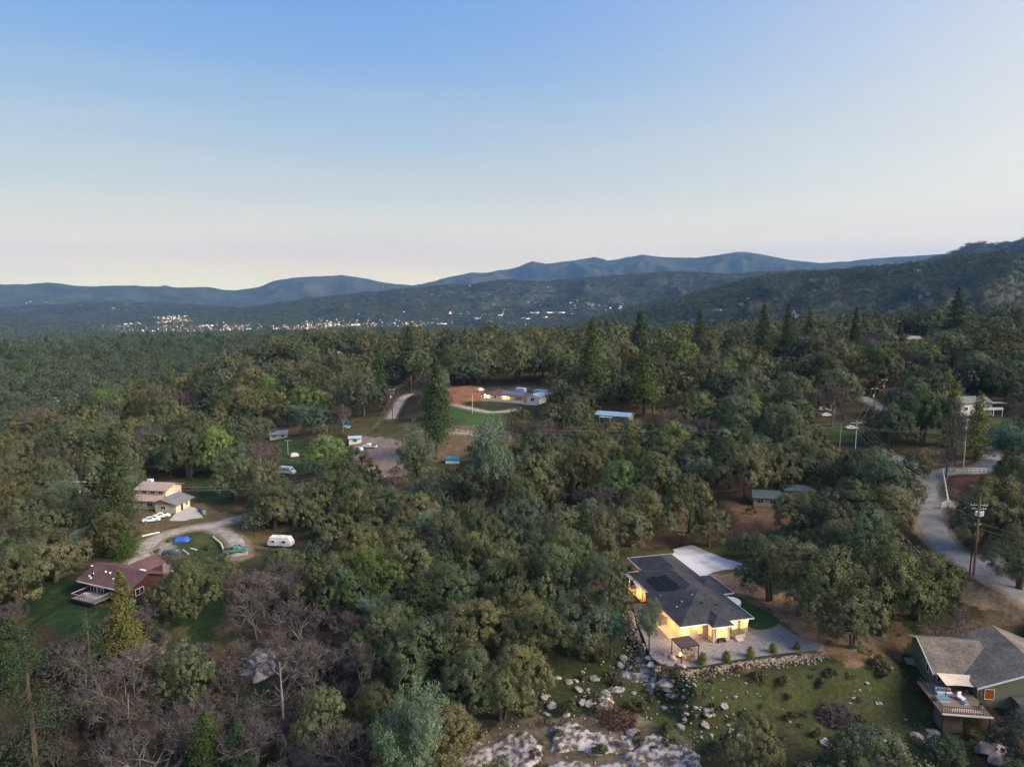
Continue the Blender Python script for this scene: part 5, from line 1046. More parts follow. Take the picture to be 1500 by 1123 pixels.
def bare_tree(rg, h, Rr, depth=5, tw=9, mt=None, spread=.5, name='branches'):
    mb = MB(); tips = []
    def grow(p, d, l_, r_, k):
        q = p + d * l_; mb.tube([tuple(p), tuple(q)], [r_, r_ * .72], 5 if k < 2 else 3, cap=False)
        if k >= 2: tips.append((q, d, l_))
        if k >= depth: return
        for i in range(3 if k < 3 else 2):
            nd = d + rg.normal(size=3) * spread * (1 + .1 * k); nd[2] += .18; nd /= np.linalg.norm(nd); grow(q, nd, l_ * rg.uniform(.66, .88), max(r_ * .6, .012), k + 1)
    grow(np.array([0, 0, -.5]), np.array([rg.normal() * .1, rg.normal() * .1, 1.]), h * .26, h * .020 + .04, 0)
    trunk = mb.mesh('trunk', mt or bark_grey); C = np.array([t[0] for t in tips]); D = np.array([t[1] for t in tips]); Ln = np.array([t[2] for t in tips])
    idx = np.repeat(np.arange(len(C)), tw); n = len(idx); d = D[idx] + rg.normal(size=(n, 3)) * .8; d /= np.linalg.norm(d, axis=1, keepdims=True); l_ = Ln[idx, None] * rg.uniform(.5, 1.3, (n, 1))
    s0 = C[idx] - D[idx] * Ln[idx, None] * rg.uniform(0, .8, (n, 1)); side = np.cross(d, rg.normal(size=(n, 3))); side /= (np.linalg.norm(side, axis=1, keepdims=True) + 1e-9); w_ = .022
    V = np.stack([s0 - side * w_, s0 + side * w_, s0 + d * l_ + side * w_ * .4, s0 + d * l_ - side * w_ * .4], 1).reshape(-1, 3)
    return np_mesh(name, V, np.arange(4 * n).reshape(-1, 4), twig_mat, np.repeat(rg.uniform(0, 1, n), 4)), trunk
K = {}           # kind -> {lod: [(crown mesh, trunk mesh, nominal radius, nominal height)]}
rg = np.random.default_rng(11)
def oaks(n, nl, ncl, nleaf, leaf):
    out = []
    for i in range(n):
        z0 = rg.uniform(1.3, 2.6); Hh = rg.uniform(5.8, 7.8); c, L = oak_crown(rg, 5.0, z0, Hh, nl + int(rg.integers(-3, 4)), ncl, nleaf, leaf); out.append((c, limbs(rg, L, z0 + .8, .28, bark, 1 + int(rg.integers(0, 3))), 5.0, z0 + Hh))
    return out
K['oak'] = {0: oaks(8, 26, 34, 58, .155), 1: oaks(7, 19, 18, 30, .25), 2: oaks(4, 10, 8, 7, 1.0)}
K['conifer'] = {0: [(*conifer(rg, 20, 4.2, 36, 9, 60, .40, ragged=.3), 4.2, 20) for _ in range(3)] + [(*conifer(rg, 20, 5.2, 17, 6, 110, .28, bare=.22, droop=.5, pw=.6, ragged=.5), 5.2, 20)], 1: [(*conifer(rg, 20, 4.2, 30, 8, 26, .62), 4.2, 20) for _ in range(3)], 2: [(*conifer(rg, 20, 4.4, 9, 4, 4, 2.3), 4.4, 20) for _ in range(2)]}
K['grey'] = {0: [(*grey_pine(rg, 20, 6.0, 12, 34, 60, .42), 6.0, 20) for _ in range(4)], 1: [(*grey_pine(rg, 18, 5, 9, 12, 12, 1.0), 5, 18) for _ in range(2)]}
K['grey'][2] = K['grey'][1]
K['cedar'] = {0: [(*conifer(rg, 16, 3.6, 46, 9, 22, .42, bare=.05, droop=.1, pw=.75, m=leaf_cedar, ragged=.15), 3.6, 16) for _ in range(2)]}; K['cedar'][1] = K['cedar'][2] = K['cedar'][0]
K['bare'] = {0: [(*bare_tree(rg, 10, 4.5, 6, 6), 4.5, 9) for _ in range(5)], 1: [(*bare_tree(rg, 10, 4.5, 4, 14), 4.5, 9) for _ in range(3)]}; K['bare'][2] = K['bare'][1]
def shrubs(n, nl, ncl, nleaf, leaf, mm): return [(*(lambda cL: (cL[0], limbs(rg, cL[1], .5, .07, bark, 1, 'stem')))(oak_crown(rg, 1.5, .2, 1.8, nl, ncl, nleaf, leaf, 'foliage', mm)), 1.5, 2.0) for _ in range(n)]
K['shrub'] = {0: shrubs(5, 7, 22, 16, .17, leaf_shrub)}; K['shrub'][1] = shrubs(3, 5, 10, 8, .35, leaf_shrub); K['shrub'][2] = K['shrub'][1]
K['thicket'] = {0: [(*bare_tree(rg, 4, 2.0, 5, 6, spread=.8), 2.0, 3.5) for _ in range(3)]}; K['thicket'][1] = K['thicket'][2] = K['thicket'][0]

TREES = []       # dicts: kind, x, y, s (scale xyz), rz, tint, u, v (centre in picture), pr (projected radius), hand
def add_tree(kind, x, y, rad, ht, tint=(1, 1, 1), hand=None, v=None):
    z = gz(x, y) if np.isscalar(x) else None; TREES.append(dict(kind=kind, x=x, y=y, z=z, rad=rad, ht=ht, tint=tint, hand=hand, var=v, rz=float(rng.uniform(0, 6.28))))
def hand(kind, u, vtop, vbase, rad, tint=(1, 1, 1), label=None, v=None):
    p = G(u, vbase); zc = proj(*p)[2]; ht = (vbase - vtop) * zc / FPX / .95
    if kind == 'oak': ht = min(max(ht - .45 * rad, 1.45 * rad), 1.85 * rad)
    add_tree(kind, p[0], p[1], rad, ht, tint, label or '', v)
HAND = [
 ('conifer', 640, 525, 672, 6.2, (1, 1.1, 1), 'tall dense dark green conifer rising left of the ranch lawn'),
 ('conifer', 866, 470, 590, 6.6, (.9, 1.05, .9), 'tallest pointed dark conifer, behind and left of the pale blue metal roof'),
 ('conifer', 943, 500, 610, 6.4, (1.2, 1.25, .9), 'tall pointed yellow green conifer just right of the pale blue metal roof'),
 ('conifer', 1116, 450, 545, 6.8, (.8, .95, .85), 'dark pointed conifer on the skyline left of the far ridge pole'),
 ('conifer', 600, 482, 560, 8, (.9, .95, .9), 'broad dark conifer on the near skyline, left of the ranch'),
 ('conifer', 936, 459, 540, 8, (.8, 1, 1.1), 'round topped dark conifer standing alone above the skyline, centre right'),
 ('conifer', 556, 508, 600, 4.5, (.9, 1, .9), 'slim conifer behind the utility pole of the tan meadow'),
 ('conifer', 176, 626, 795, 5.8, (1.15, 1.0, .9), 'tall conifer left of the cream house', 0),
 ('conifer', 186, 832, 985, 3.6, (1.5, 1.25, .9), 'slender olive conifer in front of the end wall of the red house'),
 ('conifer', 55, 905, 1150, 6.6, (.62, .72, .7), 'large open pine with dark trunk filling the bottom left corner', 3),
 ('conifer', 305, 1035, 1150, 3.2, (.75, .9, .6), 'small bright green conifer at the bottom edge among bare trees'),
 ('conifer', 352, 1048, 1150, 3.0, (.6, .95, .8), 'small dull green conifer right of the bright one at the bottom edge'),
 ('conifer', 1398, 425, 520, 9, (.8, .9, .9), 'broad dark pine on the skyline at far right'),
 ('conifer', 1151, 448, 540, 5.4, (.8, .9, .8), 'second conifer on the skyline, right of the dark pointed one'),
 ('conifer', 1182, 458, 540, 5.4, (1, 1, .8), 'olive conifer on the skyline, third from the dark pointed one'),
 ('conifer', 1250, 453, 540, 5, (.9, 1, .9), 'pointed conifer on the skyline above the far ridge pole'),
 ('conifer', 1023, 456, 540, 6, (.8, .9, .9), 'skyline conifer midway between the round topped one and the dark pointed one'),
 ('conifer', 212, 545, 640, 6.5, (1.2, 1, .8), 'dim olive conifer above the oaks in the left middle distance', 3),
 ('conifer', 25, 900, 1010, 4.0, (.7, .9, .8), 'dark young pine at the left edge below the red house'),
 ('conifer', 135, 890, 1010, 4.5, (.8, 1.1, .9), 'pine top below the deck of the red house', 3),
 ('cedar', 1393, 560, 655, 4.6, (1.1, 1.1, 1), 'yellow green conical cedar left of the white two-level house'),
 ('cedar', 1429, 576, 672, 4.6, (1, 1, 1), 'conical cedar standing in front of the white two-level house'),
 ('cedar', 1385, 540, 600, 3.6, (.9, 1, .9), 'smaller cedar behind the yellow green conical one'),
 ('cedar', 183, 770, 815, 3.5, (.45, .7, .6), 'dark dense cedar below the tall open conifer by the gravel track'),
 ('cedar', 152, 740, 812, 3.3, (.45, .6, .6), 'dark upright cedar left of the gravel track'),
 ('grey', 718, 584, 765, 6.4, (.95, 1, 1), 'large airy grey green pine with leaning dark limbs before the ranch lawn', 0),
 ('grey', 612, 609, 735, 5.5, (1.05, 1, .9), 'airy grey green pine right of the dirt yard', 1),
 ('grey', 628, 678, 770, 5.0, (1.1, 1.1, 1), 'lower airy grey green pine in front of the one by the dirt yard', 2),
 ('grey', 608, 952, 1225, 4.4, (.95, 1.0, .9), 'big pale green pine at the bottom centre left of the rock slabs', 1),
 ('grey', 895, 876, 962, 3.0, (.75, .9, .85), 'small dull pine at the corner of the terrace wall left of the lit house', 2),
 ('grey', 951, 866, 957, 2.3, (.95, .95, .8), 'slim young pine at the gravel corner before the lit house', 3),
 ('grey', 1482, 608, 700, 6.0, (.8, 1, .95), 'grey green pine at the right edge beside the road loop', 1),
 ('grey', 1146, 612, 655, 4.0, (.8, 1, .7), 'small soft green tree on the bright lawn beyond the oaks, right of centre', 2),
 ('grey', 175, 560, 610, 6, (.95, 1.1, 1.0), 'pale bluish pine in the misty left distance', 3),
 ('oak', 480, 628, 692, 7.4, (1.5, 1.9, 1.2), 'big round bright green oak left of the dirt yard with the pickups'),
 ('bare', 1218, 556, 625, 8, (1.3, 1.1, 1.15), 'large pinkish grey leafless tree above the two white cars'),
 ('bare', 1170, 572, 622, 7, (1.2, 1.05, 1.1), 'leafless tree left of the two white cars'), ('bare', 1190, 566, 610, 6, (1.2, 1, 1.1), 'smaller leafless tree behind the two white cars'),
 ('bare', 1398, 588, 690, 6, (1, .95, .9), 'grey leafless tree inside the road loop, left of the conical cedar'), ('bare', 1385, 645, 700, 6, (1.1, .95, 1), 'low spreading leafless tree at the road loop above the paddock'),
 ('bare', 502, 590, 632, 6, (1.2, 1, 1.05), 'leafless tree above the climbing frame'), ('bare', 388, 828, 905, 6.5, (1.3, 1.25, 1.2), 'grey leafless tree right of the loop, around the fallen pale trunk'),
 ('bare', 425, 812, 880, 6, (1.3, 1.2, 1.2), 'leafless tree right of the camper trailer'), ('bare', 350, 838, 890, 5, (1, .9, .95), 'small leafless tree below the curved gravel track'),
 ('bare', 1370, 870, 955, 4.6, (1.1, 1, 1.1), 'leafless tree with pale trunk left of the sage green house'), ('bare', 212, 935, 1010, 7, (1.4, 1.35, 1.35), 'pale grey leafless tree below the red house'),
 ('bare', 125, 925, 1020, 6, (1.1, 1, 1.1), 'leafless tree right of the pine top below the red house deck'), ('bare', 420, 945, 1030, 6, (1.3, 1.3, 1.35), 'pale leafless tree over the grey ledge, lower left'),
]
for h_ in HAND: hand(*h_[:5], h_[5], h_[6], h_[7] if len(h_) > 7 else None)
# oaks that stand out in the photograph: (u, top, base, radius)
OAKS = [(1120, 788, 852, 4.4), (1108, 772, 826, 3.6), (1130, 758, 880, 6.2), (1165, 770, 900, 7), (1215, 775, 925, 7.5), (1290, 770, 925, 8), (1345, 778, 905, 6.5), (1250, 850, 950, 5.5), (1380, 800, 870, 4), (1180, 700, 790, 8), (1240, 690, 790, 8), (1300, 700, 780, 7), (1322, 680, 745, 5.5),
 (1095, 775, 825, 4.0), (1100, 1020, 1140, 4.4), (1495, 1010, 1140, 4.6), (1010, 655, 780, 7), (1040, 690, 800, 5), (960, 640, 740, 8), (1090, 640, 735, 8), (1135, 630, 725, 7), (1020, 560, 630, 7), (1075, 570, 640, 8), (880, 800, 900, 6), (845, 850, 960, 6.5), (830, 760, 860, 6.5),
 (900, 720, 820, 8), (940, 710, 800, 7), (790, 870, 985, 6), (700, 860, 975, 7), (650, 880, 985, 6), (570, 870, 970, 6.5), (600, 780, 880, 7), (700, 765, 860, 6), (530, 760, 860, 7), (480, 800, 900, 6.5), (430, 690, 770, 6), (400, 700, 775, 6), (300, 655, 735, 6), (345, 640, 730, 8), (385, 650, 735, 6),
 (280, 800, 905, 6), (320, 800, 870, 4.5), (250, 830, 900, 4.5), (1465, 680, 790, 8), (1440, 715, 800, 6), (1490, 740, 860, 6), (780, 650, 740, 8), (810, 610, 700, 8), (760, 620, 690, 5), (840, 560, 640, 8), (860, 620, 700, 7), (520, 640, 735, 8), (560, 700, 790, 8), (40, 700, 800, 7), (90, 690, 790, 8), (80, 760, 850, 7), (30, 780, 880, 8), (1340, 655, 705, 4.2),
 (535, 1000, 1060, 3.2), (690, 930, 1040, 5), (760, 930, 1030, 5), (735, 960, 1050, 5)]
for u, vt, vb, r_ in OAKS: hand('oak', u, vt, vb, r_, label=None)
for t in TREES[-len(OAKS):]: t['hand'] = None; t['keep'] = True
CLEAR = [(914, 805, 1110, 975), (985, 796, 1092, 846), (1095, 848, 1215, 955), (925, 880, 1200, 975), (1090, 972, 1330, 1070), (1338, 912, 1500, 1062), (860, 962, 1008, 1060), (700, 1052, 1035, 1123), (1340, 700, 1395, 800), (1392, 800, 1500, 850), (1376, 690, 1436, 742), (1408, 735, 1440, 840), (1390, 650, 1455, 690),
 (1425, 580, 1465, 622), (1200, 597, 1220, 613), (875, 599, 918, 610), (702, 563, 790, 596), (664, 570, 706, 628), (640, 632, 740, 640), (518, 647, 588, 680), (488, 618, 565, 638), (410, 660, 440, 697), (400, 632, 430, 643), (212, 705, 330, 782), (225, 765, 355, 800), (205, 785, 355, 816), (106, 822, 225, 890), (70, 880, 160, 925), (240, 880, 330, 930), (393, 790, 430, 805),
 (1110, 712, 1170, 735), (975, 760, 1085, 798), (650, 671, 680, 681), (1308, 488, 1350, 498), (1228, 632, 1260, 660), (570, 565, 600, 612), (1210, 630, 1250, 645), (1256, 580, 1295, 600), (1405, 628, 1418, 676), (1330, 690, 1350, 780), (1200, 870, 1235, 960), (1430, 1062, 1470, 1123), (84, 584, 96, 594), (80, 850, 110, 870), (120, 722, 128, 760)]
CLEARB = np.array(CLEAR, float)
FOOT = [(34, 131, 13, 19, R(14)), (80, 106, 12, 10, 0), (-81, 136, 10, 9, R(-22)), (-104, 206, 12, 10, R(-9)), (0, 305, 17, 9, R(-27)), (39, 275, 9, 5, R(-25)), (70, 180, 8, 5, 0), (180, 273, 9, 8, 0)]
def blocked(x, y, z, rad, ht):
    u, vb, zc = proj(x, y, z); vt = proj(x, y, z + ht)[1]; pr = rad * FPX / zc * .85; vt = vt + (vb - vt) * .06
    b = CLEARB; return bool(np.any((u + pr > b[:, 0]) & (u - pr < b[:, 2]) & (vb > b[:, 1]) & (vt < b[:, 3]))), u, vb, vt, zc
def onfoot(x, y, rad):
    for cx, cy_, hx, hy, a in FOOT:
        dx, dy = x - cx, y - cy_; lx = dx * math.cos(a) + dy * math.sin(a); ly = -dx * math.sin(a) + dy * math.cos(a)
        if abs(lx) < hx + rad * .5 and abs(ly) < hy + rad * .5: return True
    return False
for t in list(TREES):                                             # hand placed trees must not stand in a house or on a road
    if onfoot(t['x'], t['y'], 0) and t['kind'] == 'oak': TREES.remove(t)
# the forest fills the rest
def keep_mask(x, y):
    d = np.full(len(x), 1e9)
    for pts, hw, zs in ROADS:
        c_ = BB[id(pts)]
        if np.any((x > c_[0] - 8) & (x < c_[1] + 8) & (y > c_[2] - 8) & (y < c_[3] + 8)): d = np.minimum(d, dist_line(x, y, pts) - hw)
    return d
sp = 7.6; X_, Y_ = np.meshgrid(np.arange(-430, 430, sp), np.arange(72, 620, sp)); X_ = (X_ + (np.arange(X_.shape[0]) % 2)[:, None] * sp / 2).ravel(); Y_ = Y_.ravel()
X_ = X_ + rng.uniform(-2.6, 2.6, len(X_)); Y_ = Y_ + rng.uniform(-2.6, 2.6, len(Y_)); ok = (abs(X_) < Y_ * .80 + 14); X_ = X_[ok]; Y_ = Y_[ok]
Z_ = height(X_, Y_); RD = keep_mask(X_, Y_); dens = fbm(X_ / 40, Y_ / 40, 90); kn = fbm(X_ / 22, Y_ / 22, 91); bn = fbm(X_ / 35, Y_ / 35, 92)
hx_ = np.array([t['x'] for t in TREES]); hy_ = np.array([t['y'] for t in TREES]); hr_ = np.array([t['rad'] for t in TREES])
nomore = [GP(p) for p in ([(955, 735), (1100, 728), (1100, 800), (955, 800)], [(515, 640), (600, 640), (615, 690), (520, 690)], [(480, 612), (600, 612), (600, 642), (480, 642)], [(655, 566), (745, 566), (745, 640), (655, 640)], [(220, 735), (380, 735), (360, 815), (205, 815)], [(60, 870), (330, 870), (330, 925), (80, 940)], [(1352, 650), (1450, 650), (1440, 740), (1370, 740)], [(1190, 625), (1262, 622), (1262, 650), (1190, 650)])]
for i in range(len(X_)):
    x, y, z = X_[i], Y_[i], Z_[i]; q = rng.uniform(size=6)
    if np.any(np.hypot(hx_ - x, hy_ - y) < hr_ * .72): continue
    u, vb, zc = proj(x, y, z)
    if zc < 60: continue
    inside = any(inpoly(np.array([x]), np.array([y]), p)[0] for p in nomore) if zc < 420 else False
    if inside and q[5] < .93: continue
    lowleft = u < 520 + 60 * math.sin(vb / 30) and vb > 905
    fd = 1 + .7 * float(sst(150, 380, zc))
    if rng.uniform() > fd ** -1.8: continue
    rad = (3.4 + 2.6 * q[0] + 2.0 * max(kn[i], 0)) * fd * 1.1; ht = rad * (1.6 + .55 * q[1]) / fd ** .25; kind = 'oak'; tint = (1, 1, 1)
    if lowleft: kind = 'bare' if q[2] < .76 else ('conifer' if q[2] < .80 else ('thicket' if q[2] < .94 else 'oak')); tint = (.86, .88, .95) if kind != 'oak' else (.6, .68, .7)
    elif bn[i] > .13 and q[2] < .5: kind = 'bare'; tint = (1.1, .98, 1.02)
    elif u < 260 and vb > 560 and q[2] < .10: kind = 'bare'
    elif zc > 260 and q[2] < .05 + .06 * (u > 950) + .02 * (zc > 400): kind = 'conifer'
    elif q[2] < .015: kind = 'conifer'
    elif q[2] > .965: kind = 'grey'
    if kind == 'grey' and 480 < u < 740 and vb > 930: kind = 'oak'
    if kind == 'bare': rad *= .95; ht = rad * 1.9
    if kind == 'conifer': rad = 3.4 + 2.4 * q[0]; ht = 11 + 6 * q[3]
    if kind == 'grey': rad = 3.2 + 2 * q[0]; ht = 9 + 7 * q[3]
    if kind == 'thicket': rad = 2.2; ht = 3.6
    if dens[i] < -.2 and q[4] < .5: kind = 'shrub'; rad *= .35; ht = rad * 1.3
    placed = False
    for sc__ in (1, .62, .34):
        r2, h2, k2 = rad * sc__, ht * sc__, kind
        if sc__ < .4: k2 = 'shrub'; r2 = min(r2, 1.7); h2 = r2 * 1.2
        if RD[i] < r2 * .55 + .3 or onfoot(x, y, r2): continue
        bl = blocked(x, y, z, r2, h2)[0]
        if not bl: placed = True; break
    if not placed: continue
    if kind == 'oak': g_ = rng.uniform(.60, 1.22); o_ = rng.uniform(-.20, .12); tint = tuple(np.array(tint) * g_ * np.array([1 + o_, 1, 1 - o_ * .6]))
    if kind == 'oak' and rng.uniform() < .07: tint = tuple(np.array(tint) * [1.0, 1.35, .8])
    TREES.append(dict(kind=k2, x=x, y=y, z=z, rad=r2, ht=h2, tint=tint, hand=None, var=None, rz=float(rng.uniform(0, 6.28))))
# tangled leafless brush in the hollow, lower left
for k in range(230):
    u, v = rng.uniform(40, 560), rng.uniform(915, 1135)
    if v < 940 + 30 * math.sin(u / 40) and u < 345: continue
    if 250 < u < 420 and v < 985 and rng.uniform() < .6: continue
    p = G(u, v); s_ = rng.uniform(1.6, 3.4); g_ = rng.uniform(.7, 1.25); TREES.append(dict(kind='thicket', x=p[0], y=p[1], z=p[2], rad=s_, ht=s_ * 1.5, tint=(g_ * .92, g_ * .93, g_ * .98), hand=None, var=None, rz=float(rng.uniform(0, 6.28))))
# extra shrubs on the open slopes
for (u0, v0, u1, v1, n) in [(880, 985, 1330, 1110, 46), (560, 1000, 720, 1100, 26), (1180, 930, 1340, 990, 10), (820, 900, 950, 1000, 16), (960, 975, 1200, 1005, 14), (1085, 838, 1170, 880, 26), (1170, 890, 1240, 940, 12), (60, 880, 330, 960, 12), (1395, 745, 1470, 800, 10), (440, 600, 600, 640, 12), (900, 740, 1100, 800, 12), (230, 790, 340, 830, 8), (1260, 1080, 1420, 1123, 22), (1200, 870, 1330, 900, 8), (640, 1040, 700, 1110, 10), (700, 1050, 1030, 1118, 34), (850, 980, 1000, 1050, 22)]:
    for k in range(n):
        u, v = rng.uniform(u0, u1), rng.uniform(v0, v1); p = G(u, v); s_ = rng.uniform(.5, 1.35)
        if 914 < u < 1205 and v < 978: continue
        if onfoot(p[0], p[1], 1) or keep_mask(p[:1], p[1:2])[0] < 1: continue
        if 700 < u < 1030 and v > 1045 and rng.uniform() < .45: continue
        TREES.append(dict(kind='shrub' if rng.uniform() < .75 else 'thicket', x=p[0], y=p[1], z=p[2], rad=s_, ht=s_ * 1.15, tint=(1, 1, 1), hand=None, var=None, rz=float(rng.uniform(0, 6.28))))
for t in TREES:
    if t['kind'] == 'thicket' and t['rad'] < 1.6: t['ht'] = t['rad'] * 1.5
# visibility over the terrain
_azs = np.radians(np.arange(-42, 42.01, .5)); _rs = np.geomspace(60, 16000, 700); _XX, _YY, _ZZ = polar(_rs, _azs); _SL = np.maximum.accumulate((_ZZ - CAM_H) / _rs[:, None], 0)
def seen(x, y, ztop, mrg=.002):
    r_ = np.hypot(x, y); i = np.clip(np.searchsorted(_rs, r_ * .97) - 1, 0, len(_rs) - 1); j = np.clip(np.rint((np.arctan2(x, y) - _azs[0]) / (_azs[1] - _azs[0])).astype(int), 0, len(_azs) - 1)
    return (ztop - CAM_H) / r_ > _SL[i, j] - mrg
for t in TREES:
    if t['z'] is None: t['z'] = gz(t['x'], t['y'])
    u, vb, zc = proj(t['x'], t['y'], t['z']); vt = proj(t['x'], t['y'], t['z'] + t['ht'])[1]; t['u'] = float(u); t['vb'] = float(vb); t['vc'] = float((vb + vt) / 2); t['pr'] = float(t['rad'] * FPX / zc); t['zc'] = float(zc)
    t['seen'] = bool(seen(t['x'], t['y'], t['z'] + t['ht'])) and -t['pr'] < u < 1500 + t['pr'] and vt < 1123 and zc > 50
PRIO = lambda t: (t['hand'] is None, not t.get('keep', False), -t['pr'] * (1 if t['seen'] else 0))
NAMES = {'oak': ('live_oak', 'oak', 'evergreen oaks of the hillside'), 'conifer': ('conifer', 'conifer', 'dark conifers among the oaks'), 'grey': ('grey_pine', 'pine', 'airy grey green pines'), 'cedar': ('cedar', 'cedar', 'conical cedars'), 'bare': ('leafless_tree', 'bare tree', 'leafless trees'), 'shrub': ('shrub', 'shrub', 'shrubs on the open slopes'), 'thicket': ('bare_shrub', 'bare shrub', 'leafless shrubs')}
rest = {}; LAB = []
for kind in NAMES:
    ts = sorted([t for t in TREES if t['kind'] == kind], key=PRIO); ind = [t for t in ts if t['seen']][:300]; ids = set(id(t) for t in ind); rest[kind] = [t for t in ts if id(t) not in ids]
    nm, cat, grp = NAMES[kind]
    for t in ind:
        lod = 0 if t['pr'] > (13 if kind in ('oak',) else 9) else 1; vs_ = K[kind][lod]; c, tr_, r0, h0 = vs_[t['var'] % len(vs_) if t['var'] is not None else int(rng.integers(0, 99)) % (3 if kind == 'conifer' else len(vs_))]
        e = thing(nm, t['hand'] or '', cat, (t['x'], t['y'], t['z'] - .05), t['rz'], grp); e.scale = (t['rad'] / r0, t['rad'] / r0, t['ht'] / h0)
        a = link(c.name.split('.')[0], c, e); b = link(tr_.name.split('.')[0], tr_, e)
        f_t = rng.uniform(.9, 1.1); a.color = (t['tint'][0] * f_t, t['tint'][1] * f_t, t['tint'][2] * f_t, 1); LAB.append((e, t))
# ---- masses past the first 300 of a kind, and the woods of the hills: one object each, standing trees on points
def combined(kind, lod, name):
    out = []
    for i, (c, tr_, r0, h0) in enumerate(K[kind][lod]):
        V = np.empty(len(c.vertices) * 3, np.float32); c.vertices.foreach_get('co', V); Q_ = np.empty(len(c.loops), np.int32); c.loops.foreach_get('vertex_index', Q_)
        T = np.empty(len(c.vertices), np.float32); c.attributes['tone'].data.foreach_get('value', T); V = V.reshape(-1, 3); Q_ = Q_.reshape(-1, 4); n = len(V)
        k = np.array([(-.28, 0), (.14, .25), (.14, -.25)]); tv = np.array([[x, y, -.5] for x, y in k] + [[x * .6, y * .6, h0 * .5] for x, y in k]); tq = np.array([[0, 1, 4, 3], [1, 2, 5, 4], [2, 0, 3, 5]]) + n
        me = np_mesh(name, np.concatenate([V / [r0, r0, h0], tv / [r0, r0, h0]]), np.concatenate([Q_, tq]), [c.materials[0], bark], np.concatenate([T, np.zeros(6)]), mat_idx=[0] * len(Q_) + [1] * 3); o = bpy.data.objects.new(name + '_source', me); out.append(o)
    return out
def scatter(name, pts, scl, rot, srcs, label=None):
    """pts (n,3), scl (n,3), rot (n,): copies of the source trees stood on points by geometry nodes"""
    n = len(pts); me = bpy.data.meshes.new(name); me.vertices.add(n); me.vertices.foreach_set('co', np.asarray(pts, np.float32).ravel())
    for nm_, typ, key, val in (('scl', 'FLOAT_VECTOR', 'vector', scl), ('rot', 'FLOAT_VECTOR', 'vector', np.stack([np.zeros(n), np.zeros(n), rot], 1)), ('pick', 'INT', 'value', rng.integers(0, len(srcs), n))):
        a = me.attributes.new(nm_, typ, 'POINT'); a.data.foreach_set(key, np.asarray(val, np.int32 if typ == 'INT' else np.float32).ravel())
    o = link(name, me); ng = bpy.data.node_groups.new(name, 'GeometryNodeTree'); ng.interface.new_socket('Geometry', in_out='INPUT', socket_type='NodeSocketGeometry'); ng.interface.new_socket('Geometry', in_out='OUTPUT', socket_type='NodeSocketGeometry')
    N_ = ng.nodes; gi = N_.new('NodeGroupInput'); go = N_.new('NodeGroupOutput'); ip = N_.new('GeometryNodeInstanceOnPoints'); jn = N_.new('GeometryNodeJoinGeometry'); ip.inputs['Pick Instance'].default_value = True
    for s in srcs:
        oi = N_.new('GeometryNodeObjectInfo'); oi.transform_space = 'ORIGINAL'; oi.inputs['Object'].default_value = s; oi.inputs['As Instance'].default_value = True; ng.links.new(oi.outputs['Geometry'], jn.inputs[0])
    def na(nm_, typ): q = N_.new('GeometryNodeInputNamedAttribute'); q.data_type = typ; q.inputs[0].default_value = nm_; return q.outputs[0]
    ng.links.new(gi.outputs[0], ip.inputs['Points']); ng.links.new(jn.outputs[0], ip.inputs['Instance']); ng.links.new(na('pick', 'INT'), ip.inputs['Instance Index'])
    ng.links.new(na('rot', 'FLOAT_VECTOR'), ip.inputs['Rotation']); ng.links.new(na('scl', 'FLOAT_VECTOR'), ip.inputs['Scale']); ng.links.new(ip.outputs[0], go.inputs[0])
    md = o.modifiers.new('scatter', 'NODES'); md.node_group = ng
    return tag(o, label, None, None, 'stuff')
S1 = {k: combined(k, 1, k + '_mid') for k in ('oak', 'conifer', 'grey', 'bare', 'shrub', 'thicket')}
S2 = {k: combined(k, 2, k + '_far') for k in ('oak', 'conifer')}
for kind, lst in rest.items():
    if kind == 'cedar' or not lst: continue
    a = lst; scatter({'oak': 'oak_woodland', 'conifer': 'conifer_woodland', 'grey': 'grey_pine_woodland', 'bare': 'leafless_woodland', 'shrub': 'undergrowth', 'thicket': 'bare_undergrowth'}[kind],
        [(t['x'], t['y'], t['z'] - .05) for t in a], [(t['rad'], t['rad'], t['ht']) for t in a], np.array([t['rz'] for t in a]), S1[kind], {'oak': 'dense oak woodland filling the middle distance', 'bare': 'leafless trees mixed through the woodland'}.get(kind, 'trees and brush mixed through the woodland'))
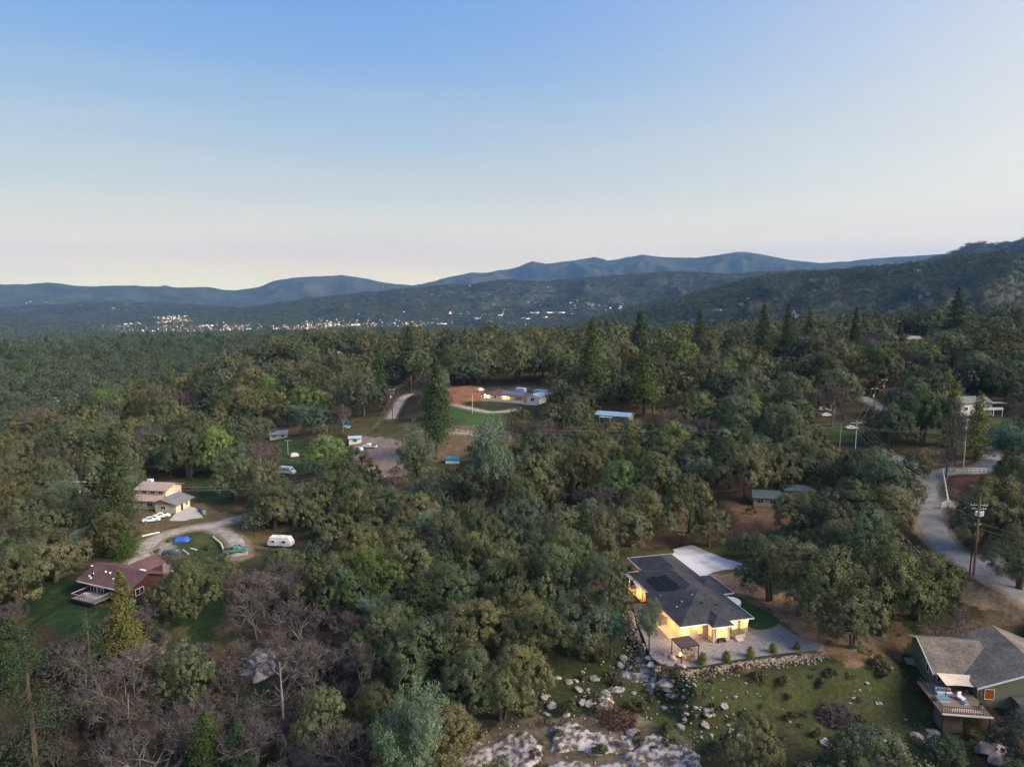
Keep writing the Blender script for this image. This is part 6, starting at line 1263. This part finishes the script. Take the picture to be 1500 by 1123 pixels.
def far_woods(name, r0, r1, sp0, k, con, srcs, rad, ht, seed, label, tint=(.8, .9, .95, 1)):
    P_ = []; r_ = r0; rg_ = np.random.default_rng(seed)
    while r_ < r1:
        s_ = sp0 * (r_ / r0) ** k; n = int(r_ * 1.34 / s_); az = np.radians(-38.5) + (np.arange(n) + rg_.uniform(0, 1, n)) / n * np.radians(77); rr = r_ + rg_.uniform(-.5, .5, n) * s_; P_.append(np.stack([rr * np.sin(az), rr * np.cos(az), np.full(n, s_ / sp0)], 1)); r_ += s_ * .9
    P_ = np.concatenate(P_); x, y, f = P_.T; z = height(x, y); g = (fbm(x / 200, y / 200, 301, 5) > -.10) | (rg_.uniform(size=len(x)) < .6); g &= rg_.uniform(size=len(x)) < con
    g &= seen(x, y, z + ht * 1.6 * f); g &= ~((z < -165) & (rg_.uniform(size=len(x)) < .35)); x, y, z, f = x[g], y[g], z[g], f[g]
    b = []
    u, v, zc = proj(x, y, z); bad = np.zeros(len(x), bool); b_ = CLEARB
    for w_ in b_: bad |= (u > w_[0]) & (u < w_[2]) & (v > w_[1]) & (v < w_[3] + 4)
    x, y, z, f = x[~bad], y[~bad], z[~bad], f[~bad]
    q = rg_.uniform(.7, 1.35, len(x)) * f; hh = ht * rg_.uniform(.75, 1.3, len(x)) * f; print(name, len(x))
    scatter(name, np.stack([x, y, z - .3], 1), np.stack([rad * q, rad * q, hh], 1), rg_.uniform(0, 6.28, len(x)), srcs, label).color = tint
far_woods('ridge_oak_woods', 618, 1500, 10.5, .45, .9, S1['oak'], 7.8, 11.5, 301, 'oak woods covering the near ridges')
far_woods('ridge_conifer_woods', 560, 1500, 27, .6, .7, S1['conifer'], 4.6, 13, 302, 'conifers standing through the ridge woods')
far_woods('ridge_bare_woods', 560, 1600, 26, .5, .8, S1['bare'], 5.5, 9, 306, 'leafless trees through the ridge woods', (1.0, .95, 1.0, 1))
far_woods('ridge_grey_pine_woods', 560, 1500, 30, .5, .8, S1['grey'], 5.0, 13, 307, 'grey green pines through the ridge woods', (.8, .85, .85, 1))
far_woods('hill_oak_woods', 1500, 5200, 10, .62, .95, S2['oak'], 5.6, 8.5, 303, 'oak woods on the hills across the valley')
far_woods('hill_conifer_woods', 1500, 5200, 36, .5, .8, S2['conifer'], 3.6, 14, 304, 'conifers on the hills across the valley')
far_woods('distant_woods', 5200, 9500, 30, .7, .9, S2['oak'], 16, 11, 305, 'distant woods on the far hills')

# ------------------------------------------------------------------ rocks
granite = M('granite', (.12, .108, .10), .95, (.36, .345, .34), .9, .9, detail=12, bscale=3.5, lo=.36, hi=.64)
slabm = M('weathered_granite', (.085, .07, .06), .95, (.38, .36, .365), 1.1, 1.0, detail=15, bscale=5, lo=.42, hi=.60)
def rock_mesh(seed, flat=.7):
    b = bpy.data.meshes.new('rock'); import bmesh; bm = bmesh.new(); bmesh.ops.create_icosphere(bm, subdivisions=3, radius=1); r_ = np.random.default_rng(seed); pl = [(Vector(d), r_.uniform(.52, .86)) for d in udir(r_, 15, -1)]
    for v in bm.verts:
        d = v.co.normalized(); k = 1.0
        for n_, c in pl:
            q = d.dot(n_)
            if q > .05: k = min(k, c / q)
        k *= 1 + .12 * float(fbm(d.x * 3 + seed, d.y * 3 + d.z * 2, 5)); v.co = d * k; v.co.z *= flat
    bm.to_mesh(b); bm.free(); b.materials.append(granite); return b
RK = [rock_mesh(s, f) for s, f in ((1, .7), (2, .6), (3, .8), (4, .55), (5, .75), (6, .65))]
ROCKS = []
def boulder(u, v, s, label=None, sx=1.0):
    p = G(u, v); o = link('boulder', RK[int(rng.integers(0, 6))], None, (p[0], p[1], p[2] + s * .02), float(rng.uniform(0, 6.28)), (s * sx * .98, s * .85, s * .72)); tag(o, label or '', 'boulder', 'pale granite boulders on the slopes'); ROCKS.append((o, dict(kind='boulder', u=u, vc=v, pr=s * 9, hand=label)))
for u, v, s, l_ in [(950, 980, 1.5, 'big pale boulder nearest the gravel corner'), (978, 1000, 1.6, None), (961, 1005, 1.7, None), (938, 968, 1.3, None), (985, 1018, 1.2, None), (925, 985, 1.1, None), (886, 1018, 1.4, None), (868, 1030, 1.2, None), (905, 1010, 1.0, None), (848, 1010, 1.0, None), (985, 965, .9, None),
    (928, 1075, 1.3, 'dark cracked boulder standing on the white rock slab'), (1036, 1042, 1.2, None), (1060, 1032, .9, None), (998, 1065, .8, None), (1447, 1096, 2.3, 'largest rounded grey boulder, below the deck, bottom right'), (1463, 1112, 1.6, None), (1340, 1078, 1.0, None), (1362, 1082, 1.0, None), (1352, 1090, .8, None), (1376, 1090, .9, None), (1330, 1092, .6, None),
    (1212, 1090, 1.3, 'flat grey ledge boulder at the bottom right of the olive bush'), (1222, 1102, 1.2, None), (268, 950, 2.2, 'pale rock on the dark grass above the bare trees'), (262, 963, 1.6, None), (300, 975, 1.5, None), (380, 960, 2.6, 'large grey ledge among bare trees, lower left'), (395, 972, 2.0, None), (365, 985, 1.7, None), (480, 1095, 1.7, None), (1302, 977, .8, None), (1270, 1000, .5, None), (1285, 1030, .5, None)]: boulder(u, v, s, l_, 1.25)
for k in range(130):
    g_ = [(850, 955, 1000, 1050), (760, 990, 890, 1050), (1000, 1015, 1080, 1090), (1290, 1065, 1400, 1105), (1090, 990, 1330, 1060), (900, 955, 1000, 1020)][k % 6]; boulder(rng.uniform(g_[0], g_[2]), rng.uniform(g_[1], g_[3]), (.28 + 1.0 * rng.uniform() ** 2.2) * (.5 if k % 6 == 4 else 1))
def outcrop(label, pix, amp, cell=.45):
    poly = GP(pix); xs = [p[0] for p in poly]; ys = [p[1] for p in poly]; X, Y = np.meshgrid(np.arange(min(xs) - 2, max(xs) + 2, cell), np.arange(min(ys) - 2, max(ys) + 2, cell)); n2 = fbm(X / 3.0, Y / 3.0, 81, 5)
    xx = X + 4.5 * fbm(X / 3, Y / 3, 82); yy = Y + 4.5 * fbm(X / 3, Y / 3, 83); ins = inpoly(xx, yy, poly).astype(float)
    for _ in range(3): ins = (ins + np.roll(ins, 1, 0) + np.roll(ins, -1, 0) + np.roll(ins, 1, 1) + np.roll(ins, -1, 1)) / 5
    crack = np.abs(vn(X / 2.2 + n2, Y / 1.3, 84) - .5) < .035; h = ins * (amp * (.5 + 1.2 * (fbm(X / 7, Y / 7, 85, 3) + .25)) + 1.1 * n2 + .45 * fbm(X / .9, Y / .9, 86)) - .35 * (ins < .95) - .18 * crack - .5 * (1 - ins)
    Z = height(X, Y) + np.where(ins > .05, h, -1.2); a, b = X.shape; i = np.arange(a - 1)[:, None] * b + np.arange(b - 1)[None]; Q_ = np.stack([i, i + 1, i + b + 1, i + b], -1).reshape(-1, 4)
    kf = (ins[:-1, :-1] > .03).ravel(); o = link('granite_outcrop', np_mesh('granite_outcrop', np.stack([X, Y, Z], -1).reshape(-1, 3), Q_[kf], slabm, smooth=False)); tag(o, label, kind='structure')
outcrop('', [(640, 1118), (680, 1092), (712, 1080), (770, 1072), (792, 1082), (800, 1106), (790, 1150), (620, 1150)], .45)
outcrop('', [(795, 1074), (830, 1062), (880, 1060), (930, 1066), (940, 1098), (880, 1112), (820, 1120), (800, 1104)], .5)
outcrop('', [(935, 1078), (965, 1070), (1005, 1084), (1030, 1106), (1040, 1150), (915, 1150), (915, 1110)], .5)
outcrop('', [(800, 1118), (880, 1112), (925, 1114), (925, 1150), (790, 1150)], .4)
outcrop('', [(740, 1068), (790, 1056), (800, 1064), (752, 1078)], .6)
outcrop('', [(905, 985), (940, 968), (965, 972), (975, 990), (945, 1004), (915, 1004)], 1.0)
outcrop('', [(860, 1020), (890, 1010), (905, 1022), (885, 1040), (862, 1038)], .7)
outcrop('', [(955, 1000), (985, 996), (992, 1016), (965, 1020)], .9)
outcrop('', [(455, 1095), (500, 1088), (512, 1098), (470, 1110)], .5)
outcrop('', [(355, 960), (410, 952), (420, 985), (375, 1000)], 1.2)
# stones: the bank of broken rock below the gravel yard, and loose stones on the slopes
def stones(name, label, P_, S_, m):
    base = [np.array([v.co for v in rk.vertices]) for rk in STN]; V = []; Q_ = []; o = 0
    for i, (p, s) in enumerate(zip(P_, S_)):
        b = base[i % len(base)]; a = i * 1.7; c, s_ = math.cos(a), math.sin(a); q = b * s; V.append(np.stack([q[:, 0] * c - q[:, 1] * s_, q[:, 0] * s_ + q[:, 1] * c, q[:, 2] * .7], 1) + p); Q_.append(STF[i % len(base)] + o); o += len(b)
    return tag(link(name, np_mesh(name, np.concatenate(V), np.concatenate(Q_), m)), label, kind='stuff')
def small_rock(seed):
    import bmesh; bm = bmesh.new(); bmesh.ops.create_icosphere(bm, subdivisions=1, radius=1); r_ = np.random.default_rng(seed)
    for v in bm.verts: v.co *= r_.uniform(.7, 1.1)
    me = bpy.data.meshes.new('stone'); bm.to_mesh(me); bm.free(); return me
STN = [small_rock(s) for s in range(6)]; STF = [np.array([tuple(p.vertices) for p in r_.polygons]) for r_ in STN]
bank = [np.array(P(u, v)[:2]) for u, v in [(926, 895), (934, 920), (944, 942), (950, 958), (962, 971), (975, 978), (1003, 981), (1040, 978), (1088, 969), (1151, 962), (1205, 955)]]; bank = densify(bank, 8); BL = np.linalg.norm(np.diff(np.array(bank), axis=0), axis=1); BL = BL / BL.sum(); PS = []; SS = []
for k in range(1300):
    i = int(rng.choice(len(bank) - 1, p=BL)); q = rng.uniform(); b = bank[i] * (1 - q) + bank[i + 1] * q; t_ = bank[i + 1] - bank[i]; nrm = np.array([t_[1], -t_[0]]) / (np.linalg.norm(t_) + 1e-9); dd = abs(rng.normal()) * 1.25; p = b + nrm * (dd + .1)
    PS.append((p[0], p[1], gz(*p) + .05)); SS.append(rng.uniform(.12, .36) * (1.25 if dd < .8 else .8))
tanr = M('tan_stone', (.16, .12, .095), .95, (.28, .225, .185), 1.1, .5)
stones('stone_bank', 'bank of broken tan stone below the curved gravel edge', PS, SS, tanr)
PS = []; SS = []
for (u0, v0, u1, v1, n, a, b) in [(850, 950, 1010, 1060, 420, .10, .35), (700, 1000, 1050, 1120, 500, .08, .30), (1000, 1000, 1100, 1100, 220, .08, .3), (1150, 985, 1420, 1070, 110, .05, .14), (1270, 1060, 1420, 1123, 240, .08, .32), (210, 800, 260, 845, 160, .15, .5), (230, 935, 330, 985, 70, .1, .5), (1100, 790, 1160, 850, 60, .08, .3)]:
    for k in range(int(n * .4)): p = G(rng.uniform(u0, u1), rng.uniform(v0, v1)); PS.append((p[0], p[1], p[2] + .03)); SS.append(a + (b - a) * rng.uniform() ** 2.5)
stones('loose_stones', 'loose pale stones scattered on the slopes', PS, SS, granite)
# brush heaps: grey sticks of burnt or cut branches
def brush(label, u, v, R_, n, m):
    p = G(u, v); V = []; 
    for k in range(n):
        a = rng.uniform(0, 6.28); q = math.sqrt(rng.uniform()) * R_; c = np.array([q * math.cos(a), q * math.sin(a), (1 - (q / R_) ** 2) * R_ * .38 * rng.uniform(.2, 1)]); d = rng.normal(size=3) * [1, 1, .45]; d /= np.linalg.norm(d); l_ = rng.uniform(.4, 1.3); s = np.cross(d, rng.normal(size=3)); s = s / np.linalg.norm(s) * rng.uniform(.015, .045)
        V += [c - d * l_ - s, c - d * l_ + s, c + d * l_ + s * .5, c + d * l_ - s * .5]
    o = link('brush_heap', np_mesh('brush_heap', np.array(V), np.arange(len(V)).reshape(-1, 4), m, rng.uniform(0, 1, len(V)))); o.location = tuple(p); return tag(o, label, 'brush heap')
brush('grey heap of burnt branches on the grass left of the sage green house', 1222, 1048, 3.0, 2600, twig_mat); brush('grey heap of cut branches beside the dark car in the gravel loop', 240, 822, 2.6, 1500, twig_mat); brush('reddish heap of twigs between the boulders above the white rock slab', 905, 1052, 2.6, 1500, M('red_twigs', (.11, .06, .045), .9))
# fallen pale trunk and standing dead snag
a, b = G(392, 868), G(412, 897); tk = thing('fallen_trunk', 'thick pale fallen trunk lying among leafless trees right of the red house', 'fallen trunk', tuple(a)); d = b - a
MB().tube([(0, 0, 3.0), tuple(d * .5 + np.array([0, 0, 1.9])), tuple(d + np.array([0, 0, .5]))], [.35, .55, .75], 8).build('trunk', M('bleached_wood', (.24, .22, .20), .9, (.15, .135, .12), 2, .4), tk); [MB().tube([(0, 0, 3.0), (-1 - k, k - 1., 4.2 + k * .4), (-2.5 - k, k * 1.5 - 1.5, 4.6)], [.22, .12, .04], 5).build('limb', MATS['bleached_wood'], tk) for k in range(3)]
p = G(415, 1078); tk = thing('dead_snag', 'tall bleached dead trunk standing in the bare wood, lower left', 'dead tree', tuple(p)); h_ = 12.5
MB().tube([(0, 0, -.5), (.1, 0, 5), (-.1, .1, h_)], [.28, .2, .06], 7).build('trunk', MATS['bleached_wood'], tk); [MB().tube([(0, 0, z), (dx * .6, .2, z + .6), (dx, .4, z + 1.4)], [.09, .06, .02], 4).build('limb', MATS['bleached_wood'], tk) for z, dx in ((6, 1.6), (7.5, -1.4), (9, 1.3), (10.3, -1.6), (11.2, 1.0))]
for u, v, hh, lb in ((135, 1060, 9, 'grey leaning dead trunk among the bare trees, far lower left'), (196, 1085, 8, 'second grey dead trunk, between the leaning one and the bright small conifer')):
    p = G(u, v); tk = thing('dead_snag', lb, 'dead tree', tuple(p)); MB().tube([(0, 0, -.5), (-.6, 0, hh * .5), (-.4, .1, hh)], [.2, .14, .04], 6).build('trunk', MATS['bleached_wood'], tk); [MB().tube([(-.5, 0, hh * z), (dx, .2, hh * z + 1.3)], [.06, .02], 4).build('limb', MATS['bleached_wood'], tk) for z, dx in ((.5, 1.2), (.7, -1.6))]
# young junipers along the gravel edge
jc, jt = conifer(rng, 1.7, .55, 16, 7, 16, .16, bare=.03, droop=.1, pw=.6, m=leaf_cedar, ragged=.15)
for i, (u, v) in enumerate([(1029, 971), (1064, 967), (1099, 961), (1132, 955), (1167, 951)]):
    p = P(u, v, .05); e = thing('juniper', ['young juniper nearest the pergola on the gravel edge', 'second young juniper from the pergola on the gravel edge', 'middle one of the five young junipers on the gravel edge', 'fourth young juniper from the pergola on the gravel edge', 'young juniper farthest from the pergola, by the orange bank'][i], 'juniper', (p[0], p[1], .03), i * 1.3, 'young junipers in a row on the gravel edge'); s = (1.1, 1.0, 1.05, .95, .8)[i]; e.scale = (s, s, s); link('foliage', jc, e).color = (1.2, 1.1, .9, 1); link('trunk', jt, e)
# ------------------------------------------------------------------ the town in the valley: buildings and street lamps
tw_w = M('town_wall', (.38, .36, .33), .8); tw_l = M('town_lit_front', (.6, .5, .4), .6, emit=((1.0, .74, .48), 1.6)); tw_r = M('town_roof', (.28, .28, .29), .8, (.42, .41, .41), .05)
TB = []
def town_spot(u, v): return G(u, v, 2200)
regs = [(160, 477, 345, 487, 95), (235, 465, 275, 476, 26), (340, 478, 480, 487, 52), (440, 473, 650, 480, 54), (590, 470, 650, 476, 14), (655, 455, 760, 474, 26), (760, 458, 850, 468, 20), (830, 443, 915, 455, 30)]
def tbox(L, D, h):
    w1 = MB().b2(-L / 2, L / 2, 0, D, -6, h).mesh('wall', tw_w); r1 = MB().b2(-L / 2 - .6, L / 2 + .6, -.6, D + .6, h + .05, h + .9).mesh('roof', tw_r); f1 = MB().b2(-L / 2 + 1, L / 2 - 1, -.25, -.02, .6, h * .65).mesh('lit_front', tw_l); return w1, r1, f1
TBX = [tbox(22, 14, 6), tbox(34, 18, 7), tbox(16, 12, 5), tbox(60, 26, 8)]; LG = []
for (u0, v0, u1, v1, n) in regs:
    for k in range(n):
        u, v = rng.uniform(u0, u1), rng.uniform(v0, v1); p = town_spot(u, v); q = TBX[int(rng.choice(4, p=[.4, .25, .25, .1]))]
        e = thing('town_building', 'small pale flat-roofed building among the lights of the valley town', 'building', tuple(p), math.atan2(-p[0], p[1]) * .8 + rng.uniform(-.4, .4), 'town buildings in the valley'); link('wall', q[0], e); link('roof', q[1], e)
        if rng.uniform() < .55: link('lit_front', q[2], e)
        for j in range(4 if u < 520 else (2 if v > 469 else (rng.uniform() < .3))): LG.append((p[0] + rng.normal() * 45, p[1] + rng.normal() * 60, 0))
for (u0, v0, u1, v1, n) in [(540, 410, 760, 440, 8), (700, 418, 1000, 450, 18), (620, 425, 800, 465, 12), (1020, 405, 1200, 465, 10), (1280, 388, 1500, 400, 3), (0, 440, 330, 452, 10), (1000, 460, 1080, 480, 6), (1200, 430, 1400, 450, 2)]:
    for k in range(n):
        u, v = rng.uniform(u0, u1), rng.uniform(v0, v1); p = town_spot(u, v); q = TBX[int(rng.choice(4, p=[.45, .2, .35, 0]))]
        e = thing('hillside_house', 'tiny pale house on the wooded hills across the valley', 'house', tuple(p), math.atan2(-p[0], p[1]) + rng.uniform(-.4, .4), 'houses scattered on the far hills'); link('wall', q[0], e); link('roof', q[1], e)
        if rng.uniform() < .06: LG.append((p[0], p[1], 0))
import bmesh
_bm = bmesh.new(); bmesh.ops.create_icosphere(_bm, subdivisions=1, radius=1.0); _bv = np.array([v.co[:] for v in _bm.verts]); _bf = np.array([[v.index for v in f.verts] for f in _bm.faces]); _bm.free()
LG = np.array(LG); LG[:, 2] = height(LG[:, 0], LG[:, 1]) + 11; col3 = rng.choice(3, len(LG), p=[.5, .4, .1])
for c, (nm_, colr) in enumerate((('warm', (1., .60, .28)), ('white', (1., .93, .85)), ('red', (1., .35, .2)))):
    L_ = LG[col3 == c]; s = rng.uniform(.7, 1.9, len(L_)); V = (_bv[None] * s[:, None, None] + L_[:, None]).reshape(-1, 3); F_ = (_bf[None] + (np.arange(len(L_)) * len(_bv))[:, None, None]).reshape(-1, 3)
    tag(link('street_lights', np_mesh('street_lights', V, F_, M('street_light_' + nm_, colr, .5, emit=(colr, 4.5)))), nm_ + ' street lamps of the town in the valley', kind='stuff')
# ------------------------------------------------------------------ labels that say where each repeated plant or boulder stands
LM = [('lit house', 1010, 870), ('pergola', 1003, 950), ('driveway', 1045, 822), ('solar panels', 975, 845), ('sage green house', 1420, 975), ('transformer pole', 1428, 790), ('red paddock', 1410, 712), ('road bend', 1360, 745), ('tan cabin', 1138, 718), ('wide-arm pole', 1252, 645), ('two white cars', 1208, 605), ('white two-level house', 1445, 600), ('hilltop house', 1330, 493),
 ('pale blue metal roof', 897, 610), ('ranch house', 745, 577), ('ranch lawn', 684, 612), ('large airy pine', 718, 660), ('teal tank', 663, 676), ('red pickup', 537, 672), ('meadow utility pole', 575, 590), ('bright green oak', 480, 655), ('green clearing', 425, 678), ('cream house', 240, 732), ('gravel loop', 285, 795), ('camper trailer', 412, 797), ('red house', 165, 850), ('tall conifer', 176, 710), ('fallen trunk', 400, 880), ('dead snag', 417, 1010), ('big pale green pine', 608, 1040), ('white rock slab', 870, 1090), ('boulder slope', 960, 995), ('burnt brush heap', 1222, 1045), ('ridge pole', 1227, 517), ('skyline conifer', 866, 510), ('left edge pole', 122, 740), ('blue tarp by oaks', 320, 650)]
ORD = ['nearest', 'second nearest', 'third nearest', 'fourth nearest', 'fifth nearest', 'sixth nearest', 'seventh nearest', 'eighth nearest', 'ninth nearest', 'tenth nearest', 'eleventh nearest', 'twelfth nearest', '13th nearest', '14th nearest', '15th nearest', '16th nearest', '17th nearest', '18th nearest', '19th nearest', '20th nearest']
DESC = {'oak': 'rounded evergreen oak', 'conifer': 'dark conifer', 'grey': 'airy grey green pine', 'cedar': 'conical cedar', 'bare': 'leafless grey tree', 'shrub': 'low leafy shrub', 'thicket': 'bare twiggy shrub', 'boulder': 'pale granite boulder'}
bk = {}
for e, t in LAB + ROCKS:
    if t['hand']: continue
    d_ = [((t['u'] - u) ** 2 + ((t['vc'] - v) * 1.3) ** 2) for _, u, v in LM]; j = int(np.argmin(d_)); n_, u, v = LM[j]; du, dv = t['u'] - u, (t['vc'] - v) * 1.3
    w_ = ('right of' if du > 0 else 'left of') if abs(du) > abs(dv) else ('below' if dv > 0 else 'above'); bk.setdefault((t['kind'], j, w_), []).append((d_[j], id(e), e))
for (kd, j, w_), l_ in bk.items():
    l_.sort()
    for i, (_, _, e) in enumerate(l_): e['label'] = '%s %s the %s, %s one' % (DESC[kd], w_, LM[j][0], ORD[i] if i < 20 else '%dth nearest' % (i + 1))
# ------------------------------------------------------------------ the air of the valley
hz_ = MB().b2(-16500, 16500, -1200, 19800, -330, 1150); hm = bpy.data.materials.new('haze'); hm.use_nodes = True; t = hm.node_tree; t.nodes.clear()
vo = t.nodes.new('ShaderNodeVolumePrincipled'); vo.inputs['Color'].default_value = (.24, .50, 1.0, 1); vo.inputs['Density'].default_value = HAZE; vo.inputs['Anisotropy'].default_value = .0
ou = t.nodes.new('ShaderNodeOutputMaterial'); t.links.new(vo.outputs[0], ou.inputs['Volume']); tag(hz_.build('haze', hm), kind='stuff')
